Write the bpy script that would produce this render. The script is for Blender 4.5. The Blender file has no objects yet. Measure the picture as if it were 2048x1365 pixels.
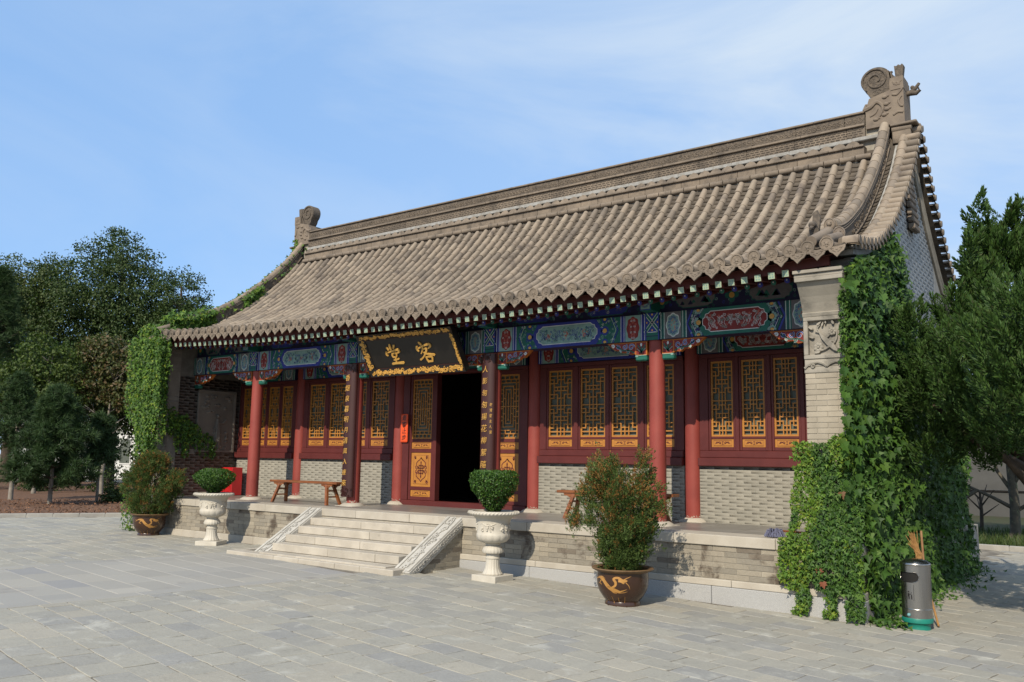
import bpy, math, random
import numpy as np
from mathutils import Vector, Matrix

# ------------------------------------------------------------------ scene, camera, light
S = bpy.context.scene
COL = S.collection
RND = random.Random(11)
NPR = np.random.RandomState(5)
PI = math.pi

def cam_axes(yaw, pitch, roll):
    f = Vector((-math.sin(yaw)*math.cos(pitch), math.cos(yaw)*math.cos(pitch), math.sin(pitch)))
    r = Vector((math.cos(yaw), math.sin(yaw), 0)); u = r.cross(f)
    return r*math.cos(roll)+u*math.sin(roll), u*math.cos(roll)-r*math.sin(roll), f
CAM = Vector((12.2208, -12.0607, 1.9730)); FPX = 1735.3/2048
cr, cu, cf = cam_axes(0.642605, 0.136691, 0.016105)
cam = bpy.data.cameras.new('camera'); camo = bpy.data.objects.new('camera', cam); COL.objects.link(camo)
cam.sensor_width = 36.0; cam.lens = 36.0*FPX; cam.clip_start = 0.1; cam.clip_end = 3000
camo.matrix_world = Matrix(((cr.x, cu.x, -cf.x, CAM.x), (cr.y, cu.y, -cf.y, CAM.y), (cr.z, cu.z, -cf.z, CAM.z), (0, 0, 0, 1)))
S.camera = camo

LDIR = Vector((-0.20, 1.0, -0.77)).normalized()          # the way the sunlight travels
SUN_EL = math.asin(-LDIR.z); SUN_AZ = math.atan2(-LDIR.x, -LDIR.y)
w = bpy.data.worlds.new('World'); S.world = w; w.use_nodes = True
nt = w.node_tree; N = nt.nodes; N.clear(); LK = nt.links.new
out = N.new('ShaderNodeOutputWorld'); bg = N.new('ShaderNodeBackground'); sky = N.new('ShaderNodeTexSky')
sky.sky_type = 'NISHITA'; sky.sun_disc = False; sky.sun_elevation = SUN_EL; sky.sun_rotation = SUN_AZ
sky.altitude = 400; sky.air_density = 1.0; sky.dust_density = 0.4; sky.ozone_density = 2.0
tc = N.new('ShaderNodeTexCoord'); mp = N.new('ShaderNodeMapping'); mp.inputs['Scale'].default_value = (0.8, 1.7, 3.6)
mp.inputs['Rotation'].default_value = (0.0, 0.25, 0.6)
no = N.new('ShaderNodeTexNoise'); no.inputs['Scale'].default_value = 1.6; no.inputs['Detail'].default_value = 8; no.inputs['Roughness'].default_value = 0.55
no.inputs['Distortion'].default_value = 0.9
LK(tc.outputs['Generated'], mp.inputs['Vector']); LK(mp.outputs['Vector'], no.inputs['Vector'])
sx = N.new('ShaderNodeSeparateXYZ'); LK(tc.outputs['Generated'], sx.inputs[0])
rp = N.new('ShaderNodeMapRange'); rp.inputs['From Min'].default_value = 0.38; rp.inputs['From Max'].default_value = 0.70
rp.inputs['To Min'].default_value = 0.0; rp.inputs['To Max'].default_value = 0.8
LK(no.outputs['Fac'], rp.inputs['Value'])
# thin high cloud thickens towards the north-east half of the sky
xr = N.new('ShaderNodeMapRange'); xr.inputs['From Min'].default_value = -0.95; xr.inputs['From Max'].default_value = -0.25
xr.inputs['To Min'].default_value = 0.16; xr.inputs['To Max'].default_value = 1.0; LK(sx.outputs['X'], xr.inputs['Value'])
ad = N.new('ShaderNodeMath'); ad.operation = 'MULTIPLY'; LK(rp.outputs[0], ad.inputs[0]); LK(xr.outputs[0], ad.inputs[1])
a2 = N.new('ShaderNodeMath'); a2.operation = 'MULTIPLY_ADD'; LK(xr.outputs[0], a2.inputs[0]); a2.inputs[1].default_value = 0.42; LK(ad.outputs[0], a2.inputs[2]); a2.use_clamp = True
mx = N.new('ShaderNodeMix'); mx.data_type = 'RGBA'; LK(a2.outputs[0], mx.inputs[0]); mh = N.new('ShaderNodeMix'); mh.data_type = 'RGBA'; mh.inputs[0].default_value = 0.62; LK(sky.outputs[0], mh.inputs[6]); mh.inputs[7].default_value = (1.75, 3.75, 7.2, 1)   # blue air
LK(mh.outputs[2], mx.inputs[6]); mx.inputs[7].default_value = (4.3, 5.15, 6.2, 1)
LK(mx.outputs[2], bg.inputs['Color']); bg.inputs['Strength'].default_value = 0.15; LK(bg.outputs[0], out.inputs[0])

sun = bpy.data.lights.new('sun', 'SUN'); sun.energy = 5.0; sun.angle = math.radians(0.53); sun.color = (1.0, 0.89, 0.72)
suno = bpy.data.objects.new('sun', sun); COL.objects.link(suno); suno.location = (6, -20, 18)
suno.rotation_euler = LDIR.to_track_quat('-Z', 'Y').to_euler()
vs = S.view_settings; S.display_settings.display_device = 'sRGB'; vs.view_transform = 'Standard'; vs.look = 'None'; vs.gamma = 1.0; vs.use_curve_mapping = False; vs.exposure = 0.0
S.cycles.use_denoising = True
S.cycles.max_bounces = 6; S.cycles.diffuse_bounces = 3; S.cycles.transparent_max_bounces = 8

# ------------------------------------------------------------------ helpers
def ground_z(x):
    return 0.10 if x < 2 else 0.10-0.021*(min(x, 16)-2)

def project(P):
    d = Vector(P)-CAM; z = d.dot(cf)
    if z < 0.1: return None
    return (0.5+FPX*d.dot(cr)/z, 0.5*1365/2048-FPX*d.dot(cu)/z, z)

def in_view(P, m=0.08):
    q = project(P)
    return q is not None and -m < q[0] < 1+m and -m < q[1] < 0.667+m

MATS = {}
def link_noise(nt, vec, scale, detail=5, rough=0.55, dist=0.0):
    n = nt.nodes.new('ShaderNodeTexNoise'); n.inputs['Scale'].default_value = scale; n.inputs['Detail'].default_value = detail
    n.inputs['Roughness'].default_value = rough; n.inputs['Distortion'].default_value = dist
    nt.links.new(vec, n.inputs['Vector']); return n.outputs['Fac']
def mathn(nt, op, a, b=None, c=None, clamp=False):
    n = nt.nodes.new('ShaderNodeMath'); n.operation = op; n.use_clamp = clamp
    for i, v in enumerate((a, b, c)):
        if v is None: continue
        if isinstance(v, (int, float)): n.inputs[i].default_value = v
        else: nt.links.new(v, n.inputs[i])
    return n.outputs[0]
def mixc(nt, fac, a, b, mode='MIX'):
    n = nt.nodes.new('ShaderNodeMix'); n.data_type = 'RGBA'; n.blend_type = mode
    for i, v in ((0, fac), (6, a), (7, b)):
        if isinstance(v, (int, float)): n.inputs[i].default_value = v
        elif isinstance(v, tuple): n.inputs[i].default_value = v if len(v) == 4 else v+(1,)
        else: nt.links.new(v, n.inputs[i])
    return n.outputs[2]
def ramp(nt, fac, a, b):
    n = nt.nodes.new('ShaderNodeMapRange'); nt.links.new(fac, n.inputs[0]); n.inputs[1].default_value = a; n.inputs[2].default_value = b
    n.interpolation_type = 'SMOOTHSTEP'
    return n.outputs[0]

def mat(name, c1, c2=None, rough=0.8, scale=5.0, fine=40.0, fine_amt=0.12, island=0.0, obj=0.0, bump=0.0, bscale=60.0,
        stain=None, stain_scale=2.0, stain_at=(0.55, 0.7), metal=0.0, spec=0.35, palette=None, stretch=None, translucent=0.0, coat=0.0, grime=None):
    """one procedural surface: two base tones mixed by noise, fine grain, piece-to-piece variation, stains, relief"""
    if name in MATS: return MATS[name]
    m = bpy.data.materials.new(name); m.use_nodes = True; nt = m.node_tree; nt.nodes.clear()
    o = nt.nodes.new('ShaderNodeOutputMaterial'); b = nt.nodes.new('ShaderNodeBsdfPrincipled')
    g = nt.nodes.new('ShaderNodeNewGeometry'); vec = g.outputs['Position']
    oi = nt.nodes.new('ShaderNodeObjectInfo')
    if stretch:
        mpn = nt.nodes.new('ShaderNodeMapping'); mpn.inputs['Scale'].default_value = stretch; nt.links.new(vec, mpn.inputs[0]); vec = mpn.outputs[0]
    if c2 is None: c2 = tuple(v*0.78 for v in c1)
    f = ramp(nt, link_noise(nt, vec, scale), 0.3, 0.7)
    col = mixc(nt, f, c1+(1,), c2+(1,))
    if palette or island or obj:
        r = mathn(nt, 'FRACT', mathn(nt, 'ADD', mathn(nt, 'MULTIPLY', g.outputs['Random Per Island'], 7.31), mathn(nt, 'MULTIPLY', oi.outputs['Random'], 5.77)))
        if palette:
            cr_ = nt.nodes.new('ShaderNodeValToRGB'); cr_.color_ramp.interpolation = 'CONSTANT'
            el = cr_.color_ramp.elements
            while len(el) < len(palette): el.new(0.5)
            acc = 0
            for e, (wgt, c) in zip(el, palette): e.position = acc; e.color = c+(1,); acc += wgt
            nt.links.new(r, cr_.inputs[0]); col = mixc(nt, 0.75, col, cr_.outputs[0])
        amt = max(island, obj)
        if amt:
            r2 = mathn(nt, 'FRACT', mathn(nt, 'MULTIPLY', r, 13.7))
            k = mathn(nt, 'MULTIPLY_ADD', r2, 2*amt, 1-amt)
            h = nt.nodes.new('ShaderNodeHueSaturation'); nt.links.new(k, h.inputs['Value']); nt.links.new(col, h.inputs['Color']); col = h.outputs[0]
    if fine_amt:
        k = mathn(nt, 'MULTIPLY_ADD', link_noise(nt, vec, fine, 3), 2*fine_amt, 1-fine_amt)
        h = nt.nodes.new('ShaderNodeHueSaturation'); nt.links.new(k, h.inputs['Value']); nt.links.new(col, h.inputs['Color']); col = h.outputs[0]
    if stain:
        sf = ramp(nt, link_noise(nt, g.outputs['Position'], stain_scale, 6, 0.62, 0.4), *stain_at)
        col = mixc(nt, sf, col, stain+(1,))
    if grime:
        sf = ramp(nt, link_noise(nt, g.outputs['Position'], stain_scale*3.1, 7, 0.66, 0.6), .56, .74); col = mixc(nt, mathn(nt, 'MULTIPLY', sf, .7), col, grime+(1,))
    nt.links.new(col, b.inputs['Base Color'])
    b.inputs['Roughness'].default_value = rough; b.inputs['Metallic'].default_value = metal; b.inputs['Specular IOR Level'].default_value = spec
    if coat: b.inputs['Coat Weight'].default_value = coat; b.inputs['Coat Roughness'].default_value = 0.15
    if bump:
        bn = nt.nodes.new('ShaderNodeBump'); bn.inputs['Strength'].default_value = min(1.0, bump); bn.inputs['Distance'].default_value = 0.007
        nt.links.new(link_noise(nt, vec, bscale, 4, 0.6), bn.inputs['Height']); nt.links.new(bn.outputs[0], b.inputs['Normal'])
    if translucent:
        t = nt.nodes.new('ShaderNodeBsdfTranslucent'); nt.links.new(mixc(nt, 1.0, col, (1.0, 1.25, 0.5, 1), 'MULTIPLY'), t.inputs[0])
        ms = nt.nodes.new('ShaderNodeMixShader'); ms.inputs[0].default_value = translucent
        nt.links.new(b.outputs[0], ms.inputs[1]); nt.links.new(t.outputs[0], ms.inputs[2]); nt.links.new(ms.outputs[0], o.inputs[0])
    else: nt.links.new(b.outputs[0], o.inputs[0])
    MATS[name] = m; return m

def smooth_path(pts, m=5):
    P = [Vector(p) for p in pts]; o = []; k = len(P)
    for i in range(k-1):
        p0, p1, p2, p3 = P[max(i-1, 0)], P[i], P[i+1], P[min(i+2, k-1)]
        for j in range(m):
            t = j/m; o.append(.5*(2*p1+(p2-p0)*t+(2*p0-5*p1+4*p2-p3)*t*t+(3*p1-p0-3*p2+p3)*t**3))
    return o+[P[-1]]
def smooth_rad(r, m=5):
    return [r[i]+(r[i+1]-r[i])*j/m for i in range(len(r)-1) for j in range(m)]+[r[-1]]

class MB:
    """collects polygons; build() links them as one mesh object"""
    def __init__(s): s.v = []; s.f = []; s.m = []; s.s = []
    def add(s, verts, faces, mi=0, smooth=False):
        n = len(s.v); s.v.extend([tuple(v) for v in verts])
        for f in faces: s.f.append(tuple(i+n for i in f)); s.m.append(mi); s.s.append(smooth)
    def box(s, x0, x1, y0, y1, z0, z1, mi=0, ch=0.0, M=None):
        if ch <= 0:
            v = [(x, y, z) for z in (z0, z1) for y in (y0, y1) for x in (x0, x1)]
            f = [(0, 2, 3, 1), (4, 5, 7, 6), (0, 1, 5, 4), (2, 6, 7, 3), (0, 4, 6, 2), (1, 3, 7, 5)]
        else:
            c = ch; v = []; idx = {}
            for a, (X, dx) in enumerate(((x0, 1), (x1, -1))):
                for b, (Y, dy) in enumerate(((y0, 1), (y1, -1))):
                    for d, (Z, dz) in enumerate(((z0, 1), (z1, -1))):
                        idx[a, b, d, 0] = len(v); v.append((X, Y+dy*c, Z+dz*c))
                        idx[a, b, d, 1] = len(v); v.append((X+dx*c, Y, Z+dz*c))
                        idx[a, b, d, 2] = len(v); v.append((X+dx*c, Y+dy*c, Z))
            f = []
            I = lambda a, b, d, k: idx[a, b, d, k]
            f += [(I(0,0,0,0), I(0,0,1,0), I(0,1,1,0), I(0,1,0,0)), (I(1,0,0,0), I(1,1,0,0), I(1,1,1,0), I(1,0,1,0))]
            f += [(I(0,0,0,1), I(1,0,0,1), I(1,0,1,1), I(0,0,1,1)), (I(0,1,0,1), I(0,1,1,1), I(1,1,1,1), I(1,1,0,1))]
            f += [(I(0,0,0,2), I(0,1,0,2), I(1,1,0,2), I(1,0,0,2)), (I(0,0,1,2), I(1,0,1,2), I(1,1,1,2), I(0,1,1,2))]
            for b in (0, 1):
                for d in (0, 1): f.append((I(0,b,d,1), I(1,b,d,1), I(1,b,d,2), I(0,b,d,2)))
            for a in (0, 1):
                for d in (0, 1): f.append((I(a,0,d,0), I(a,1,d,0), I(a,1,d,2), I(a,0,d,2)))
                for b in (0, 1): f.append((I(a,b,0,0), I(a,b,1,0), I(a,b,1,1), I(a,b,0,1)))
            for a in (0, 1):
                for b in (0, 1):
                    for d in (0, 1): f.append((I(a,b,d,0), I(a,b,d,1), I(a,b,d,2)))
        if M is not None: v = [M @ Vector(p) for p in v]
        s.add(v, f, mi)
    def tube(s, path, rad, n=8, mi=0, caps=True, smooth=True):
        path = [Vector(p) for p in path]; k = len(path)
        if not isinstance(rad, (list, tuple)): rad = [rad]*k
        v = []; up = Vector((0.13, 0.21, 0.97))
        for i, p in enumerate(path):
            t = (path[min(i+1, k-1)]-path[max(i-1, 0)]).normalized()
            a = t.cross(up)
            if a.length < 0.05: a = t.cross(Vector((1, 0, 0)))
            a.normalize(); b = t.cross(a).normalized()
            for j in range(n):
                th = 2*PI*j/n; v.append(p+(a*math.cos(th)+b*math.sin(th))*rad[i])
        f = [(i*n+j, i*n+(j+1) % n, (i+1)*n+(j+1) % n, (i+1)*n+j) for i in range(k-1) for j in range(n)]
        s.add(v, f, mi, smooth)
        if caps: s.add(v[:n], [tuple(range(n))], mi); s.add(v[-n:], [tuple(reversed(range(n)))], mi)
    def lathe(s, prof, n=32, c=(0, 0, 0), mi=0, mod=None, smooth=True, close=True):
        v = []
        for (r, z) in prof:
            for j in range(n):
                th = 2*PI*j/n; rr = r*(mod(th, z) if mod else 1.0)
                v.append((c[0]+rr*math.cos(th), c[1]+rr*math.sin(th), c[2]+z))
        k = len(prof)
        f = [(i*n+j, i*n+(j+1) % n, (i+1)*n+(j+1) % n, (i+1)*n+j) for i in range(k-1) for j in range(n)]
        s.add(v, f, mi, smooth)
        if close: s.add(v[:n], [tuple(reversed(range(n)))], mi); s.add(v[-n:], [tuple(range(n))], mi)
    def prism(s, poly, O, U, V, depth, mi=0, back=True):
        """polygon in the U,V plane at O, pushed back by depth against the U x V side"""
        O = Vector(O); U = Vector(U); V = Vector(V); Nn = U.cross(V).normalized(); n = len(poly)
        a = [O+U*p[0]+V*p[1] for p in poly]; b = [q-Nn*depth for q in a]
        area = sum(poly[i][0]*poly[(i+1) % n][1]-poly[(i+1) % n][0]*poly[i][1] for i in range(n))
        fr = tuple(range(n)); rev = tuple(reversed(range(n)))
        if area < 0: fr, rev = rev, fr
        s.add(a+b, [fr]+([tuple(i+n for i in rev)] if back else []), mi)
        sd = [(i, i+n, (i+1) % n+n, (i+1) % n) for i in range(n)]
        if area < 0: sd = [tuple(reversed(q)) for q in sd]
        s.add(a+b, sd, mi)
    def ball(s, c, r, mi=0, n=8, k=5, sc=(1, 1, 1)):
        v = []; f = []
        for i in range(k+1):
            ph = PI*i/k
            for j in range(n):
                th = 2*PI*j/n; v.append((c[0]+r*sc[0]*math.sin(ph)*math.cos(th), c[1]+r*sc[1]*math.sin(ph)*math.sin(th), c[2]+r*sc[2]*math.cos(ph)))
        for i in range(k):
            for j in range(n): f.append((i*n+j, (i+1)*n+j, (i+1)*n+(j+1) % n, i*n+(j+1) % n))
        s.add(v, f, mi, True)
    def mesh(s, name, mats, off=Vector((0, 0, 0))):
        me = bpy.data.meshes.new(name)
        va = np.array(s.v, dtype=np.float64)-np.array(off)
        me.from_pydata(va.tolist(), [], s.f)
        for m in (mats if isinstance(mats, (list, tuple)) else [mats]): me.materials.append(m)
        me.polygons.foreach_set('material_index', s.m)
        if any(s.s):
            me.polygons.foreach_set('use_smooth', s.s); me.update()
            me.set_sharp_from_angle(angle=math.radians(48))
        me.update(); return me
    def build(s, name, mats, parent=None):
        off = WORLD[parent.name] if parent is not None else Vector((0, 0, 0))
        return link(name, s.mesh(name, mats, off), parent)

WORLD = {}; WMAT = {}
def link(name, me, parent=None, M=None):
    """link mesh data as an object; M is a world matrix for pieces that share mesh data"""
    o = bpy.data.objects.new(name, me); COL.objects.link(o)
    if parent is not None:
        o.parent = parent; base = WORLD[parent.name]
        if M is not None: o.matrix_basis = WMAT.get(parent.name, Matrix.Translation(base)).inverted() @ M; WORLD[o.name] = M.to_translation(); WMAT[o.name] = M.copy()
        else: WORLD[o.name] = base.copy()
    else:
        if M is not None: o.matrix_basis = M
        WORLD[o.name] = o.matrix_basis.to_translation()
    return o
def tag(o, label=None, cat=None, group=None, kind=None):
    if label: o['label'] = label
    if cat: o['category'] = cat
    if group: o['group'] = group
    if kind: o['kind'] = kind
    return o
def thing(name, loc, label, cat, group=None):
    o = bpy.data.objects.new(name, None); COL.objects.link(o); o.location = loc; o.empty_display_size = 0.2
    WORLD[o.name] = Vector(loc); return tag(o, label, cat, group)
def copy_tree(o, parent=None):
    c = o.copy(); COL.objects.link(c)
    if parent is not None: c.parent = parent
    for ch in o.children: copy_tree(ch, c)
    return c
def np_mesh(name, V, F, mats, mi=None, smooth=False):
    """V (n,3), F (m,k) constant face size"""
    me = bpy.data.meshes.new(name); n, (m, k) = len(V), F.shape
    me.vertices.add(n); me.vertices.foreach_set('co', V.astype(np.float32).ravel())
    me.loops.add(m*k); me.loops.foreach_set('vertex_index', F.astype(np.int32).ravel())
    me.polygons.add(m); me.polygons.foreach_set('loop_start', np.arange(0, m*k, k, dtype=np.int32))
    for q in (mats if isinstance(mats, (list, tuple)) else [mats]): me.materials.append(q)
    if mi is not None: me.polygons.foreach_set('material_index', mi.astype(np.int32))
    if smooth: me.polygons.foreach_set('use_smooth', np.ones(m, dtype=bool))
    me.update(calc_edges=True); me.validate(); return me
def stack(me_v, faces, Ms):
    """many copies of one small shape as numpy arrays"""
    V0 = np.array(me_v); F0 = np.array(faces); A = np.array([[list(r) for r in M] for M in Ms])
    P = np.einsum('nij,kj->nki', A[:, :3, :3], V0)+A[:, None, :3, 3]
    F = (F0[None]+(np.arange(len(Ms))*len(V0))[:, None, None]).reshape(-1, F0.shape[1])
    return P.reshape(-1, 3), F
def frame(o, x, y, z):
    return Matrix(((x[0], y[0], z[0], o[0]), (x[1], y[1], z[1], o[1]), (x[2], y[2], z[2], o[2]), (0, 0, 0, 1)))
def text_mesh(body, depth=0.004, offset=0.0, shear=0.0):
    """a word as a flat solid, centred on its own middle, in the xy plane"""
    c = bpy.data.curves.new('word', 'FONT'); c.body = body; c.extrude = depth; c.offset = offset; c.shear = shear; c.resolution_u = 3
    c.align_x = 'CENTER'; c.align_y = 'CENTER'
    o = bpy.data.objects.new('word', c); COL.objects.link(o)
    me = bpy.data.meshes.new_from_object(o.evaluated_get(bpy.context.evaluated_depsgraph_get()))
    bpy.data.objects.remove(o); return me
def place_text(name, body, parent, mats, O, U, V, size, depth=0.004, offset=0.01, shear=0.0):
    me = text_mesh(body, depth/size, offset, shear); U = Vector(U).normalized(); V = Vector(V).normalized(); Nn = U.cross(V)
    co = np.empty(len(me.vertices)*3); me.vertices.foreach_get('co', co); co = co.reshape(-1, 3)
    if len(co): co[:, :2] -= (co[:, :2].min(0)+co[:, :2].max(0))/2
    R = np.array([list(U), list(V), list(Nn)]).T
    P = (co*size) @ R.T+np.array(Vector(O)-WORLD[parent.name])
    me.vertices.foreach_set('co', P.ravel()); me.materials.clear(); me.materials.append(mats); me.update()
    return link(name, me, parent)
# ------------------------------------------------------------------ materials
m_tile = mat('roof_tile_clay', (.25, .212, .170), (.20, .17, .138), .9, 3.0, 30, .18, island=.10, obj=.10, bump=.25, bscale=45,
             palette=[(.55, (.262, .212, .162)), (.2, (.222, .183, .143)), (.11, (.165, .137, .11)), (.14, (.285, .235, .18))], stain=(.115, .095, .08), stain_at=(.52, .72), stain_scale=1.6, grime=(.10, .085, .07))
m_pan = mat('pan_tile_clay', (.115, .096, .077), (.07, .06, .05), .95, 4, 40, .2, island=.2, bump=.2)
m_ridge = mat('ridge_clay', (.225, .182, .14), (.16, .132, .105), .92, 3.5, 35, .18, obj=.12, island=.1, bump=.5, bscale=38, stain=(.095, .08, .066), stain_at=(.5, .7), stain_scale=2.6, grime=(.085, .072, .06))
m_carve = mat('carved_dark_clay', (.14, .115, .09), (.075, .064, .055), .95, 22, 70, .25, bump=1.0, bscale=30)
m_ornament = mat('ornament_clay', (.215, .175, .135), (.16, .13, .105), .92, 5, 40, .15, bump=.3, bscale=50, stain=(.10, .085, .07), stain_at=(.58, .75))
m_mortar = mat('pale_lime_mortar', (.33, .33, .32), (.24, .23, .21), .95, 8, 60, .2, bump=.3)
m_brick = mat('grey_brick', (.30, .265, .205), (.22, .195, .155), .92, 3.0, 45, .22, island=.09, obj=.09, bump=.6, bscale=70,
              palette=[(.52, (.275, .245, .195)), (.22, (.225, .205, .17)), (.08, (.135, .112, .09)), (.18, (.32, .285, .225))], stain=(.085, .066, .050), stain_scale=2.4, stain_at=(.52, .66))
m_brick_clean = mat('pale_grey_brick', (.285, .27, .23), (.235, .225, .192), .92, 4, 50, .12, island=.06, obj=.06, bump=.3, bscale=60, stain=(.17, .16, .14), stain_scale=3.2, stain_at=(.6, .76))
m_brick_dark = mat('dark_grey_brick', (.20, .18, .15), (.15, .135, .115), .95, 3, 60, .15, island=.12, obj=.1, bump=.3, bscale=90)  # darker brick tone for the left pier and inner wall
m_joint = mat('brick_joint', (.36, .335, .285), (.25, .225, .185), .95, 6, 60, .15, bump=.3)
m_gable = mat('gable_grey_brick', (.45, .44, .415), (.40, .39, .365), .93, 3, 60, .07, island=.05, obj=.05, bump=.15)
m_joint_fine = mat('fine_joint', (.33, .315, .27), (.25, .24, .205), .95, 6, 60, .12)
m_gable_joint = mat('gable_joint', (.34, .335, .315), None, .95, 6, 60, .15)
m_pier = mat('pier_sand_brick', (.35, .31, .245), (.29, .255, .20), .9, 4, 70, .1, obj=.09, island=.09, bump=.25, bscale=90, stain=(.17, .15, .12), stain_scale=4, stain_at=(.62, .8))
m_pier_grey = mat('pier_carved_stone', (.31, .285, .24), (.24, .22, .185), .9, 3, 60, .12, bump=.3, bscale=60, stain=(.15, .14, .12), stain_at=(.52, .7), stain_scale=3)
m_kerbstone = mat('pale_limestone', (.43, .395, .335), (.36, .325, .27), .8, 2.5, 90, .10, obj=.06, island=.06, bump=.15, bscale=110, stain=(.30, .26, .21), stain_scale=4, stain_at=(.6, .8))
m_step = mat('step_stone', (.44, .40, .335), (.36, .325, .27), .78, 3, 90, .1, obj=.07, island=.07, bump=.15, bscale=110, stain=(.26, .23, .19), stain_scale=5, stain_at=(.6, .8))
m_cheek = mat('carved_limestone', (.44, .425, .39), (.36, .345, .31), .8, 5, 90, .1, bump=.2, stain=(.2, .19, .17), stain_scale=6, stain_at=(.58, .75))
m_granite = mat('speckled_granite', (.44, .44, .43), (.24, .24, .24), .75, 130, 260, .3, bump=.2, bscale=150)
m_joint_dark = mat('dark_joint', (.15, .14, .12), (.11, .10, .085), .95, 6, 60, .15, bump=.3)  # darker joint tone that goes with the left wall's brick
m_floor = mat('polished_floor_stone', (.22, .21, .195), (.17, .16, .15), .35, 2, 60, .12, island=.12, obj=.12, spec=.5)
m_red = mat('red_column_paint', (.265, .053, .041), (.22, .042, .033), .55, 2.2, 50, .06, spec=.35, bump=.05, bscale=60)
m_maroon = mat('maroon_wood_paint', (.105, .021, .019), (.085, .016, .015), .55, 3, 60, .1, bump=.1, bscale=70, stain=(.22, .13, .11), stain_scale=9, stain_at=(.74, .84))
m_eave = mat('eave_red_paint', (.095, .020, .015), (.065, .016, .012), .65, 3, 60, .1)
m_gold = mat('ochre_lattice_paint', (.42, .185, .036), (.36, .15, .03), .5, 5, 60, .06)
m_paper = mat('window_glass', (.105, .115, .09), (.085, .095, .075), .5, 2, 40, .05, spec=.3)
m_ink = mat('black_lacquer', (.012, .010, .009), None, .35, 4, 60, .05, spec=.45)
m_goldleaf = mat('gold_leaf', (.62, .36, .085), (.50, .27, .055), .42, 9, 60, .1, spec=.5, bump=.1)
m_lacquer = mat('brown_lacquer_board', (.045, .012, .009), (.036, .009, .007), .42, 3, 60, .05, spec=.5)
m_orange = mat('orange_sign_paint', (.80, .10, .025), None, .5, 4, 60, .03)
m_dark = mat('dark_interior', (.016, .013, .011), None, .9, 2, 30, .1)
m_wood = mat('bench_wood', (.24, .085, .028), (.15, .05, .017), .4, 3, 40, .12, spec=.5, stretch=(1.2, 9, 9), obj=.06)
PB = mat('paint_blue', (.022, .035, .24), None, .6, 6, 60, .12)
PG = mat('paint_green', (.012, .115, .085), None, .6, 6, 60, .12)
PT = mat('paint_pale_teal', (.20, .33, .30), None, .6, 6, 60, .1)
PW = mat('paint_white', (.58, .60, .60), None, .6, 6, 60, .08)
PY = mat('paint_gold', (.55, .30, .07), None, .55, 6, 60, .08)
PR = mat('paint_dark_red', (.19, .018, .016), None, .6, 6, 60, .12)
PO = mat('paint_orange', (.42, .13, .02), None, .55, 6, 60, .1)
PN = mat('paint_navy', (.012, .012, .055), None, .6, 6, 60, .15)
PK = mat('paint_pink', (.50, .14, .10), None, .6, 6, 60, .1)
PV = mat('paint_violet_grey', (.14, .13, .135), (.10, .095, .10), .7, 6, 60, .2)
PAINT = [PB, PG, PT, PW, PY, PR, PO, PN, PK, PV]
BLUE, GREEN, TEAL, WHITE, GOLD, RED, ORANGE, NAVY, PINK, VIOL = range(10)

# ------------------------------------------------------------------ ground and paving
m_ground = mat('paving_bed', (.27, .245, .20), (.12, .105, .085), .95, 3, 40, .2, bump=.3)
m_pave = mat('courtyard_brick', (.345, .335, .29), (.245, .242, .225), .88, 3.4, 34, .13, obj=.05, island=.05, bump=.6, bscale=24,
             palette=[(.5, (.305, .29, .245)), (.2, (.275, .265, .235)), (.2, (.33, .305, .25)), (.1, (.25, .245, .23))], stain=(.39, .38, .335), stain_scale=2.6, stain_at=(.55, .72), grime=(.18, .168, .145))
m_path = mat('path_slab_stone', (.33, .325, .305), (.29, .285, .27), .8, 1.3, 80, .07, obj=.07, island=.07, bump=.1, bscale=80,
             palette=[(.66, (.315, .30, .265)), (.2, (.285, .275, .25)), (.08, (.345, .325, .28)), (.06, (.265, .26, .255))], stain=(.235, .22, .205), stain_scale=.9, stain_at=(.58, .72))

def ground_sheet():
    xs = sorted(set([-900, -400, -150, -60, -30, 2, 16, 40, 150, 500, 900])); ys = [-900, -300, -100, -40, -15, 0, 15, 40, 150, 500, 1500]
    b = MB(); v = [(x, y, ground_z(x)-.03) for y in ys for x in xs]; n = len(xs)
    b.add(v, [(j*n+i, j*n+i+1, (j+1)*n+i+1, (j+1)*n+i) for j in range(len(ys)-1) for i in range(n-1)])
    return tag(b.build('ground', m_ground), kind='structure')
ground_sheet()
ROT = math.radians(-9.0); RC, RS = math.cos(ROT), math.sin(ROT)
PIV = (0.0, -1.6)
def to_world(u, v): return (PIV[0]+u*RC-v*RS, PIV[1]+u*RS+v*RC)
PATH_U = (-2.45, 1.70)
def slab_shape(lx, ly, h, c, jit):
    b = MB(); q = []
    x, y = lx/2, ly/2
    base = [(-x, -y), (x, -y), (x, y), (-x, y)]
    # worn, slightly uneven outline with two extra points per long side
    pts = []
    for i in range(4):
        a, d = base[i], base[(i+1) % 4]
        pts.append((a[0]+RND.uniform(-jit, jit), a[1]+RND.uniform(-jit, jit)))
        for t in ((.35, .7) if i % 2 == 0 else (.5,)): pts.append((a[0]+(d[0]-a[0])*t+RND.uniform(-jit, jit)*.7, a[1]+(d[1]-a[1])*t+RND.uniform(-jit, jit)*.7))
    n = len(pts); k = 1-c*2/min(lx, ly)
    v = [(p[0], p[1], -.04) for p in pts]+[(p[0], p[1], h-c) for p in pts]+[(p[0]*k, p[1]*k, h) for p in pts]
    f = [(i, (i+1) % n, n+(i+1) % n, n+i) for i in range(n)]+[(n+i, n+(i+1) % n, 2*n+(i+1) % n, 2*n+i) for i in range(n)]
    b.add(v, f+[tuple(range(2*n, 3*n))]); return b
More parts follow.
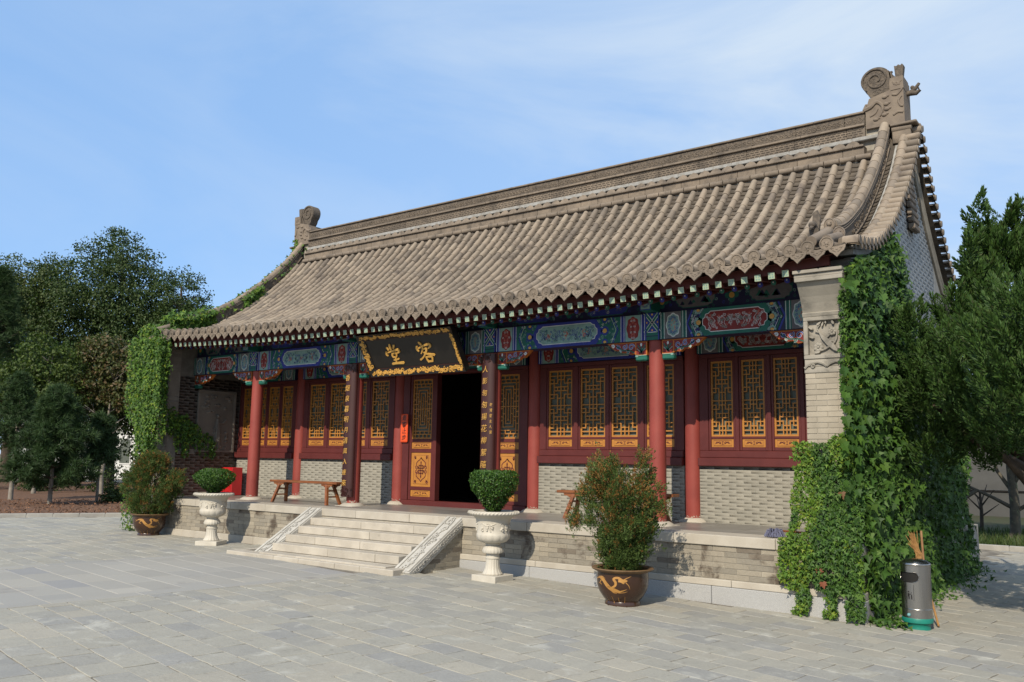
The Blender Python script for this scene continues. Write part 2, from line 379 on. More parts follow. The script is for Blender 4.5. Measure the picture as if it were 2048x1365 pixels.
def pave_area(name_root, root_label, piece, material, lx, ly, region, jit, tilt, maxparts=300, variants=6, gap=.012, hjit=.006, ulim=None):
    vs_ = [slab_shape(lx-gap, ly-gap, 0.0, .005, jit) for _ in range(variants)]
    items = []
    u0, u1, v0, v1 = region
    row = 0; v = v0
    while v < v1:
        u = u0+(lx*.5 if row % 2 else 0)+RND.uniform(-.05, .05)
        while u < u1:
            uu, vv = u+lx/2, v+ly/2
            X, Y = to_world(uu, vv)
            ok = ulim(uu, vv, X, Y)
            if ok and in_view((X, Y, ground_z(X)), .10):
                items.append((X, Y, project((X, Y, ground_z(X)))[2]))
            u += lx
        v += ly; row += 1
    items.sort(key=lambda q: q[2])
    mats4 = []
    for X, Y, d in items:
        z = ground_z(X)+RND.uniform(-hjit, hjit)
        slope = -0.021 if X >= 2 else 0.0
        M = Matrix.Translation((X, Y, z)) @ Matrix.Rotation(ROT, 4, 'Z') @ Matrix.Rotation(RND.uniform(-tilt, tilt), 4, 'X') @ Matrix.Rotation(-math.atan(slope)+RND.uniform(-tilt, tilt)*.6, 4, 'Y')
        if RND.random() < .5: M = M @ Matrix.Rotation(PI, 4, 'Z')
        M = M @ Matrix.Diagonal((1-.045*RND.random()**3, 1-.05*RND.random()**3, 1, 1))
        mats4.append(M)
    rest = mats4[maxparts:]
    return vs_, mats4[:maxparts], rest
def near_wall(X, Y): return Y < -.05 or X > 8.98 or X < -8.66
def is_path(uu, vv): return PATH_U[0]+.09 < uu < PATH_U[1]-.25 and vv < .2
def bed_side(X, Y):   # left of the garden kerb line
    return (X+15.0)*2.8-(Y+.36)*1.75 < 0
def court_ok(uu, vv, X, Y):
    return near_wall(X, Y) and not is_path(uu, vv) and not bed_side(X-.2, Y) and not (-2.6 < X < 2.15 and Y > -1.62) and Y < 12.6
def make_paving(name, piece, material, lx, ly, region, jit, tilt, ulim, stuff_name, **k):
    vs_, first, rest = pave_area(name, '', piece, material, lx, ly, region, jit, tilt, ulim=ulim, **k)
    # the bed the slabs lie in is the surface itself
    b = MB()
    us = np.linspace(region[0], region[1], 9); vv = np.linspace(region[2], region[3], 7)
    pts = [(to_world(u, v)) for v in vv for u in us]
    b.add([(p[0], p[1], ground_z(p[0])-.008) for p in pts], [(j*9+i, j*9+i+1, (j+1)*9+i+1, (j+1)*9+i) for j in range(6) for i in range(8)])
    root = tag(b.build(name, m_ground), kind='structure')
    mesh = [q.mesh(piece, material) for q in vs_]
    WORLD[root.name] = Vector((0, 0, 0))
    for M in first: link(piece, RND.choice(mesh), root, M)
    if rest:
        big = MB()
        for M in rest:
            q = RND.choice(vs_); big.add([M @ Vector(p) for p in q.v], q.f)
        tag(big.build(stuff_name, material, root), kind='stuff')
    return root
make_paving('courtyard_pavement', 'paving_brick', m_pave, .455, .335, (-19, 17, -8.2, 15.5), .009, .006, court_ok, 'far_paving_bricks', hjit=.003, gap=.007)
def stone_path():
    bed = MB(); us = np.linspace(PATH_U[0]-.1, PATH_U[1], 6); vv = np.linspace(-7.6, .05, 7); pts = [to_world(u, v) for v in vv for u in us]
    bed.add([(p[0], p[1], ground_z(p[0])-.012) for p in pts], [(j*6+i, j*6+i+1, (j+1)*6+i+1, (j+1)*6+i) for j in range(6) for i in range(5)])
    root = tag(bed.build('stone_path', m_ground), kind='structure'); WORLD[root.name] = Vector((0, 0, 0))
    v = -.1; r = 0
    while v > -7.4:
        u = PATH_U[0]+.145; k = 0
        while u < PATH_U[1]-.31:
            l = (.46 if (k == 0 and r % 2) else .92); e = min(u+l, PATH_U[1]-.305)
            if PATH_U[1]-.305-e < .2: e = PATH_U[1]-.305
            X, Y = to_world((u+e)/2, v-.23)
            if in_view((X, Y, .1), .1):
                link('path_slab', slab_shape(e-u-.007, .453, 0, .006, .003).mesh('path_slab', m_path), root, Matrix.Translation((X, Y, ground_z(X)+.003+RND.uniform(-.001, .001))) @ Matrix.Rotation(ROT, 4, 'Z'))
            u = e; k += 1
        v -= .46; r += 1
stone_path()
def border(u):
    root = None; L = 1.15; v = -.1; k = 0
    b = MB(); b.box(-L/2+.004, L/2-.004, -.14, .14, -.05, 0, ch=.005); me = b.mesh('border_slab', m_path)
    host = bpy.data.objects['stone_path']
    while v > -7.5:
        X, Y = to_world(u, v-L/2)
        if in_view((X, Y, .1), .1): link('border_slab', me, host, Matrix.Translation((X, Y, ground_z(X)+.006)) @ Matrix.Rotation(ROT+PI/2, 4, 'Z'))
        v -= L
border(PATH_U[1]-.16); border(PATH_U[0]+.0)
# ------------------------------------------------------------------ the hall
FL = 0.95                                       # veranda floor
COLX = (-5.41, -1.91, 1.91, 5.41); YC = 1.167; YW = 2.54
XL, XR = -8.5, 8.81; XIL, XIR = -7.92, 8.18; YP = 0.35
hall = thing('hall', (0.15, 4.6, 0), 'long grey tiled hall with red columns, painted beams and a raised stone veranda', 'hall')

def pchip(xs, ys):
    xs = np.array(xs, float); ys = np.array(ys, float); h = np.diff(xs); d = np.diff(ys)/h
    m = np.zeros(len(xs)); m[1:-1] = 2*d[:-1]*d[1:]/np.where(d[:-1]+d[1:] == 0, 1, d[:-1]+d[1:]); m[0] = d[0]*.9; m[-1] = d[-1]
    def f(x):
        i = int(min(max(np.searchsorted(xs, x)-1, 0), len(h)-1)); t = (x-xs[i])/h[i]
        return float(ys[i]*(1+2*t)*(1-t)**2+h[i]*m[i]*t*(1-t)**2+ys[i+1]*t*t*(3-2*t)+h[i]*m[i+1]*t*t*(t-1))
    return f
YE, YR = -0.05, 4.70
prof = pchip([-.05, 1.03, 2.15, 3.11, 3.87, 4.32, 4.75], [4.77, 5.03, 5.63, 6.40, 7.14, 7.68, 8.25])
RX0 = 0.25
def lift(x, y): return .23*min(1.2, abs(x-RX0)/8.7)**2.5*max(0, 1-(y-YE)/4.2)**1.3
def roof_z(x, y): return prof(y)+lift(x, y)

# ---- platform
plat = MB()
plat.box(-8.6, 8.95, .0175, 8.9, -.3, FL-.16)
platform = plat.build('platform', m_joint, hall)
def brick_box(l, h, d=.05, c=.0022):
    b = MB(); b.box(-l/2, l/2, 0, d, -h/2, h/2, ch=c); return b
def bricks(parent, material, x0, x1, z0, z1, y, l, h, maxparts, gap=.008, name='brick', stuff='brickwork', order=None, axis='x', clip=None, jit=.004, d=.05):
    """courses of single bricks on a wall face; the nearest ones are objects, the rest one joined part"""
    vs_ = [brick_box(l-gap, h-gap, d) for _ in range(2)]
    half = brick_box(l/2-gap, h-gap, d)
    it = []; n = max(1, round((z1-z0)/h)); hh = (z1-z0)/n
    for r in range(n):
        z = z0+(r+.5)*hh; x = x0-(l*.5 if r % 2 else 0)
        while x < x1-.02:
            a, e = max(x, x0), min(x+l, x1)
            if e-a > .06:
                xc = (a+e)/2
                if clip is None or clip(xc, z):
                    sc = (e-a-gap)/(l-gap)
                    if axis == 'x': M = Matrix.Translation((xc, y-RND.uniform(0, jit), z)) @ Matrix.Diagonal((sc, 1, hh/h, 1))
                    elif axis == '+x': M = Matrix.Translation((y+RND.uniform(0, jit), xc, z)) @ Matrix.Rotation(PI/2, 4, 'Z') @ Matrix.Diagonal((sc, 1, hh/h, 1))
                    P = M.to_translation(); it.append(((Vector(P)-CAM).length, M))
            x += l
    it.sort(key=lambda q: q[0])
    me = vs_[0].mesh(name, material)
    for dd, M in it[:maxparts]: link(name, me, parent, M)
    if it[maxparts:]:
        V, F = stack(vs_[0].v, [f for f in vs_[0].f if len(f) == 4], [M for dd, M in it[maxparts:]])
        off = np.array(WORLD[parent.name]); tag(link(stuff, np_mesh(stuff, V-off, F, material), parent), kind='stuff')
bricks(platform, m_brick, 2.02, 8.95, .335, .80, .012, .36, .0775, 190, stuff='platform_brickwork', gap=.006)
bricks(platform, m_brick, -8.6, -1.95, .25, .80, .012, .36, .0775, 110, stuff='platform_brickwork', gap=.006)
def row_of(parent, name, material, x0, x1, ln, y0, y1, z0, z1, ch=.008, jit=.12, label=None):
    x = x0
    while x < x1-.05:
        e = min(x1, x+ln*(1+RND.uniform(-jit, jit)))
        if x1-e < ln*.35: e = x1
        b = MB(); b.box(x+.003, e-.003, y0-RND.uniform(0, .003), y1, z0, z1, ch=ch); b.build(name, material, parent); x = e
row_of(platform, 'kerb_stone', m_kerbstone, -8.62, -1.95, 1.25, -.02, .55, .80, FL)
row_of(platform, 'kerb_stone', m_kerbstone, -1.95, 2.02, 1.3, 0.0, .55, .80, FL-.002)
row_of(platform, 'kerb_stone', m_kerbstone, 2.02, 8.97, 1.4, -.02, .55, .80, FL)
row_of(platform, 'plinth_stone', m_kerbstone, 2.02, 8.99, 1.6, -.035, .5, .235, .33)
row_of(platform, 'granite_plinth', m_granite, 2.02, 9.0, 1.5, -.045, .5, -.3, .232)
row_of(platform, 'plinth_stone', m_kerbstone, -8.62, -1.95, 1.6, -.03, .5, .02, .245)
# floor slabs of the veranda
fx = -7.9
while fx < 8.1:
    for j, (a, e) in enumerate(((.556, 1.2), (1.2, 1.85), (1.85, 2.6))):
        b = MB(); b.box(fx+.004, min(fx+.78, 8.16)-.004, a+.003, e-.003, FL-.06, FL-.004-RND.uniform(0, .002), ch=.004); b.build('floor_slab', m_floor, platform)
    fx += .78

# ---- staircase against the platform
stair = thing('stone_staircase', (.1, -.75, .1), 'five pale stone steps between carved cheek slabs leading up to the hall door', 'staircase')
SX0, SX1 = -1.55, 1.78
b = MB(); z = ground_z(0)
for k in range(5): b.box(SX0-.3, SX1+.3, -.30*(k+1)+.02+.04, 0.0, -.2, .80-.145*(k)-.15)
b.build('core', m_joint, stair)
for k in range(1, 6):
    zt = .95-.145*k-.03; y0 = -.30*k; x = SX0
    lens = [1.05, 1.35, 1.2, .9, 1.4]; i = k
    while x < SX1-.05:
        e = min(SX1, x+lens[i % 5]*(1+RND.uniform(-.15, .15)));
        if SX1-e < .4: e = SX1
        s_ = MB(); s_.box(x+.003, e-.003, y0+RND.uniform(0, .006), y0+.33, zt-.14, zt, ch=.008); s_.build('step_stone', m_step, stair); x = e; i += 1
zs0 = .95-.145*5-.03
x = -2.45; i = 0
while x < 2.03:
    e = min(2.03, x+(.62, .8, .7, .95)[i % 4]);
    if 2.03-e < .3: e = 2.03
    s_ = MB(); s_.box(x+.003, e-.003, -1.58+RND.uniform(0, .006), -1.28, zs0-.3, zs0-.027, ch=.01); s_.build('base_slab', m_step, stair); x = e; i += 1
for sx in (-2.45, 1.9):
    s_ = MB(); s_.box(sx, sx+.13, -1.275, -.01, zs0-.3, zs0-.03, ch=.01); s_.build('base_slab', m_step, stair)
def spiral_pts(cx, cy, r, turns, a0=0.0, d=1, n=26, r1=.18):
    return [(cx+r*(1-(1-r1)*i/n)*math.cos(a0+d*2*PI*turns*i/n), cy+r*(1-(1-r1)*i/n)*math.sin(a0+d*2*PI*turns*i/n)) for i in range(n+1)]
for sx, sgn in ((-1.93, -1), (1.80, 1)):
    x0, x1 = sx, sx+.38
    top = Vector((0, 0.02, .955)); bot = Vector((0, -1.36, zs0-.07))
    ln = (bot-top).length; U = Vector((1, 0, 0)); V = (top-bot).normalized(); nrm = U.cross(V)
    b = MB(); M = frame((x0, bot.y, bot.z), U, V, nrm)
    b.box(0, x1-x0, 0, ln, -.16, 0, ch=.01, M=M); ck = b.build('cheek_slab', m_cheek, stair)
    r = MB(); r.box(.012, .07, .02, ln-.02, 0, .022, ch=.006, M=M); r.box(x1-x0-.07, x1-x0-.012, .02, ln-.02, 0, .022, ch=.006, M=M)
    def put(u, v, h=.012): return M @ Vector((u, v, h))
    for k in range(13):
        vv = .1+k*(ln-.2)/12; uu = (x1-x0)/2+.05*math.sin(k*2.1)
        for q in range(3):
            pts = spiral_pts(uu+RND.uniform(-.04, .04), vv+RND.uniform(-.04, .04), RND.uniform(.03, .055), RND.uniform(.5, .9), RND.uniform(0, 6), RND.choice((1, -1)), 7)
            r.tube([put(*p) for p in pts], .009, 5)
    r.tube([put((x1-x0)/2+.06*math.sin(t*9), .05+t*(ln-.1)) for t in [i/40 for i in range(41)]], .008, 5)
    r.build('relief_carving', m_cheek, stair)
    # side face: carved band along the slope and a brick triangle
    xs = x1 if sgn > 0 else x0
    s2 = MB()
    for k in range(22):
        vv = .06+k*(ln-.12)/21
        pts = spiral_pts(0, 0, .045, 1.2, k*1.3, 1 if k % 2 else -1, 9)
        s2.tube([(xs+(.006 if sgn > 0 else -.006), (bot+V*(vv+p[0])).y, (bot+V*(vv+p[0])).z-.085+p[1]*.9) for p in pts], .008, 4)
    s2.build('relief_carving', m_cheek, stair)
    tri = MB(); xa = x1-.035 if sgn > 0 else x0+.0
    tri.prism([(-1.17, 0.06), (0, 0.06), (0, .80)], (x1-.03 if sgn > 0 else x0+.05, 0, 0), (0, 1, 0), (0, 0, 1), .02); tri.build('side_wall', m_joint, stair)
    if sgn > 0:
        hs = stair.children[-1]
        bricks(hs, m_brick, -1.16, 0, .06, .83, x1-.028, .30, .0775, 60, axis='+x', clip=lambda y, z: z < .765+y*.64 and y > -1.05, d=.03)

# ---- columns
def column(name, x, y, r0, z1, plinth=True):
    b = MB(); b.lathe([(r0*1.0, FL+.05), (r0*1.005, FL+.6), (r0*.97, FL+1.8), (r0*.93, z1)], 28, (x, y, 0)); c = b.build(name, m_red, hall)
    p = MB(); p.box(x-.27, x+.27, y-.27, y+.27, FL-.03, FL+.004, ch=.004)
    p.lathe([(.27, FL+.004), (.262, FL+.02), (.21, FL+.05), (.185, FL+.062), (r0+.01, FL+.064)], 28, (x, y, 0)); p.build('plinth', m_kerbstone, c)
    chips = MB()
    for k in range(22):
        a = RND.uniform(PI*1.02, PI*1.98); zz = FL+.066+abs(RND.gauss(0, .025)); s = RND.uniform(.006, .02); rr = r0*1.004+.0012
        pts = [(x+rr*math.cos(a+da/r0), y+rr*math.sin(a+da/r0), zz+dz) for da, dz in ((-s, 0), (s, -.2*s), (s*.6, s*.8), (-s*.4, s*.6))]
        chips.add(pts, [(0, 1, 2, 3)])
    chips.build('paint_chips', m_kerbstone, c); return c
for x in COLX: column('column', x, YC, .142, 4.03)
for x in COLX: column('wall_column', x, YW+.02, .15, 4.35)

# ---- painted timber: a small painter that lays flat colour shapes on a face
class Paint:
    def __init__(s, O, U, V, first=0.0): s.b = MB(); s.O = Vector(O); s.U = Vector(U); s.V = Vector(V); s.N = s.U.cross(s.V).normalized(); s.f = first
    def P(s, u, v, l): return s.O+s.U*u+s.V*v+s.N*(.0012*l+s.f)
    def poly(s, pts, c, l=1): s.b.add([s.P(p[0], p[1], l) for p in pts], [tuple(range(len(pts)))], c)
    def rect(s, u0, u1, v0, v1, c, l=1): s.poly([(u0, v0), (u1, v0), (u1, v1), (u0, v1)], c, l)
    def ell(s, cu, cv, ru, rv, c, l=1, n=14): s.poly([(cu+ru*math.cos(2*PI*i/n), cv+rv*math.sin(2*PI*i/n)) for i in range(n)], c, l)
    def stroke(s, pts, w, c, l=1):
        L = []; R = []; k = len(pts)
        for i, p in enumerate(pts):
            a = pts[max(i-1, 0)]; b = pts[min(i+1, k-1)]; d = Vector((b[0]-a[0], b[1]-a[1]));
            if d.length < 1e-9: d = Vector((1, 0))
            d.normalize(); ww = w/2
            L.append(s.P(p[0]-d.y*ww, p[1]+d.x*ww, l)); R.append(s.P(p[0]+d.y*ww, p[1]-d.x*ww, l))
        s.b.add(L+R, [(i+k, i+1+k, i+1, i) for i in range(k-1)], c)
    def loop(s, pts, w, c, l=1): s.stroke(pts+[pts[0], pts[1]], w, c, l)
    def curl(s, cu, cv, r, c, l=1, w=.012, a0=0., d=1, turns=1.25): s.stroke(spiral_pts(cu, cv, r, turns, a0, d, 14), w, c, l)
    def medal(s, cu, cv, ru, rv, c, rim, l=1):
        """scalloped lozenge"""
        n = 40
        pt = lambda k: [(cu+ru*k*(1+.07*math.cos(8*a))*math.copysign(abs(math.cos(a))**.9, math.cos(a)), cv+rv*k*(1+.05*math.cos(8*a))*math.copysign(abs(math.sin(a))**.9, math.sin(a))) for a in [2*PI*i/n for i in range(n)]]
        s.poly(pt(1), rim, l); s.poly(pt(.9), c, l+1)
    def build(s, name, parent): return s.b.build(name, PAINT, parent)

def cart(u0, u1, v0, v1, k=.0):
    """cartouche outline with stepped scalloped ends"""
    h = v1-v0; e = h*.42; m = (v0+v1)/2
    R_ = [(u1-e, v0), (u1-e*.72, v0+h*.10), (u1-e*.38, v0+h*.13), (u1-e*.3, v0+h*.27), (u1-.02*e, v0+h*.36), (u1, m), (u1-.02*e, v1-h*.36), (u1-e*.3, v1-h*.27), (u1-e*.38, v1-h*.13), (u1-e*.72, v1-h*.10), (u1-e, v1)]
    Lf = [(u0+u1-p[0], p[1]) for p in reversed(R_)]
    return R_+Lf
def cross_cell(p, u0, u1, h):
    p.rect(u0, u1, 0, h, GREEN, 1); q = h*.3
    p.rect(u0, u1, 0, q, GREEN, 2); p.rect(u0, u1, q*.42, q*.52, NAVY, 3); p.rect(u0, u1, q*.92, q, WHITE, 3)
    p.rect(u0, u1, q, h, BLUE, 2)
    um = (u0+u1)/2; vm = (q+h)/2
    for a, c in (((u0, q, u1, h), 0), ((u0, h, u1, q), 0)):
        p.stroke([(a[0], a[1]), (a[2], a[3])], .075, GREEN, 3); 
        for o in (-.03, .03): p.stroke([(a[0]+o, a[1]), (a[2]+o, a[3])], .008, WHITE, 4)
    for du, dv in ((0, .42), (0, -.42), (.4, 0), (-.4, 0)): p.ell(um+du*(u1-u0), vm+dv*(h-q), .018, .018, GOLD, 5, 8)
    p.rect(u0-.002, u0+.02, 0, h, BLUE, 5); p.rect(u1-.02, u1+.002, 0, h, BLUE, 5)
def band(p, u, w, h, c):
    p.rect(u, u+w, 0, h, c, 2); p.rect(u+w*.08, u+w*.16, 0, h, WHITE, 3); p.rect(u+w*.84, u+w*.92, 0, h, WHITE, 3); p.rect(u+w*.47, u+w*.53, 0, h, NAVY, 3)
def beam_paint(p, u0, u1, h, kind):
    A, B = (BLUE, GREEN) if kind else (GREEN, BLUE)
    W = u1-u0; p.rect(u0, u1, 0, h, NAVY, 0)
    e = .30
    for side in (0, 1):
        f = (lambda t: u0+t) if side == 0 else (lambda t: u1-t)
        def rect(a, b, c, l): p.rect(min(f(a), f(b)), max(f(a), f(b)), 0, h, c, l)
        rect(0, .10, A, 1); rect(.02, .03, WHITE, 2); rect(.08, .09, WHITE, 2); rect(.05, .055, NAVY, 2)
        rect(.10, .10+e, TEAL if kind else VIOL, 1)
        cu = f(.10+e/2)
        if kind:
            p.medal(cu, h/2, e*.40, h*.44, RED, RED, 2)
            for k in range(11):
                du = RND.uniform(.06, .6)*e*.5*(1-abs(k-5)/7); a_ = RND.uniform(0, 6)
                for m_ in (-1, 1): p.curl(cu+m_*du, h/2+(k-5)*h*.074, .021, PINK if k % 3 else WHITE, 4, .0055, a_ if m_ > 0 else PI-a_, m_)
        else:
            p.medal(cu, h/2, e*.42, h*.44, TEAL, WHITE, 2)
            for k in range(14):
                a = 2*PI*k/14; p.curl(cu+math.cos(a)*e*.24, h/2+math.sin(a)*h*.30, .024, BLUE, 4, .008, a, 1)
            for k in range(9): p.ell(cu+RND.uniform(-1, 1)*e*.12, h/2+(k-4)*h*.055, .011, .011, PINK, 4, 6)
        rect(.10+e, .20+e, A, 1); rect(.12+e, .13+e, WHITE, 2); rect(.18+e, .19+e, WHITE, 2); rect(.15+e, .155+e, NAVY, 2)
        # chevron field between the band and the cartouche
        a0 = .20+e; a1 = W*.5-W*.155
        rect(a0, a1+.2, B if kind else NAVY, 1)
        for o, c in ((.0, B), (.035, WHITE), (.045, A), (.085, WHITE)):
            p.stroke([(f(a0+o+.10), 0), (f(a0+o), h/2), (f(a0+o+.10), h)], .03 if c in (A, B) else .007, c, 2)
        for o, c in ((-.02, A), (.03, WHITE), (.05, B), (.09, WHITE)):
            p.stroke([(f(a1-o+.02), 0), (f(a1-o-.12), h/2), (f(a1-o+.02), h)], .035 if c in (A, B) else .007, c, 2)
        cu = f((a0+a1)/2+.0)
        for k in range(64):
            aa = a0+.06+RND.random()*(a1-a0-.08); vv = RND.uniform(.05, .95)*h
            p.curl(f(aa), vv, RND.uniform(.015, .026), (GREEN, TEAL, WHITE, BLUE, TEAL)[k % 5], 3, .0065, RND.uniform(0, 6), 1 if k % 2 else -1)
        for vv, rr in ((h*.5, .052), (h*.98, .04), (h*.02, .04)):
            vv = min(max(vv, rr*.55), h-rr*.55)
            for q in range(10):
                a = 2*PI*q/10; 
                if 0.012 < vv+math.sin(a)*rr*1.25 < h-.012: p.ell(cu+math.cos(a)*rr*1.25, vv+math.sin(a)*rr*1.25, rr*.42, rr*.42, BLUE if kind else TEAL, 4, 7)
            if rr < vv < h-rr: p.ell(cu, vv, rr*.8, rr*.8, GOLD, 5, 12)
            else: p.ell(cu, min(max(vv, rr*.6), h-rr*.6), rr*.8, rr*.55, GOLD, 5, 12)
    m = (u0+u1)/2; cw = W*.19
    p.poly([(m-cw-.02, 0), (m+cw+.02, 0), (m+cw+.15, h/2), (m+cw+.02, h), (m-cw-.02, h), (m-cw-.15, h/2)], A, 4)
    C = cart(m-cw-.04, m+cw+.04, h*.13, h*.88)
    p.poly(C, TEAL if kind else RED, 5); p.loop(C, .012, WHITE, 6)
    for k in range(46):
        du = RND.uniform(.02, .94)*cw; dv = h*RND.uniform(.24, .77); r_ = RND.uniform(.016, .034); a_ = RND.uniform(0, 6); s_ = 1 if k % 2 else -1
        col_ = (BLUE, BLUE, NAVY, GREEN)[k % 4] if kind else (WHITE, TEAL, WHITE, PINK)[k % 4]
        p.curl(m+du, dv, r_, col_, 6, .007, a_, s_); p.curl(m-du, dv, r_, col_, 6, .007, PI-a_, -s_)
    for k in range(5):
        for s_ in (-1, 1):
            u0_ = m+s_*cw*(.1+.18*k); p.stroke([(u0_, h*.3), (u0_+s_*.03, h*.42), (u0_+s_*.01, h*.55), (u0_+s_*.06, h*.68)], .007, BLUE if kind else WHITE, 6)
    if kind:
        for k in (-1, 0, 1):
            for q in range(14): p.ell(m+k*cw*.62+RND.gauss(0, .028), h*.48+RND.gauss(0, .035), .010, .012, PINK, 7, 6)

BZ0, BZ1 = 4.03, 4.49
ends = [XIL]+list(COLX)+[XIR]
kinds = [0, 1, 0, 1, 0]
for i in range(5):
    a, e = ends[i], ends[i+1]
    b = MB(); b.box(a+.001, e-.001, 1.02, 1.30, BZ0, BZ1, ch=.012); bm = b.build('painted_beam', PN, hall)
    p = Paint((0, 1.018, BZ0+.006), (1, 0, 0), (0, 0, 1)); h = BZ1-BZ0-.012
    u0 = a+(.13 if i > 0 else .0); u1 = e-(.13 if i < 4 else .0)
    beam_paint(p, u0, u1, h, kinds[i]); p.build('painted_decoration', bm)
    # the painted beam over the door wall, one step further in
    b = MB(); b.box(a+.15, e-.15, YW-.12, YW+.1, 3.93, 4.40); bw = b.build('wall_beam', PN, hall)
    p = Paint((0, YW-.122, 3.936), (1, 0, 0), (0, 0, 1)); beam_paint(p, a+.16, e-.16, .44, kinds[i]); p.build('painted_decoration', bw)
    # purlin board above the beam
    b = MB(); b.box(a, e, 1.10, 1.36, BZ1+.004, 4.98); pb = b.build('purlin_board', PN, hall)
    p = Paint((0, 1.098, BZ1+.01), (1, 0, 0), (0, 0, 1)); hh = .36
    p.rect(a+.02, e-.02, 0, hh, NAVY, 0)
    nC = 2; W = e-a
    for k in range(nC):
        cm = a+W*(.27+.46*k); cw = W*.125
        C = cart(cm-cw, cm+cw, hh*.12, hh*.92)
        p.poly(C, VIOL if i in (0, 4) or (i == 2) else BLUE, 2); p.loop(C, .014, GREEN, 3)
        if i in (0, 4, 2):
            for q in range(7):
                x0 = cm+RND.uniform(-.8, .8)*cw; zz = hh*RND.uniform(.2, .35); s = RND.uniform(.03, .10)
                p.poly([(x0-s*.7, zz), (x0+s*.8, zz), (x0+s*.25, zz+s), (x0+s*.05, zz+s*1.15), (x0-s*.2, zz+s*.7)], NAVY if q % 2 else GREEN, 3)
        else:
            for q in range(20): p.curl(cm+RND.uniform(-.85, .85)*cw, hh*RND.uniform(.25, .8), .03, (TEAL, VIOL, WHITE)[q % 3], 3, .006, RND.uniform(0, 6))
    for cm in (a+W*.5, a+W*.05, e-W*.05):
        for (du, dv, c) in ((.0, .0, GOLD),):
            for q in range(4):
                an = q*PI/2; p.ell(cm+math.cos(an)*.07, hh*.5+math.sin(an)*.07, .05, .05, GREEN, 2, 10)
            p.ell(cm, hh*.5, .048, .048, GOLD, 4, 12)
    for q in range(int(W*26)):
        uu = a+.05+RND.random()*(W-.1)
        p.curl(uu, hh*RND.uniform(.08, .92), .028, (GREEN, BLUE, GREEN, TEAL)[q % 4], 1, .008, RND.uniform(0, 6), 1 if q % 2 else -1)
    p.build('painted_decoration', pb)
for x in COLX:
    b = MB(); b.box(x-.135, x+.135, 1.0, 1.31, BZ0-.001, BZ1+.001, ch=.004); jb = b.build('beam_joint', PN, hall)
    p = Paint((0, .9985, BZ0), (1, 0, 0), (0, 0, 1)); cross_cell(p, x-.13, x+.13, BZ1-BZ0); p.build('painted_decoration', jb)
    b = MB(); b.box(x-.105, x+.105, .75, 1.099, 4.50, 4.80, ch=.004); hd = b.build('beam_head', PG, hall)
    p = Paint((x-.1, .7485, 4.505), (1, 0, 0), (0, 0, 1)); p.rect(0, .2, 0, .29, BLUE, 1); p.rect(.015, .185, .015, .275, TEAL, 2)
    for q in range(12): p.curl(.1+math.cos(q*PI/6)*.06, .145+math.sin(q*PI/6)*.09, .02, BLUE, 3, .007, q)
    for q in range(9): p.ell(.1+RND.gauss(0, .018), .145+(q-4)*.018, .009, .010, PINK, 4, 6)
    p.build('painted_decoration', hd)

# ---- carved brackets under the beam
def bracket(x, sgn, clipx=None):
    L = .78; H = .30
    edge = [(0, 0), (L, 0), (L*.80, -.13), (L*.72, -.125), (L*.62, -.175), (L*.52, -.165), (L*.42, -.215), (L*.33, -.20), (L*.2, -.235), (L*.2, -.235), (0, -.235)]
    if clipx: edge = [(min(p[0], clipx), p[1]) for p in edge]
    O = Vector((x+sgn*.142, 1.075, BZ0-.001)); U = Vector((sgn, 0, 0)); V = Vector((0, 0, 1))
    b = MB()
    if sgn > 0: b.prism(edge, O, U, V, .09, 0)
    else: b.prism([(-p[0], p[1]) for p in edge], O, Vector((1, 0, 0)), V, .09, 0)
    f = (lambda p: (p[0], p[1])) if sgn > 0 else (lambda p: (-p[0], p[1]))
    br = b.build('carved_bracket', PO, hall)
    p = Paint(O, (1, 0, 0), V)
    sc = .88; inner = [(.02+q[0]*.93, -.02+q[1]*.86) for q in edge]
    p.poly([f(q) for q in inner], RED, 1); lim = clipx or L
    p.rect(*sorted((f((.205, 0))[0], f((.225, 0))[0])), -.225, -.012, ORANGE, 2)
    for k in range(3): p.stroke([f(q) for q in [(.11, -.20), (.10+.03*(k-1), -.13), (.105+.07*(k-1), -.06)]], .022, GREEN, 3)
    for k in range(4): p.stroke([f((.11, -.19)), f((.11+.055*(k-1.5), -.12))], .012, TEAL, 3)
    p.ell(*f((.11, -.055)), .02, .03, WHITE, 4, 8)
    for k, (uu, vv, r, c) in enumerate(((.30, -.09, .062, BLUE), (.43, -.075, .05, BLUE), (.55, -.07, .04, BLUE), (.66, -.055, .03, WHITE), (.37, -.16, .03, GREEN), (.50, -.13, .028, TEAL))):
        if uu < lim-.05:
            p.curl(*f((uu, vv)), r, WHITE, 3, .026, k, sgn*(1 if k % 2 else -1), 1.1); p.curl(*f((uu, vv)), r, c, 4, .016, k, sgn*(1 if k % 2 else -1), 1.1)
    p.stroke([f(q) for q in [(.24, -.19), (.34, -.14), (.46, -.14), (min(.6, lim-.04), -.05)]], .02, GREEN, 4)
    p.build('painted_decoration', br)
    s_ = MB(); x0, x1 = sorted((O.x, O.x+sgn*.22)); s_.box(x0, x1, 1.06, 1.18, BZ0-.335, BZ0-.25, ch=.02); s_.build('bracket_block', PG, br)
    s_ = MB(); x0, x1 = sorted((O.x+sgn*.005, O.x+sgn*.17)); s_.box(x0, x1, 1.065, 1.17, BZ0-.249, BZ0-.236, ch=.003); xx = O.x+sgn*.19; s_.box(xx-.025, xx+.025, 1.055, 1.12, BZ0-.27, BZ0-.235, ch=.004); s_.build('bracket_block', PT, br)
for x in COLX:
    bracket(x, -1); bracket(x, 1)
bracket(XIR+.142, -1); bracket(XIL-.142, 1)

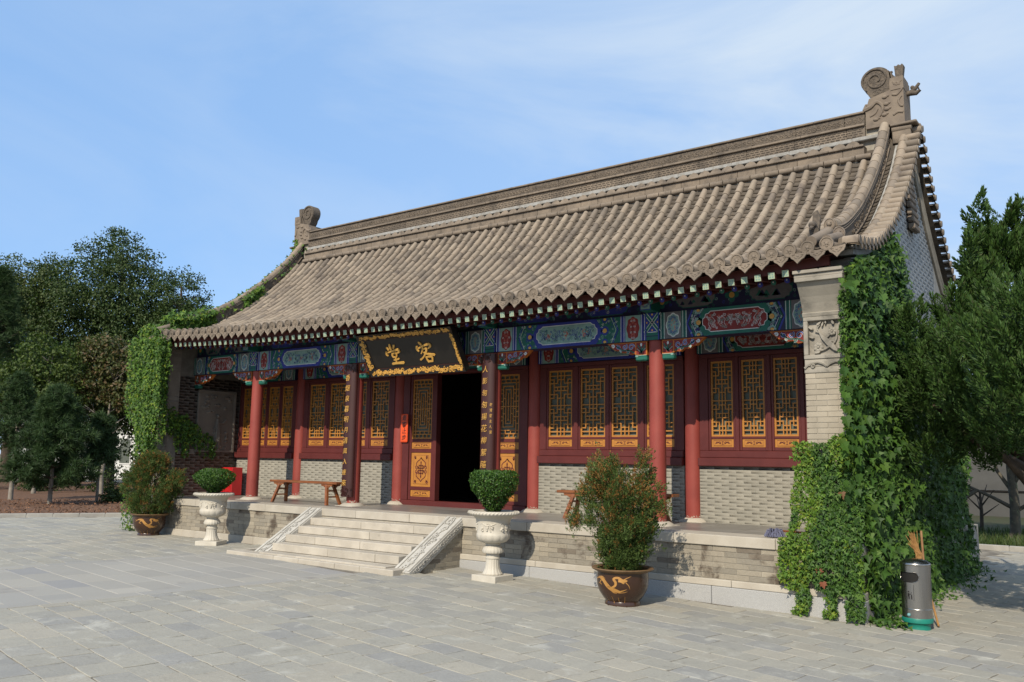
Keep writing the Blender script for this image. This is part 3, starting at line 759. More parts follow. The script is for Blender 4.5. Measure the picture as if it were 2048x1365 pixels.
# ---- eaves: fascia, square and round rafters
EX0, EX1 = -8.35, 8.12
b = MB(); n = 60
for i in range(n):
    xa, xb = EX0-.1+(EX1+.62-EX0)*i/n, EX0-.1+(EX1+.62-EX0)*(i+1)/n
    za, zb = roof_z(xa, YE), roof_z(xb, YE)
    v = []
    for xx, zz in ((xa, za), (xb, zb)): v += [(xx, .125, zz-.215), (xx, .125, zz-.03), (xx, .18, zz-.03), (xx, .18, zz-.215)]
    b.add(v, [(0, 4, 5, 1), (1, 5, 6, 2), (2, 6, 7, 3), (3, 7, 4, 0)])
b.build('fascia_board', m_eave, hall)
b = MB()
for i in range(n):          # boards under the tiles
    xa, xb = EX0+(EX1+.6-EX0)*i/n, EX0+(EX1+.6-EX0)*(i+1)/n
    for ya, yb in ((-.03, .124), (.181, .6), (.6, 1.2), (1.2, 2.0), (2.0, 2.7)):
        v = [(x, y, roof_z(x, y)-.115-(.03 if y > .3 else 0)) for x, y in ((xa, ya), (xb, ya), (xb, yb), (xa, yb))]
        b.add(v, [(3, 2, 1, 0)])
b.build('eave_boarding', m_eave, hall)
PALE = mat('rafter_end_paint', (.36, .42, .30), (.26, .34, .24), .6, 30, 80, .2)
sq = MB(); sq.box(-.052, .052, 0, .9, -.052, .052, ch=.003, mi=0)
sq.box(-.048, .048, -.004, .001, -.048, .048, mi=1)
for (u0, u1, v0, v1) in ((-.03, -.008, .008, .03), (.008, .03, .008, .03), (-.03, -.008, -.03, -.008), (.008, .03, -.03, -.008)): sq.box(u0, u1, -.0065, -.004, v0, v1, mi=2)
me_sq = sq.mesh('square_rafter', [m_eave, PALE, PT])
def round_mesh(c):
    rb = MB(); rb.tube([(0, 0, 0), (0, 1.0, 0)], .047, 12, 0, True)
    rb.lathe([(.047, -.012), (.043, .0), (.026, .010), (.0, .016)], 12, (0, 0, 0), 1, None, True, False)
    k = len(rb.v)-48
    for i in range(k, len(rb.v)): x, y, z = rb.v[i]; rb.v[i] = (x, -z, y)
    rb.ball((0, -.014, .012), .013, 2, 6, 4)
    return rb.mesh('round_rafter', [m_eave, c, PW])
me_rb, me_rg = round_mesh(PB), round_mesh(PG)
x = 8.02; i = 0
while x > -8.3:
    z = roof_z(x, .1)
    M = Matrix.Translation((x, .10, z-.262)) @ Matrix.Rotation(math.radians(9), 4, 'X'); link('square_rafter', me_sq, hall, M)
    M = Matrix.Translation((x-.10 if x > -8.15 else x, .46, z-.29)) @ Matrix.Rotation(math.radians(17), 4, 'X'); link('round_rafter', (me_rb, me_rg)[i % 2], hall, M)
    x -= .205; i += 1
# ---- wall between the inner columns: dado, sills, windows, doors
def scroll_motif(p, cu, cv, w, h, c, l=3):
    p.loop([(cu-w/2, cv-h/2), (cu+w/2, cv-h/2), (cu+w/2, cv+h/2), (cu-w/2, cv+h/2)], .008, c, l)
    for s in (-1, 1):
        p.curl(cu+s*w*.16, cv, h*.26, c, l, h*.13, 0 if s > 0 else PI, s, 1.1); p.curl(cu+s*w*.32, cv+h*.03, h*.22, c, l, h*.12, PI if s > 0 else 0, -s, 1.0)
        p.stroke([(cu+s*w*.1, cv-h*.2), (cu+s*w*.25, cv+h*.2), (cu+s*w*.43, cv-h*.18)], h*.1, c, l)
    p.stroke([(cu, cv-h*.25), (cu, cv+h*.25)], h*.12, c, l); p.stroke([(cu-w*.06, cv+h*.25), (cu+w*.06, cv+h*.25)], h*.1, c, l); p.stroke([(cu-w*.06, cv-h*.25), (cu+w*.06, cv-h*.25)], h*.1, c, l)
GOLDS = [m_gold, m_maroon]
class Paint2(Paint):
    def build(s, name, parent): return s.b.build(name, GOLDS, parent)
def lattice_window_bars(W, H):
    """step-pattern lattice: list of bars (u0, v0, u1, v1)"""
    B = []; ux = [i/6 for i in range(7)]; n = 17; vz = [i/n for i in range(n+1)]
    hb = lambda a, b, r: B.append((a/6, r/n, b/6, r/n)); vb = lambda a, r0, r1: B.append((a/6, r0/n, a/6, r1/n))
    hb(0, 6, 1); hb(0, 6, n-1); vb(3, 0, n)
    for r0 in (0, 8):
        # lower rungs
        for a in (2, 4): vb(a, r0, r0+2); 
        hb(2, 4, r0+2); 
        for s in (0, 1):
            m_ = (lambda a: a) if s == 0 else (lambda a: 6-a)
            H_ = lambda a, b, r: hb(min(m_(a), m_(b)), max(m_(a), m_(b)), r)
            V_ = lambda a, q0, q1: vb(m_(a), q0, q1)
            H_(0, 2, r0+3); V_(2, r0+2, r0+3) ; V_(1, r0+2, r0+4); H_(0, 1, r0+2) ; V_(1, r0+4, r0+5); H_(1, 3, r0+4)
            V_(2, r0+4, r0+5); H_(1, 3, r0+5); V_(1, r0+5, r0+7); H_(0, 2, r0+6); H_(0, 1, r0+7); V_(2, r0+6, r0+7)
        hb(2, 4, r0+7); 
        for a in (2, 4): vb(a, r0+7, r0+9)
        hb(0, 6, r0+8) if r0 == 0 else None
    return B
def lattice_door_bars(W, H):
    B = []; n = 18
    for k, (i, j) in enumerate(((2, 2), (3, 3), (4, 4))):
        u0, u1 = (k+1.0)/8, 1-(k+1.0)/8; v0, v1 = i/n, 1-i/n
        B += [(u0, v0, u1, v0), (u0, v1, u1, v1), (u0, v0, u0, v1), (u1, v0, u1, v1)]
    B += [(.5, 5/n, .5, 1-5/n), (3.6/8, 5/n, 4.4/8, 5/n), (3.5/8, .5, 4.5/8, .5), (0, .5, 3/8, .5), (5/8, .5, 1, .5)]
    for r in (1,): B += [(0, r/n, 1, r/n), (0, 1-r/n, 1, 1-r/n), (0, 2/n, 1/8, 2/n), (7/8, 2/n, 1, 2/n), (0, 1-2/n, 1/8, 1-2/n), (7/8, 1-2/n, 1, 1-2/n)]
    for k in range(5): B += [(k*.22+.1, 0, k*.22+.1, 1/n), (k*.22+.1, 1-1/n, k*.22+.1, 1)]
    for k in range(4): B += [(k*.25+.12, 1/n, k*.25+.12, 2/n), (k*.25+.12, 1-2/n, k*.25+.12, 1-1/n)]
    for k, r in enumerate((4, 6, 7.5, 10.5, 12, 14)):
        q = k % 2
        B += [(0, r/n, (1+q)/8, r/n), (1-(1+q)/8, r/n, 1, r/n), ((1+q)/8, (r+.9)/n, (2+q)/8, (r+.9)/n), (1-(2+q)/8, (r+.9)/n, 1-(1+q)/8, (r+.9)/n)]
    return B
def lattice_mesh(W, H, bars, t=.021, d=.028, rim=.032):
    b = MB()
    b.box(0, W, 0, d+.012, 0, rim); b.box(0, W, 0, d+.012, H-rim, H); b.box(0, rim, .001, d+.011, rim, H-rim); b.box(W-rim, W, .001, d+.011, rim, H-rim)
    iw, ih = W-2*rim, H-2*rim
    for k, (u0, v0, u1, v1) in enumerate(bars):
        e = (k % 7)*.0007
        if abs(u0-u1) < 1e-6: x = rim+u0*iw; b.box(x-t/2, x+t/2, .006+e, d+e, rim+v0*ih, rim+v1*ih)
        else: z = rim+v0*ih; b.box(rim+u0*iw-t/2*(u0 > .01), rim+u1*iw+t/2*(u1 < .99), .005+e, d+.001+e, z-t/2, z+t/2)
    return b
LZ0, LZ1 = 2.45, 3.79
def sash_mesh(w, lw_, z0, z1, holes):
    """maroon leaf frame with openings"""
    b = MB(); y0, y1 = 0, .06; mx_ = (w-lw_)/2
    b.box(0, mx_, y0, y1, z0, z1, ch=.004); b.box(w-mx_, w, y0, y1, z0, z1, ch=.004)
    zz = [z0]+[q for h in holes for q in h]+[z1]
    for i in range(0, len(zz), 2): b.box(mx_+.0005, w-mx_-.0005, y0+.004, y1, zz[i], zz[i+1], ch=.003)
    return b
WIN = {}
for key, LW, SW in (('wide', .565, .655), ('narrow', .415, .50)):
    bb = MB(); bb.box(0, LW, 0, .01, 0, LZ1-LZ0)
    p = Paint2((0, 0, 0), (1, 0, 0), (0, 0, 1)); p.b.box(0, LW, 0, .012, 0, .146, 0, ch=.003); scroll_motif(p, LW/2, .073, LW*.80, .098, 1, 1)
    WIN[key] = (LW, SW, lattice_mesh(LW, LZ1-LZ0, lattice_window_bars(LW, LZ1-LZ0), t=.021 if key == 'wide' else .018).mesh('lattice', m_gold), bb.mesh('pane', m_paper),
                sash_mesh(SW, LW, 2.205, 3.85, [(2.262, 2.408), (LZ0, LZ1)]).mesh('sash', m_maroon), p.b.mesh('scroll_panel', GOLDS))
bays = [(-7.92, -5.56), (-5.26, -2.06), None, (2.06, 5.26), (5.56, 8.18)]
def bay(i, a, e):
    W = e-a; LW, SW, me_lat, me_pane, me_sash, me_lowp = WIN['narrow' if i in (0, 4) else 'wide']
    dp = MB(); dp.box(a, e, YW-.0535, YW+.25, FL-.05, 1.925); dd = dp.build('dado_wall', m_joint_fine, hall)
    bricks(dd, m_brick_clean, a, e, FL, 1.925, YW-.055, .27, .0565, 0, stuff='dado_brickwork', gap=.004, jit=.0008)
    b = MB(); b.box(a, e, YW-.14, YW+.25, 1.926, 2.075, ch=.012); b.build('sill', m_maroon, hall)
    b = MB(); b.box(a+.01, e-.01, YW-.07, YW+.2, 2.076, 2.20, ch=.01); b.build('lower_rail', m_maroon, hall)
    b = MB(); b.box(a+.01, e-.01, YW-.05, YW+.2, 3.855, 3.929, ch=.008); b.build('upper_rail', m_maroon, hall)
    cx = (a+e)/2; tot = 4*SW; free = W-tot
    jamb = min(.16, free*.3); mid = (free-2*jamb)
    offs = [a+jamb, a+jamb+SW+mid*.40, 0, 0]; offs[2] = offs[1]+SW+mid*.2; offs[3] = e-jamb-SW
    if i in (0, 4): offs = [a+free*.28+k*(SW+free*.12) for k in range(4)]
    b = MB(); b.box(a+.005, e-.005, YW+.065, YW+.16, 2.201, 3.854); b.build('window_backing', m_maroon, hall)
    for k, x in enumerate(offs):
        w_ = link('window', me_sash, hall, Matrix.Translation((x, YW-.03, 0)))
        o = (SW-LW)/2
        link('lattice', me_lat, w_, Matrix.Translation((x+o, YW-.012, LZ0))); link('pane', me_pane, w_, Matrix.Translation((x+o, YW+.05, LZ0)))
        link('scroll_panel', me_lowp, w_, Matrix.Translation((x+o, YW-.012, 2.262)))
    posts = [(a, offs[0])]+[(offs[k]+SW, offs[k+1]) for k in range(3)]+[(offs[3]+SW, e)]
    for (q0, q1) in posts:
        if q1-q0 > .012: b = MB(); b.box(q0+.002, q1-.002, YW-.045, YW+.06, 2.201, 3.854, ch=.006); b.build('post', m_maroon, hall)
for i, q in enumerate(bays):
    if q: bay(i, *q)
# doors
DW, DZ0, DZ1 = .60, 2.42, 3.77
me_dlat = lattice_mesh(DW, DZ1-DZ0, lattice_door_bars(DW, DZ1-DZ0), t=.019).mesh('lattice', m_gold)
bb = MB(); bb.box(0, DW, 0, .01, 0, DZ1-DZ0); me_dpane = bb.mesh('pane', m_paper)
def door(x, y=YW-.03, rot=0.0, name='door'):
    w = DW+.13; mx_ = .065
    b = MB(); holes = [(1.135, 1.28), (1.355, 2.115), (2.20, 2.345), (DZ0, DZ1)]
    b.box(0, mx_, 0, .06, 1.06, 3.86, ch=.004); b.box(w-mx_, w, 0, .06, 1.06, 3.86, ch=.004)
    zz = [1.06]+[q for h in holes for q in h]+[3.86]
    for i in range(0, len(zz), 2): b.box(mx_+.0005, w-mx_-.0005, .004, .06, zz[i], zz[i+1], ch=.003)
    M = Matrix.Translation((x, y, 0)) @ Matrix.Rotation(rot, 4, 'Z')
    d = link('door', b.mesh('door', m_maroon), hall, M)
    link('lattice', me_dlat, d, M @ Matrix.Translation((mx_, .018, DZ0))); link('pane', me_dpane, d, M @ Matrix.Translation((mx_, .07, DZ0)))
    for z0, hgt in ((1.135, .145), (2.20, .145)):
        p = Paint2((0, 0, 0), (1, 0, 0), (0, 0, 1)); p.b.box(0, DW, 0, .012, 0, hgt, 0, ch=.003); scroll_motif(p, DW/2, hgt/2, DW*.8, hgt*.66, 1, 1)
        link('scroll_panel', p.b.mesh('scroll_panel', GOLDS), d, M @ Matrix.Translation((mx_, .018, z0)))
    p = Paint2((0, 0, 0), (1, 0, 0), (0, 0, 1)); H = .76; p.b.box(0, DW, 0, .012, 0, H, 0, ch=.003); cu, cv = DW/2, H/2
    p.loop([(.08, .06), (DW-.08, .06), (DW-.08, H-.06), (.08, H-.06)], .008, 1, 1)
    half = [(0, .265), (.045, .215), (.10, .185), (.14, .14), (.135, .09), (.165, .06), (.165, .03), (.13, .012), (.13, -.012), (.165, -.03), (.165, -.06), (.135, -.09), (.14, -.14), (.10, -.185), (.045, -.215), (0, -.265)]
    p.loop([(cu+q[0], cv+q[1]) for q in half]+[(cu-q[0], cv+q[1]) for q in reversed(half)], .022, 1, 1)
    p.stroke([(cu, cv-.16), (cu, cv+.16)], .03, 1, 2)
    for vv, ww in ((-.085, .10), (-.02, .15), (.03, .15), (.085, .10)): p.stroke([(cu-ww/2-.02, cv+vv), (cu+ww/2+.02, cv+vv)], .02, 1, 2)
    for s in (-1, 1):
        p.stroke([(cu+s*.055, cv-.11), (cu+s*.055, cv+.11)], .018, 1, 2); p.curl(cu+s*.10, cv+.055, .035, 1, 2, .018, 0, s); p.curl(cu+s*.10, cv-.055, .035, 1, 2, .018, PI, -s)
        p.poly([(cu, cv+s*.20), (cu-.022, cv+s*.155), (cu+.022, cv+s*.155)], 1, 2)
        for t in (-1, 1): p.curl(cu+s*(DW/2-.125), cv+t*(H/2-.105), .032, 1, 1, .02, 1.0*s, s*t); p.curl(cu+s*(DW/2-.135), cv+t*(H/2-.13), .018, 1, 1, .016, 2.0, -s)
    link('carved_panel', p.b.mesh('carved_panel', GOLDS), d, M @ Matrix.Translation((mx_, .018, 1.355)))
    return d
door(-1.565); door(.86)
b = MB(); b.box(-1.76, 1.76, YW-.10, YW+.14, FL-.02, 1.055, ch=.012); b.build('threshold', m_maroon, hall)
for q0, q1 in ((-1.765, -1.57), (-.83, -.735), (.735, .855), (1.595, 1.765)):
    b = MB(); b.box(q0, q1, YW-.055, YW+.10, 1.056, 3.865, ch=.006); b.build('post', m_maroon, hall)
b = MB(); b.box(-1.765, 1.765, YW-.06, YW+.2, 3.866, 3.929, ch=.006); b.build('upper_rail', m_maroon, hall)
# interior shell
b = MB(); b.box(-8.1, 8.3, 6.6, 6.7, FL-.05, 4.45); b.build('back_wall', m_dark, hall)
b = MB(); b.box(-7.9, 8.1, 2.62, 6.6, FL-.03, FL-.01); b.build('inner_floor', m_floor, hall)
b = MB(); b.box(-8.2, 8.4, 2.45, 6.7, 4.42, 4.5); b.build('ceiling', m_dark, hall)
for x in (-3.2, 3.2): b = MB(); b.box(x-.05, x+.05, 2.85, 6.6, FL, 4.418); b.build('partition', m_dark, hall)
b = MB(); b.box(XIL, XIR, YW-.10, YW+.05, 4.401, 4.97); b.build('upper_wall', m_maroon, hall)

# ---- end walls and their piers
def gable_pts(x, y0, y1, top=-.14):
    pts = [(y0, -.2), (y1, -.2)]
    ys = [y1+(y0-y1)*i/30 for i in range(31)]
    for y in ys:
        yy = y if y <= YR else 2*YR-y
        pts.append((y, min(roof_z(x, yy)+top, 99)))
    return pts
for side, x0, x1 in ((1, XIR+.13, XR), (-1, XL, XIL-.13)):
    b = MB(); pts = gable_pts(x1 if side > 0 else x0, .62, 8.5)
    if side > 0: b.prism(pts, (x1-.0104, 0, 0), (0, 1, 0), (0, 0, 1), x1-x0-.04)
    else: b.prism(pts, (x1, 0, 0), (0, 1, 0), (0, 0, 1), x1-x0-.02)
    g = b.build('gable_wall', m_gable_joint if side > 0 else m_joint, hall)
    if side > 0:
        bricks(g, m_gable, .62, 6.4, 3.2, 7.9, x1-.010, .30, .078, 0, axis='+x', stuff='gable_brickwork', gap=.006, d=.03,
               clip=lambda y, z: z < roof_z(8.8, y if y <= YR else 2*YR-y)-.2, jit=.0004)
        for q in range(2):   # raised trim that follows the roof slope
            t = MB(); ys = [.7+(8.4-.7)*k/36 for k in range(37)]
            pa = [(x1+.012+.02*q, y, roof_z(8.8, y if y <= YR else 2*YR-y)-.36+.14*q) for y in ys]
            t.tube(pa, .035 if q else .05, 6, smooth=False); t.build('gable_trim', m_pier_grey, g)
        gk = MB()          # hanging gable ornament under the peak
        for k in range(9): gk.box(x1, x1+.12-.01*k, 4.3-.03*k, 4.75, 6.2+.13*k, 6.31+.13*k, ch=.02)
        gk.build('gable_ornament', m_ornament, g)
    # pier facing the court
    px0, px1 = (XIR, XR) if side > 0 else (XL, XIL)
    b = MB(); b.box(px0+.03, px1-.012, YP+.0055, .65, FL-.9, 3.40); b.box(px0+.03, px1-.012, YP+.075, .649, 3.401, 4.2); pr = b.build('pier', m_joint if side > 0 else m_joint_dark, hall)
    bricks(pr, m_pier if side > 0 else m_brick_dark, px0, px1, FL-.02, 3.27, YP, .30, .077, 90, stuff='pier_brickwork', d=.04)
    if True:   # return faces of the pier
        r = MB(); xin = px0 if side > 0 else px1
        r.box(min(xin+side*.004, xin+side*.02), max(xin+side*.004, xin+side*.02), YP+.042, .65, FL, 4.19); r.build('pier_return', m_pier_grey if side > 0 else m_brick_dark, pr)
    mm = m_pier_grey if side > 0 else m_brick_dark
    s_ = MB(); s_.box(px0-.005, px1+.0, YP-.012, .64, 3.272, 3.36, ch=.006)
    for sg in (-1, 1):
        cxp = (px0+px1)/2
        s_.tube([(cxp+sg*p[0], YP-.02, 3.40+p[1]) for p in [(0, -.04), (.05, .0), (.12, .025), (.2, .015), (.27, -.02), (.31, -.06)]], .02, 6)
        s_.tube([(cxp+sg*p[0], YP-.02, 3.36+p[1]) for p in spiral_pts(.2, .01, .04, 1.3, 0, 1, 12)], .014, 6)
    s_.box(px0, px1, YP-.004, .64, 3.362, 3.47, ch=.004)
    s_.build('scroll_course', mm, pr)
    # carved flower panel
    c = MB(); z0, z1 = 3.47, 4.08; c.box(px0, px1, YP+.055, .64, z0, z1)
    for (a, e, f, g_) in ((px0-.004, px1+.004, z0, z0+.06), (px0-.004, px1+.004, z1-.06, z1), (px0-.004, px0+.06, z0+.06, z1-.06), (px1-.06, px1+.004, z0+.06, z1-.06)):
        c.box(a, e, YP-.02, YP+.06, f, g_, ch=.008)
    cp = c.build('carved_panel', mm, pr)
    f_ = MB(); yy = YP+.028; X = lambda u: px0+.08+u*(px1-px0-.16); Z = lambda v: z0+.08+v*(z1-z0-.16)
    def br(pts, r):
        r = r if isinstance(r, list) else [r]*len(pts)
        f_.tube(smooth_path([(X(p[0]), yy, Z(p[1])) for p in pts], 4), smooth_rad(r, 4), 6)
    f_.prism([(X(p[0]), Z(p[1])) for p in ((.8, .04), (.70, .08), (.5, .26), (.34, .48), (.26, .70), (.40, .56), (.56, .44), (.70, .28), (.80, .12))], (0, yy-.016, 0), (1, 0, 0), (0, 0, 1), .045); br([(.78, .06), (.6, .24), (.44, .44), (.28, .68)], [.010, .012, .010, .006]); br([(.58, .22), (.4, .12), (.12, .05)], .014); br([(.42, .45), (.55, .55), (.62, .72), (.58, .85)], .012)
    br([(.66, .25), (.78, .45), (.8, .7)], .012); br([(.30, .66), (.22, .8), (.3, .92)], .010); br([(.3, .66), (.15, .72)], .010); br([(.5, .35), (.62, .38), (.75, .33)], .010)
    def petal(u, v, n=6, r=.055, ctr=True):
        for k in range(n):
            a = 2*PI*k/n; f_.ball((X(u)+math.cos(a)*r*.72, yy-.004, Z(v)+math.sin(a)*r*.72), r*.5, 0, 7, 4, (1, .55, 1))
        if ctr: f_.ball((X(u), yy-.02, Z(v)), r*.32, 0, 6, 4, (1, .6, 1))
    petal(.24, .2, 7, .06); petal(.66, .68, 7, .05)
    for (u, v, a, s) in ((.2, .9, .6, .06), (.1, .78, 2.6, .06), (.36, .86, 1.2, .05), (.86, .86, .9, .07), (.72, .9, 2.0, .06), (.9, .62, .2, .06), (.9, .4, -.4, .07), (.82, .22, -.9, .06), (.12, .5, 2.8, .05), (.3, .06, 3.4, .06), (.48, .93, 1.6, .04), (.93, .25, .2, .05)):
        d = (math.cos(a), math.sin(a)); n_ = (-d[1], d[0])
        pts = [(0, 0), (.4*s, .28*s), (s, .2*s), (1.5*s, 0), (s, -.2*s), (.4*s, -.28*s)]
        f_.prism([(X(u)+p[0]*d[0]+p[1]*n_[0], Z(v)+p[0]*d[1]+p[1]*n_[1]) for p in pts], (0, yy-.022, 0), (1, 0, 0), (0, 0, 1), .045)
    f_.build('relief_flower', mm, cp)
    # stepped corbel that leans out to carry the eave
    prof_c = [(4.085, -.015), (4.13, -.03), (4.15, .0), (4.20, -.02), (4.27, -.05), (4.36, -.10), (4.46, -.17), (4.55, -.23)]
    k_ = MB()
    for i in range(len(prof_c)-1):
        (za, ya), (zb, yb) = prof_c[i], prof_c[i+1]
        v = [(px0-.01, YP+ya, za), (px1+.01, YP+ya, za), (px1+.01, YP+yb, zb), (px0-.01, YP+yb, zb), (px0-.01, .64, za), (px1+.01, .64, za), (px1+.01, .64, zb), (px0-.01, .64, zb)]
        k_.add(v, [(0, 1, 2, 3), (1, 5, 6, 2), (4, 0, 3, 7), (3, 2, 6, 7), (5, 4, 7, 6), (1, 0, 4, 5)])
    k_.build('corbel', mm, pr)
    for k, (yy_, z_, h_) in enumerate(((-.275, 4.552, .062), (-.255, 4.616, .05), (-.29, 4.668, .05))):
        t = MB(); t.box(px0-.03-.01*k, px1+.01, YP+yy_, .64, z_, z_+h_, ch=.006); t.build('corbel_slab', mm, pr)
# left inner wall face with its dark relief panel
lw = MB(); lw.box(XIL-.13, XIL-.03, .65, YW+.05, FL-.05, 4.9); lwo = lw.build('side_wall', m_joint_dark, hall)
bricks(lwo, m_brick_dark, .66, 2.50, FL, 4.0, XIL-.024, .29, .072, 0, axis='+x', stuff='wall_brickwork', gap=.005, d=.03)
t = MB(); t.box(XIL-.02, XIL+.03, 1.2, 2.36, 2.06, 2.12, ch=.006); t.box(XIL-.02, XIL+.03, 1.2, 2.36, 3.62, 3.68, ch=.006); t.box(XIL-.02, XIL+.028, 1.2, 1.26, 2.12, 3.62, ch=.006); t.box(XIL-.02, XIL+.028, 2.3, 2.36, 2.12, 3.62, ch=.006)
t.box(XIL-.02, XIL+.012, .7, 1.19, 2.0, 2.14, ch=.004)
rp_ = t.build('relief_panel', m_brick_dark, lwo)
rl = MB(); rl.box(XIL-.01, XIL+.006, 1.262, 2.298, 2.122, 3.618)
def rr(pts, r): rl.tube([(XIL+.015, 1.26+p[0], 2.12+p[1]) for p in pts], r, 6)
rr([(.55, .22), (.57, .5), (.55, .72), (.56, .82)], [.10, .075, .055, .03]); rl.ball((XIL+.03, 1.82, 3.01), .05, 0, 8, 5); rr([(.56, .72), (.72, .70), (.82, .80)], .028); rr([(.55, .70), (.46, .55), (.50, .42)], .026); rr([(.52, .3), (.5, .06)], .05); rr([(.6, .3), (.62, .06)], .045)
for k in range(46):
    u, v = RND.uniform(.05, .98), RND.choice((RND.uniform(.95, 1.45), RND.uniform(.02, .5)))
    rl.ball((XIL+.01, 1.26+u, 2.12+v), RND.uniform(.03, .07), 0, 6, 4, (.5, 1, .7))
rl.build('relief_figure', m_brick_dark, rp_)
# ---- roof: pan tiles, cover tiles, eave discs, drip tiles
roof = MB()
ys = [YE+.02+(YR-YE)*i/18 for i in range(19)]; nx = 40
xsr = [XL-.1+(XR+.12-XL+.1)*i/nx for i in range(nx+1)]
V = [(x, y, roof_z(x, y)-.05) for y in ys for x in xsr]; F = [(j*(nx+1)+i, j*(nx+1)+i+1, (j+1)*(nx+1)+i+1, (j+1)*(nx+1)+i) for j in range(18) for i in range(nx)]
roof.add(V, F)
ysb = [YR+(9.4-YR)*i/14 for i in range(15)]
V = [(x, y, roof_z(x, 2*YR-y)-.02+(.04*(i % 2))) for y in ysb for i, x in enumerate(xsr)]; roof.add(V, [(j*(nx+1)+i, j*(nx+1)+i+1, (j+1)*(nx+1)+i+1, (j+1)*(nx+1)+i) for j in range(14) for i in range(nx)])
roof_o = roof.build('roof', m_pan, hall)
SP = .262
rows = [8.66-SP*i for i in range(65)]
# path lengths up the slope
S_Y = [YE]; s_acc = [0.0]; yy = YE
while yy < 4.24:
    y2 = yy+.02; s_acc.append(s_acc[-1]+math.hypot(.02, prof(y2)-prof(yy))); S_Y.append(y2); yy = y2
def y_at(s): return float(np.interp(s, s_acc, S_Y))
TOTAL = s_acc[-1]
def slope_frame(x, s, ds=.03):
    y = y_at(s); ya, yb = y_at(max(0, s-ds)), y_at(min(TOTAL, s+ds))
    t = Vector((0, yb-ya, roof_z(x, yb)-roof_z(x, ya))).normalized(); n = Vector((1, 0, 0)).cross(t)
    return Vector((x, y, roof_z(x, y))), t, n
def cover_shape(L, r0=.063, r1=.055, n=6, skirt=.035):
    """half-round tile along +Y, fat end first"""
    ang = [PI*i/n for i in range(n+1)]
    def ring(y, r): return [(r, y, -skirt)]+[(r*math.cos(a), y, r*math.sin(a)) for a in ang]+[(-r, y, -skirt)]
    v = ring(0, r0)+ring(.014, r0+.006)+ring(L, r1); k = n+3
    f = [(j*k+i, (j+1)*k+i, (j+1)*k+i+1, j*k+i+1) for j in range(2) for i in range(k-1)]
    return v, f, tuple(reversed(range(k)))
TL = .30
cv, cf_, ccap = cover_shape(TL+.03)
b = MB(); b.add(cv, cf_, 0, True); b.add(cv[:9], [ccap]); me_cover = b.mesh('roof_tile', m_tile)
Ms = []
for x in rows:
    s = .06; 
    while s < TOTAL-.05:
        P, t, n = slope_frame(x, s+TL*.5)
        P0, _, _ = slope_frame(x, s)
        if not (x > 8.42 and P0.y > .75) and not (x < -7.95 and P0.y > .75):
            d = t+Vector((RND.gauss(0, .012), 0, RND.gauss(0, .006))); d.normalize(); xx = d.cross(n).normalized(); nn = xx.cross(d)
            o = P0+n*(.038+RND.gauss(0, .003)); Ms.append(((o-CAM).length, frame(o, xx, d, nn)))
        s += TL
Ms.sort(key=lambda q: q[0])
for d, M in Ms[:300]: link('roof_tile', me_cover, roof_o, M)
V, F = stack(cv, cf_, [M for d, M in Ms[300:]]); V2, F2 = stack(cv[:9], [ccap], [M for d, M in Ms[300:]])
off = np.array(WORLD[hall.name])
ob = link('far_roof_tiles', np_mesh('far_roof_tiles', V-off, F, m_tile, smooth=True), roof_o); tag(ob, kind='stuff')
ob.data.set_sharp_from_angle(angle=math.radians(50))
ob = link('far_tile_ends', np_mesh('far_tile_ends', V2-off, F2, m_pan), roof_o); tag(ob, kind='stuff')
# pan tiles between the rows: shallow stepped troughs
pv, pf = [], []
n = 4; wd = SP/2-.03
def pring(y, dz): return [(-wd+2*wd*i/n, y, dz-.026*math.sin(PI*i/n)) for i in range(n+1)]
pv = pring(0, .030)+pring(0, .012)+pring(.16, .002); k = n+1
pf = [(i, i+1, k+i+1, k+i) for i in range(n)][::-1]
pf = [(k+i, k+i+1, i+1, i) for i in range(n)]+[(i, i+1, 2*k+i+1, 2*k+i) for i in range(n)]
Mp = []
for x in [r-SP/2 for r in rows]+[rows[0]+SP/2]:
    s = .02
    while s < TOTAL-.05:
        P0, t, nn = slope_frame(x, s)
        if not (x > 8.6 and P0.y > .8):
            Mp.append(frame(P0+nn*(RND.gauss(.004, .003)), Vector((1, 0, 0)), t, nn))
        s += .15
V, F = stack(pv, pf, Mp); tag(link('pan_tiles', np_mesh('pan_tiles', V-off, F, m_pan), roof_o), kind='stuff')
# eave discs and drip tiles
dsc = MB(); dsc.tube([(0, 0, 0), (0, .05, 0)], .098, 16, 0, False); 
def disc(r0, r1, y0, y1, mi=0): 
    m = 16; v = [(r0*math.cos(2*PI*i/m), y0, r0*math.sin(2*PI*i/m)) for i in range(m)]+[(r1*math.cos(2*PI*i/m), y1, r1*math.sin(2*PI*i/m)) for i in range(m)]
    dsc.add(v, [(i, (i+1) % m, m+(i+1) % m, m+i) for i in range(m)], mi)
disc(.098, .081, 0, -.002); disc(.081, .076, -.002, .008); m = 16
dsc.add([(.076*math.cos(2*PI*i/m), .008, .076*math.sin(2*PI*i/m)) for i in range(m)], [tuple(range(m))])
for (x, z, r) in ((0, .0, .03), (-.024, .02, .012), (.024, .02, .012), (0, -.035, .02), (-.035, -.02, .012), (.035, -.02, .012)): dsc.ball((x, .008, z), r, 0, 6, 4, (1, .5, 1))
me_disc = dsc.mesh('eave_disc', m_ridge)
dr = MB(); hw = SP/2-.012
top_ = [(-hw+2*hw*i/6, -.018*math.sin(PI*i/6)) for i in range(7)]
bot_ = [(-hw*.98, -.045), (-hw*.78, -.09), (-hw*.45, -.115), (0, -.175), (hw*.45, -.115), (hw*.78, -.09), (hw*.98, -.045)]
dr.prism(top_+bot_[::-1], (0, 0, 0), (1, 0, 0), (0, 0, 1), .022)
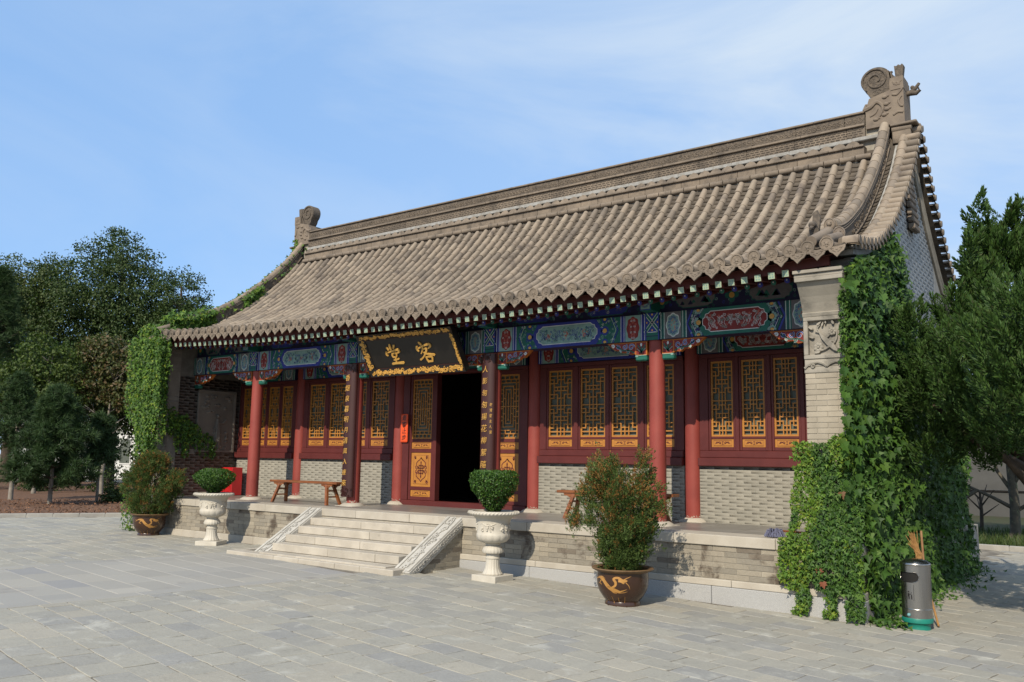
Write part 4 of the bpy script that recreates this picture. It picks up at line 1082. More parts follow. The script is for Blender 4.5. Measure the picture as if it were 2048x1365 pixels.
for sgn in (-1, 1): dr.tube([(sgn*u, -.002, v) for u, v in ((.01, -.10), (.05, -.075), (.075, -.045), (.04, -.04))], .007, 4)
dr.ball((0, -.002, -.06), .016, 0, 6, 4, (1, .5, 1))
me_drip = dr.mesh('drip_tile', m_ridge)
for x in rows:
    P, t, nn = slope_frame(x, .0)
    link('eave_disc', me_disc, roof_o, Matrix.Translation(P+Vector((RND.gauss(0, .004), -.015, .042+RND.gauss(0, .004)))) @ Matrix.Rotation(math.radians(RND.gauss(6, 3)), 4, 'X') @ Matrix.Rotation(RND.gauss(0, .1), 4, 'Y'))
for x in [r-SP/2 for r in rows]+[rows[0]+SP/2]:
    P, t, nn = slope_frame(x, 0)
    link('drip_tile', me_drip, roof_o, Matrix.Translation(P+Vector((RND.gauss(0, .004), .0, .0))) @ Matrix.Rotation(math.radians(RND.gauss(-8, 4)), 4, 'X') @ Matrix.Rotation(RND.gauss(0, .04), 4, 'Y'))

# ---- main ridge, layer by layer
ridge = MB(); RA, RB = -7.72, 8.12
ridge.box(RA-.3, RB+.3, 4.50, 4.90, 7.3, 8.55); ridge_o = ridge.build('main_ridge', m_joint, hall)
def rrow(name, ln, y0, z0, z1, m, ch=.006, jit=.1, yb=None): row_of(ridge_o, name, m, RA, RB, ln, y0, yb or (2*YR-y0), z0, z1, ch, jit)
fl = MB()          # row of half-round fillets where the field tiles meet the ridge
for x in np.arange(RA+.05, RB, .29): fl.tube([(x, 4.235, 7.665), (x+.27, 4.235, 7.665)], [.062, .056], 10)
fl.build('fillet_tiles', m_ridge, ridge_o)
mo = MB()
for x in np.arange(RA, RB-.1, .45): mo.box(x, x+.44, 4.27, 4.62, 7.55, 7.735, ch=.02)
mo.build('mortar_bed', m_mortar, ridge_o)
rrow('ridge_brick', .42, 4.30, 7.738, 7.885, m_ridge)
rrow('ridge_cap_course', .42, 4.25, 7.888, 7.925, m_ridge)
sc = MB(); x = RA; 
while x < RB-.2:
    sc.prism([(0, 0), (.245, 0), (.245, .05), (.20, .10), (.1225, .135), (.045, .10), (0, .05)], (x, 4.33, 7.928), (1, 0, 0), (0, .25, .97), .05)
    x += .25
sc.build('scalloped_tiles', m_ridge, ridge_o)
x = RA; mo = MB()
while x < RB-.1: mo.box(x, x+.6, 4.385, 4.65, 8.035+RND.uniform(-.01, .01), 8.12, ch=.012); x += .6
mo.build('mortar_band', m_mortar, ridge_o)
rrow('meander_band', .95, 4.415, 8.125, 8.325, m_ridge)
gr = MB(); x = RA
while x < RB-.06:
    for z, dx in ((8.155, 0), (8.20, .03), (8.245, 0), (8.29, .03)): gr.box(x+dx, x+dx+.075, 4.403, 4.416, z-.007, z+.007)
    x += .1
gr.build('meander_strips', m_carve, ridge_o)
rrow('ridge_cap_course', .95, 4.36, 8.328, 8.368, m_ridge)
rrow('carved_ridge_block', .95, 4.44, 8.371, 8.585, m_carve, .01)
gr = MB(); x = RA+.03
while x < RB-.1:
    gr.tube([(x+p[0], 4.436, 8.478+p[1]) for p in spiral_pts(.04, 0, .055, 1.2, RND.uniform(0, 6), 1, 9)], .012, 4); x += .095
gr.build('relief_scrolls', m_ridge, ridge_o)
rrow('ridge_cap_course', .95, 4.40, 8.588, 8.625, m_ridge)
cp = MB()
for x in np.arange(RA, RB-.1, .48): cp.tube([(x, YR, 8.63), (x+.475, YR, 8.63)], [.11, .10], 10)
cp.build('ridge_cap_tiles', m_ridge, ridge_o)

# ---- ridge-end ornaments: a curled tail over a carved block
def ridge_ornament(s, x0):
    """s=+1: the block's outer side is towards +x; x0 is the inner edge"""
    X = lambda u: x0+s*u
    def pr(b, poly, y, depth, mi=0):
        q = [(X(p[0]), p[1]) for p in poly]; b.prism(q, (0, y, 0), (1, 0, 0), (0, 0, 1), depth, mi)
    yf, dp = 4.42, .52
    b = MB(); pr(b, [(-.02, 8.35), (.66, 8.35), (.66, 9.22), (.42, 9.22), (.42, 9.02), (.30, 8.99), (.05, 8.93), (-.02, 8.72)], yf, dp)
    root = b.build('ridge_ornament', m_ornament, hall)
    t = MB(); c = (.17, 9.30); R = .27; pts = []
    for i in range(25):
        a = -2.25-(i/24)*4.2; pts.append((c[0]+R*math.cos(a), c[1]+R*math.sin(a)*.92))
    pts += [(.40, 9.44), (.46, 9.36), (.46, 9.0), (.24, 8.94), (.10, 8.93), (.03, 9.02)]
    pr(t, pts, yf+.06, .26); 
    t.tube([(X(c[0]+.0+q[0]), yf+.05, c[1]+q[1]) for q in spiral_pts(0, 0, .255, 1.75, -2.3, -1, 34, .22)], .018, 6)
    for i in range(60):
        a = RND.uniform(0, 2*PI); r = RND.uniform(.04, .23); t.ball((X(c[0]+r*math.cos(a)), yf+.058, c[1]+r*math.sin(a)*.9), .016, 0, 5, 3, (1, .5, 1))
    for i in range(40): t.ball((X(RND.uniform(.12, .40)), yf+.058, RND.uniform(8.97, 9.12)), .016, 0, 5, 3, (1, .5, 1))
    for k, (u, v, r) in enumerate(((.44, 9.42, .04), (.49, 9.36, .045), (.52, 9.29, .04), (.47, 9.47, .03))): t.ball((X(u-.04), yf+.16, v-.05), r, 0, 7, 5)
    t.build('curled_tail', m_carve, root)
    h = MB(); pr(h, [(.51, 9.22), (.62, 9.22), (.655, 9.50), (.63, 9.53), (.60, 9.505), (.565, 9.53), (.53, 9.505), (.49, 9.52)], yf+.12, .13); h.build('fan_handle', m_carve, root)
    m_ = MB(); pr(m_, [(.44, 9.0), (.665, 9.0), (.665, 9.24), (.44, 9.24)], yf-.012, .42); m_.build('crest_block', m_ornament, root)
    f = MB()
    def tb(pts, r):
        r = r if isinstance(r, list) else [r]*len(pts)
        f.tube(smooth_path([(X(p[0]), yf-.003, p[1]) for p in pts], 5), smooth_rad(r, 5), 6)
    tb([(-.05, 8.72), (.08, 8.76), (.17, 8.83), (.24, 8.80), (.29, 8.70), (.25, 8.58), (.17, 8.50)], [.04, .04, .035, .03, .03, .025, .02]); tb([(.06, 8.58), (.15, 8.62), (.20, 8.70)], .018)
    for (u, v) in ((.33, 8.90), (.35, 8.76), (.36, 8.66), (.31, 8.56), (.16, 8.50), (.0, 8.75)): f.ball((X(u), yf-.005, v), .045, 0, 8, 5, (1.2, .6, .8)); f.ball((X(u+.05), yf-.005, v+.015), .028, 0, 6, 4, (1.2, .6, .8))
    for pts in ([(.46, 8.92), (.54, 8.9), (.61, 8.96), (.64, 9.0)], [(.62, 8.86), (.57, 8.78), (.6, 8.68), (.65, 8.66)], [(.47, 8.52), (.55, 8.56), (.64, 8.54)], [(.5, 9.10), (.55, 9.14), (.6, 9.08)], [(.48, 9.16), (.55, 9.09), (.63, 9.16)]): tb(pts, .022)
    for k in range(5): f.ball((X(-.05+.01*k), yf+.02, 8.74+.02*k), .03, 0, 6, 4)
    f.build('relief_beast', m_ornament, root)
    g = MB(); g.tube([(X(.66), 4.7, 8.98), (X(.75), 4.7, 8.98), (X(.82), 4.7, 8.96), (X(.88), 4.7, 9.0), (X(.86), 4.7, 9.05)], [.05, .055, .045, .035, .02], 8); g.tube([(X(.74), 4.7, 9.0), (X(.82), 4.7, 9.06), (X(.88), 4.7, 9.14)], [.045, .035, .025], 8); g.ball((X(.76), 4.7, 9.08), .04, 0, 7, 5); g.build('side_beast_head', m_carve, root)
    # stepped base below, on the gable
    k_ = MB(); k_.box(min(X(.42), X(.74)), max(X(.42), X(.74)), 4.46, 4.94, 7.98, 8.30, ch=.01); k_.box(min(X(.40), X(.86)), max(X(.40), X(.86)), 4.40, 5.0, 8.30, 8.35, ch=.012)
    k_.tube([(X(.42), 4.5, 8.26), (X(.76), 4.5, 8.25)], [.07, .06], 8); k_.build('ornament_base', m_ridge, root)
    for o_ in [root]+list(root.children): o_.data.transform(Matrix.Translation((0, 0, -.09)))
ridge_ornament(1, 8.16); ridge_ornament(-1, -7.72)

# ---- sloping ridges at both ends
def slope_pts(x, y0, y1, n, dz): return [Vector((x, y0+(y1-y0)*i/n, roof_z(x, y0+(y1-y0)*i/n)+dz)) for i in range(n+1)]
me_cap = None
cvc, cfc, capc = cover_shape(.29, .082, .076, 8, .03); bb = MB(); bb.add(cvc, cfc, 0, True); bb.add(cvc[:11], [capc]); me_cap = bb.mesh('cap_tile', m_tile)
cvs, cfs, caps_ = cover_shape(.215, .066, .06, 7, .04); bb = MB(); bb.add(cvs, cfs, 0, True); bb.add(cvs[:10], [caps_]); 
bb.tube([(0, -.004, .0), (0, -.02, 0)], .062, 10, 0, True); me_verge = bb.mesh('verge_tile', m_tile)
bb = MB(); bb.prism([(-.06, .02), (.06, .02), (.05, -.05), (0, -.11), (-.05, -.05)], (0, 0, 0), (1, 0, 0), (0, 0, 1), .02); me_vdrip = bb.mesh('verge_drip', m_ridge)
def sloping_ridge(s, xr, y0=.92, y1=4.42):
    """s=+1 right end, -1 left end"""
    n = 26; pts = slope_pts(xr, y0, y1, n, 0); H = .40; hw = .075
    b = MB(); v = []
    for p in pts: v += [(p.x-hw, p.y, p.z-.05), (p.x+hw, p.y, p.z-.05), (p.x+hw, p.y, p.z+H), (p.x-hw, p.y, p.z+H)]
    f = []
    for i in range(n):
        for j in range(4): f.append((i*4+j, i*4+(j+1) % 4, (i+1)*4+(j+1) % 4, (i+1)*4+j))
    b.add(v, f+[(3, 2, 1, 0)]); rd = b.build('sloping_ridge', m_carve, hall)
    for sd in (-1, 1):
        st = MB()
        for dz, r in ((H-.012, .016), (H-.055, .012), (H-.095, .010), (.06, .014)): st.tube([(p.x+sd*(hw+.006), p.y, p.z+dz) for p in pts], r, 5, smooth=False)
        for q in range(70):
            i = RND.randrange(n); p = pts[i].lerp(pts[i+1], RND.random()); z = RND.uniform(.08, .22)
            st.tube([(p.x+sd*(hw+.004), p.y+a, p.z+z+c) for a, c in spiral_pts(0, 0, .04, 1.1, RND.uniform(0, 6), 1, 7)], .009, 4)
        st.build('relief_bands', m_ridge, rd)
    # rolled cap tiles on top
    sl = 0; i = 0; y = y0-.02
    while y < y1-.02:
        za = roof_z(xr, y); yb = y+.1; t = Vector((0, .1, roof_z(xr, yb)-za)).normalized(); nn = Vector((1, 0, 0)).cross(t)
        o = Vector((xr, y, za+H+.02)); link('cap_tile', me_cap, rd, frame(o, Vector((1, 0, 0)), t, nn)); y += .265*t.y
    # low outer row and the short verge tiles across it
    xo = xr+s*.31; y = .30
    while y < y1:
        za = roof_z(xo, y); yb = y+.1; t = Vector((0, .1, roof_z(xo, yb)-za)).normalized(); nn = Vector((1, 0, 0)).cross(t)
        link('cap_tile', me_cap, rd, frame(Vector((xo, y, za+.05)), Vector((1, 0, 0)), t, nn)); y += .265*t.y
    mb = MB(); ps = slope_pts(xo, .34, y1, 24, 0); v = []
    for p in ps: v += [(p.x-.13, p.y, p.z-.12), (p.x+.14, p.y, p.z-.12), (p.x+.14, p.y, p.z+.03), (p.x-.13, p.y, p.z+.03)]
    mb.add(v, [(i*4+j, i*4+(j+1) % 4, (i+1)*4+(j+1) % 4, (i+1)*4+j) for i in range(24) for j in range(4)]+[(3, 2, 1, 0)]); mb.build('mortar_bed', m_mortar, rd)
    return rd, xo
def verge(s, rd, xo, back):
    y = .17
    while y < (7.2 if back else 4.6):
        yy = y if y <= YR else 2*YR-y; x1 = xo+s*.27
        za = roof_z(x1, yy); zb = roof_z(x1, yy+.1); t = Vector((0, .1, zb-za)).normalized()
        if y > YR: t = Vector((0, -t.y, t.z))
        nn = Vector((1, 0, 0)).cross(t)
        if nn.z < 0: nn = -nn
        outw = Vector((s, 0, -.06)).normalized()
        o = Vector((x1, y, za+.045)); d = -outw; xx = d.cross(nn).normalized(); n2 = xx.cross(d)
        link('verge_tile', me_verge, rd, frame(o, xx, d, n2))
        o2 = Vector((x1, y, za+.03))+t*.095
        V_ = Vector((0, 0, 1)); U_ = V_.cross(outw).normalized()
        link('verge_drip', me_vdrip, rd, frame(o2, U_, -outw, V_) @ Matrix.Rotation(-.25, 4, 'X'))
        y += .205*max(.45, abs(t.y))
rdr, xo = sloping_ridge(1, 8.46); verge(1, rdr, xo, True)
rdl, xol = sloping_ridge(-1, -8.06); verge(-1, rdl, xol, False)
# lower end of the right sloping ridge: face tiles, a seated beast and the corner tubes
b = MB()
def ctube(x, y0, y1, dz0, dz1, r, m=0): b.tube([(x, y0+(y1-y0)*k/4, roof_z(x, y0+(y1-y0)*k/4)+dz0+(dz1-dz0)*k/4) for k in range(5)], r, 12, m)
for s, xr, rd in ((1, 8.46, rdr), (-1, -8.06, rdl)):
    b = MB(); ctube(xr-.02*s, -.02, .92, .12, .34, .078); ctube(xr+.20*s, -.04, .62, .10, .20, .07); b.build('corner_tube', m_ornament, rd)
    b = MB(); b.box(xr-.12, xr+.12, .82, .97, roof_z(xr, .9)-.02, roof_z(xr, .9)+.36, ch=.02)
    for (x, y, z, r) in ((xr, .80, roof_z(xr, .9)+.40, .085), (xr, .79, roof_z(xr, .9)+.20, .08), (xr+.20*s, .56, roof_z(xr, .6)+.24, .09)):
        b.lathe([(r, -.02), (r, .0), (r*.85, .01), (r*.8, 0), (0.001, .01)], 14, (0, 0, 0), 0, None, True, False); k = len(b.v)-70
        for i in range(k, len(b.v)): vx, vy, vz = b.v[i]; b.v[i] = (x+vx, y-vz, z+vy*1.15)
        b.ball((x, y-.01, z), r*.45, 0, 8, 5); b.ball((x-.3*r, y-.03, z+.25*r), r*.16, 0, 5, 4); b.ball((x+.3*r, y-.03, z+.25*r), r*.16, 0, 5, 4)
    b.build('face_tiles', m_ornament, rd)
    if s < 0: continue
    bx = xr-.30*s; by = 1.05; bz = roof_z(bx, by)+.1
    b = MB(); b.tube([(bx, by+.05, bz), (bx, by, bz+.16), (bx, by-.02, bz+.28), (bx, by-.06, bz+.36)], [.085, .095, .075, .05], 10)
    b.ball((bx, by-.09, bz+.34), .062, 0, 8, 6, (1, 1.3, .9)); b.tube([(bx, by-.12, bz+.30), (bx, by-.20, bz+.26)], [.04, .02], 7)
    b.tube([(bx, by-.05, bz+.16), (bx-.02, by-.14, bz+.05), (bx-.02, by-.16, bz-.06)], [.035, .03, .025], 7); b.tube([(bx+.04, by-.05, bz+.16), (bx+.05, by-.14, bz+.05), (bx+.05, by-.16, bz-.06)], [.035, .03, .025], 7)
    b.prism([(-.05, 0), (.05, 0), (.075, .28), (.03, .42), (-.04, .38)], (bx, by+.03, bz+.20), (1, 0, 0), (0, .1, .99), .05); b.build('seated_beast', m_carve, rd)
# ------------------------------------------------------------------ signs and boards
# big black name plaque, leaning out from the beam
pt0 = Vector((-1.10, .38, 4.50)); pb0 = Vector((-1.10, .86, 3.72)); PW_ = 2.56
plq = thing('name_plaque', (0.16, .86, 3.72), 'wide black lacquer plaque with two gold characters in a gold scroll frame above the door', 'plaque')
U = Vector((1, 0, 0)); V = (pt0-pb0).normalized(); H = (pt0-pb0).length; Np = U.cross(V)
M = frame(pb0, U, V, Np)
b = MB(); b.box(0, PW_, 0, H, -.06, 0, M=M, ch=0); b.build('board', m_ink, plq)
b = MB(); fw = .125
# flaring frame: inner edge on the board, outer edge forward
def frm(b, o, wd, z0, z1, mi=0):
    O = [(-o, -o), (PW_+o, -o), (PW_+o, H+o), (-o, H+o)]; I = [(wd, wd), (PW_-wd, wd), (PW_-wd, H-wd), (wd, H-wd)]
    v = [M @ Vector((p[0], p[1], z1)) for p in O]+[M @ Vector((p[0], p[1], z0)) for p in I]+[M @ Vector((p[0], p[1], -.07)) for p in O]
    b.add(v, [(i, (i+1) % 4, 4+(i+1) % 4, 4+i) for i in range(4)]+[(8+i, 8+(i+1) % 4, (i+1) % 4, i) for i in range(4)], mi)
frm(b, .02, fw, .008, .07); fr = b.build('frame', m_ink, plq)
g = MB()
def onframe(u, v):
    """point on the sloping frame face"""
    d = min(u+.02, v+.02, PW_+.02-u, H+.02-v); t = max(0, min(1, d/(fw+.02))); return M @ Vector((u, v, .07-(.062)*t+.006))
per = []
k = 0
def scrolls(u0, v0, u1, v1, cnt):
    for i in range(cnt):
        t = (i+.5)/cnt; u = u0+(u1-u0)*t; v = v0+(v1-v0)*t
        for q in range(3):
            cu, cv = u+RND.uniform(-.03, .03), v+RND.uniform(-.028, .028)
            pts = spiral_pts(cu, cv, RND.uniform(.028, .05), RND.uniform(.7, 1.3), RND.uniform(0, 6), RND.choice((1, -1)), 9)
            g.tube([onframe(min(max(p[0], -.015), PW_+.015), min(max(p[1], -.015), H+.015)) for p in pts], .0095, 4)
h2 = fw*.45
scrolls(h2, h2, PW_-h2, h2, 34); scrolls(h2, H-h2, PW_-h2, H-h2, 34); scrolls(h2, h2*2.4, h2, H-h2*2.4, 11); scrolls(PW_-h2, h2*2.4, PW_-h2, H-h2*2.4, 11)
g.build('gilded_scrolls', m_goldleaf, fr)
b = MB(); 
for (x0, x1, y0, y1) in ((fw, PW_-fw, fw, fw+.012), (fw, PW_-fw, H-fw-.012, H-fw)): b.box(x0, x1, y0, y1, .0, .014, M=M)
b.build('inner_bead', m_lacquer, fr)
def brush(b, pts, M_, n=14, depth=.02):
    """one brush stroke: (u, v, width) control points through a smooth curve"""
    P = []; k = len(pts)
    for i in range(k-1):
        p0, p1, p2, p3 = pts[max(i-1, 0)], pts[i], pts[i+1], pts[min(i+2, k-1)]
        m = max(3, n//(k-1))
        for j in range(m+(1 if i == k-2 else 0)):
            t = j/m; P.append([.5*(2*p1[c]+(p2[c]-p0[c])*t+(2*p0[c]-5*p1[c]+4*p2[c]-p3[c])*t*t+(3*p1[c]-p0[c]-3*p2[c]+p3[c])*t**3) for c in range(3)])
    L = []; R = []
    for i, p in enumerate(P):
        a, e = P[max(i-1, 0)], P[min(i+1, len(P)-1)]; d = Vector((e[0]-a[0], e[1]-a[1])); d = d.normalized() if d.length > 1e-6 else Vector((1, 0)); w_ = max(p[2], .004)/2
        L.append((p[0]-d.y*w_, p[1]+d.x*w_)); R.append((p[0]+d.y*w_, p[1]-d.x*w_))
    d0 = Vector((P[0][0]-P[1][0], P[0][1]-P[1][1])).normalized(); d1 = Vector((P[-1][0]-P[-2][0], P[-1][1]-P[-2][1])).normalized()
    s0 = [(P[0][0]+d0.x*P[0][2]*.35, P[0][1]+d0.y*P[0][2]*.35)]; e0 = [(P[-1][0]+d1.x*P[-1][2]*.35, P[-1][1]+d1.y*P[-1][2]*.35)]
    k = len(L); zt = depth+RND.uniform(0, .003)
    v = [M_ @ Vector((q[0], q[1], zt)) for q in L+R+s0+e0]+[M_ @ Vector((q[0], q[1], 0.002)) for q in L+R+s0+e0]; n_ = 2*k+2
    f = [(i+k, i+k+1, i+1, i) for i in range(k-1)]+[(2*k, k, 0), (2*k+1, k-1, 2*k-1)]
    f += [(i, i+1, n_+i+1, n_+i) for i in range(k-1)]+[(k+i+1, k+i, n_+k+i, n_+k+i+1) for i in range(k-1)]+[(0, n_, n_+2*k, 2*k), (2*k, n_+2*k, n_+k, k), (k-1, 2*k+1, n_+2*k+1, n_+k-1), (2*k+1, 2*k-1, n_+2*k-1, n_+2*k+1)]
    b.add(v, f)
# the two characters, right to left: ke (guest) and tang (hall), as brush strokes in a unit box
KE = [[(.30, .98, .09), (.40, .86, .12)], [(.10, .80, .08), (.06, .66, .10), (.14, .56, .06)], [(.16, .70, .07), (.5, .80, .08), (.86, .86, .11), (.92, .76, .10), (.76, .66, .05)],
      [(.44, .72, .08), (.36, .58, .07), (.22, .44, .04)], [(.42, .64, .06), (.62, .66, .08), (.56, .52, .09), (.30, .28, .07), (.06, .16, .09)], [(.38, .50, .06), (.62, .40, .09), (.98, .34, .11)],
      [(.44, .28, .07), (.46, .14, .08), (.50, .02, .07)], [(.44, .26, .06), (.66, .28, .09), (.80, .24, .09), (.74, .04, .08)], [(.50, .05, .07), (.74, .05, .07)]]
TANG = [[(.46, 1.0, .09), (.44, .86, .12), (.46, .74, .09)], [(.22, .86, .10), (.28, .74, .08)], [(.72, .94, .10), (.62, .80, .07)], [(.10, .66, .10), (.06, .54, .11), (.12, .46, .05)],
        [(.16, .62, .06), (.5, .68, .08), (.86, .72, .11), (.90, .62, .10), (.74, .56, .05)], [(.42, .56, .07), (.40, .44, .08), (.44, .36, .06)], [(.42, .55, .06), (.60, .57, .09), (.70, .52, .08), (.62, .38, .07)], [(.44, .38, .06), (.62, .38, .06)],
        [(.40, .24, .06), (.72, .28, .08)], [(.54, .36, .08), (.52, .2, .08), (.50, .10, .07)], [(.22, .06, .10), (.5, .08, .09), (.94, .08, .12)]]
for ch, cu in ((KE, PW_*.655), (TANG, PW_*.315)):
    b = MB(); SZ = .46
    for st in ch:
        brush(b, [((p[0]-.5)*SZ*.95, (p[1]-.5)*SZ, p[2]*SZ) for p in st], M @ Matrix.Translation((cu, H*.47, 0)))
    b.build('gold_character', m_goldleaf, plq)
b = MB()
for u in (.45, PW_-.45): b.tube([M @ Vector((u, .02, -.02)), M @ Vector((u, -.06, -.06)), (pb0.x+u, 1.03, BZ0+.02)], .012, 6)
b.build('hanger', m_ink, plq)

# long couplet boards in front of the two door columns
def couplet(x, z0, z1, words, label, small=None, zs=None):
    t = thing('couplet_board', (x, .98, z0), label, 'board', 'couplet boards on the door columns')
    b = MB(); n = 10; rw = .215; v = []; hw = .17
    prof_ = [(hw*math.sin(a), -rw*.93*(math.cos(a)-math.cos(.95))) for a in [-.95+1.9*i/n for i in range(n+1)]]
    prof_ = [(x+p[0]*1.2, 1.0+p[1]) for p in prof_]
    bk = [(p[0], p[1]+.028) for p in prof_]
    for z in (z0, z1): v += [(p[0], p[1], z) for p in prof_]+[(p[0], p[1], z) for p in bk[::-1]]
    m = 2*(n+1); b.add(v, [(i, (i+1) % m, m+(i+1) % m, m+i) for i in range(m)]+[tuple(reversed(range(m))), tuple(range(m, 2*m))], 0, True); bd = b.build('board', m_lacquer, t)
    for zz, h_ in ((z1-.16, .14), (z0+.02, .18)):
        cr_ = MB()
        for k in range(16):
            u = RND.uniform(-.8, .8); a = .95*u; cx, cy = x+1.2*hw*math.sin(a), 1.0-rw*.93*(math.cos(a)-math.cos(.95))-.002
            cr_.tube([(cx+p[0], cy, zz+RND.uniform(0, .001)+h_*RND.random()*.0+p[1]+h_*(k/16)) for p in spiral_pts(0, 0, .035, 1.0, RND.uniform(0, 6), 1, 7)], .008, 4)
        cr_.build('carved_end', m_lacquer, bd)
    yf = 1.0-rw*.93*(1-math.cos(.95))
    zz = zs if zs else [z1-.30-i*(z1-z0-.60)/(len(words)-1) for i in range(len(words))]
    for wch, z in zip(words, zz):
        sz = .135*RND.uniform(.95, 1.12)
        place_text('gold_character', wch, t, m_goldleaf, (x-.01, yf-.008, z), (1, 0, .05), (0, 0, 1), sz, .003, -.004, .12)
    if small:
        for k, wch in enumerate(small): place_text('small_character', wch, t, m_goldleaf, (x+.11, yf+.03, z1-.98-k*.105), (1, .28, 0), (0, 0, 1), .07, .002, -.004, .1)
    return t
couplet(-1.93, 1.14, 4.0, '香烟泉暮明月清風入座來', 'dark lacquer couplet board with eleven gold characters left of the door, beside the long bench')
couplet(1.89, 1.14, 4.0, '人影匆匆揚花柳絮隨春去', 'dark lacquer couplet board with a second small inscription on the column right of the door', '史境堂主人撰')
t = thing('wall_sign', (-1.67, 2.47, 2.65), 'narrow orange sign with four black characters hung left of the door', 'sign')
b = MB(); b.box(-1.78, -1.565, 2.435, 2.455, 2.345, 2.985, ch=.015); b.build('board', m_orange, t)
for k, wch in enumerate('遊客止步'): place_text('character', wch, t, m_ink, (-1.672, 2.433, 2.90-k*.148), (1, 0, 0), (0, 0, 1), .135, .002, .008, .08)

# ------------------------------------------------------------------ benches, box, mop
def bench_parts(root, L=1.55):
    b = MB(); b.box(-L/2, L/2, -.13, .13, .445, .495, ch=.008); b.build('seat', m_wood, root)
    for sx in (-1, 1):
        for sy in (-1, 1):
            b = MB(); x0 = sx*(L/2-.36); x1 = sx*(L/2-.22); y0 = sy*.085; y1 = sy*.19; w_ = .032
            v = [(x0-w_, y0-.028, .445), (x0+w_, y0-.028, .445), (x0+w_, y0+.028, .445), (x0-w_, y0+.028, .445), (x1-w_, y1-.028, 0), (x1+w_, y1-.028, 0), (x1+w_, y1+.028, 0), (x1-w_, y1+.028, 0)]
            b.add(v, [(0, 1, 2, 3), (7, 6, 5, 4), (0, 4, 5, 1), (1, 5, 6, 2), (2, 6, 7, 3), (3, 7, 4, 0)]); b.build('leg', m_wood, root)
            b = MB(); e = [(-.24, 0), (.18, 0), (.16, -.04), (.09, -.045), (.03, -.075), (-.1, -.075), (-.15, -.045), (-.22, -.04)]
            b.prism([(x0+sx*q[0]*-.9, .444+q[1]) for q in e], (0, sy*.105-.009, 0), (1, 0, 0), (0, 0, 1), .018); b.build('apron', m_wood, root)
        b = MB(); xm = sx*(L/2-.31); 
        for z, yy in ((.30, .12), (.17, .148)): b.box(xm-.012, xm+.012, -yy, yy, z-.016, z+.016)
        b.build('stretcher', m_wood, root)
bn = thing('bench', (0, 0, 0), 'long brown wooden trestle bench left of the door, fully in view', 'bench', 'wooden benches on the veranda'); bench_parts(bn, 2.34)
bn2 = copy_tree(bn); bn2['label'] = 'long brown wooden bench right of the door, mostly hidden behind the tall potted thuja'
bn.location = (-3.26, 1.0, FL); bn.rotation_euler = (0, 0, math.radians(-1.5)); bn2.location = (4.34, 1.62, FL); bn2.rotation_euler = (0, 0, math.radians(1))
m_redbox = mat('red_enamel', (.50, .018, .022), (.42, .014, .018), .35, 3, 50, .05, spec=.5)
t = thing('fire_cabinet', (-7.62, 2.14, FL), 'bright red metal cabinet standing in the left corner of the veranda', 'cabinet')
b = MB(); b.box(-7.88, -7.36, 1.98, 2.30, FL, FL+.72, ch=.01); b.build('body', m_redbox, t)
for x0, x1 in ((-7.865, -7.63), (-7.61, -7.375)):
    b = MB(); b.box(x0, x1, 1.962, 1.979, FL+.04, FL+.68, ch=.006); d = b.build('door', m_redbox, t)
    b = MB(); b.box(x0+.05, x1-.05, 1.952, 1.961, FL+.10, FL+.62, ch=.006); b.build('panel', m_redbox, d)
    b = MB(); hx = -7.655 if x0 < -7.7 else -7.585; b.box(hx-.012, hx+.012, 1.94, 1.9615, FL+.33, FL+.43, ch=.004); b.build('handle', m_ink, d)
m_mop = mat('blue_grey_yarn', (.16, .17, .26), (.08, .08, .12), .95, 60, 120, .3)
t = thing('mop', (7.72, .28, FL), 'blue grey string mop head lying on the veranda edge by the ivy', 'mop')
b = MB()
for k in range(70):
    a = RND.uniform(0, 2*PI); r = RND.uniform(.05, .17); h = RND.uniform(.05, .13)
    b.tube([(7.72+.05*math.cos(a), .22, FL+.10), (7.72+r*.7*math.cos(a), .22+r*.5*math.sin(a), FL+h), (7.72+r*math.cos(a), .22+r*.7*math.sin(a), FL+.012)], .009, 5)
b.build('yarn', m_mop, t)
b = MB(); b.tube([(7.74, .24, FL+.10), (8.15, .62, FL+.06)], .014, 8); b.build('handle', m_wood, t)

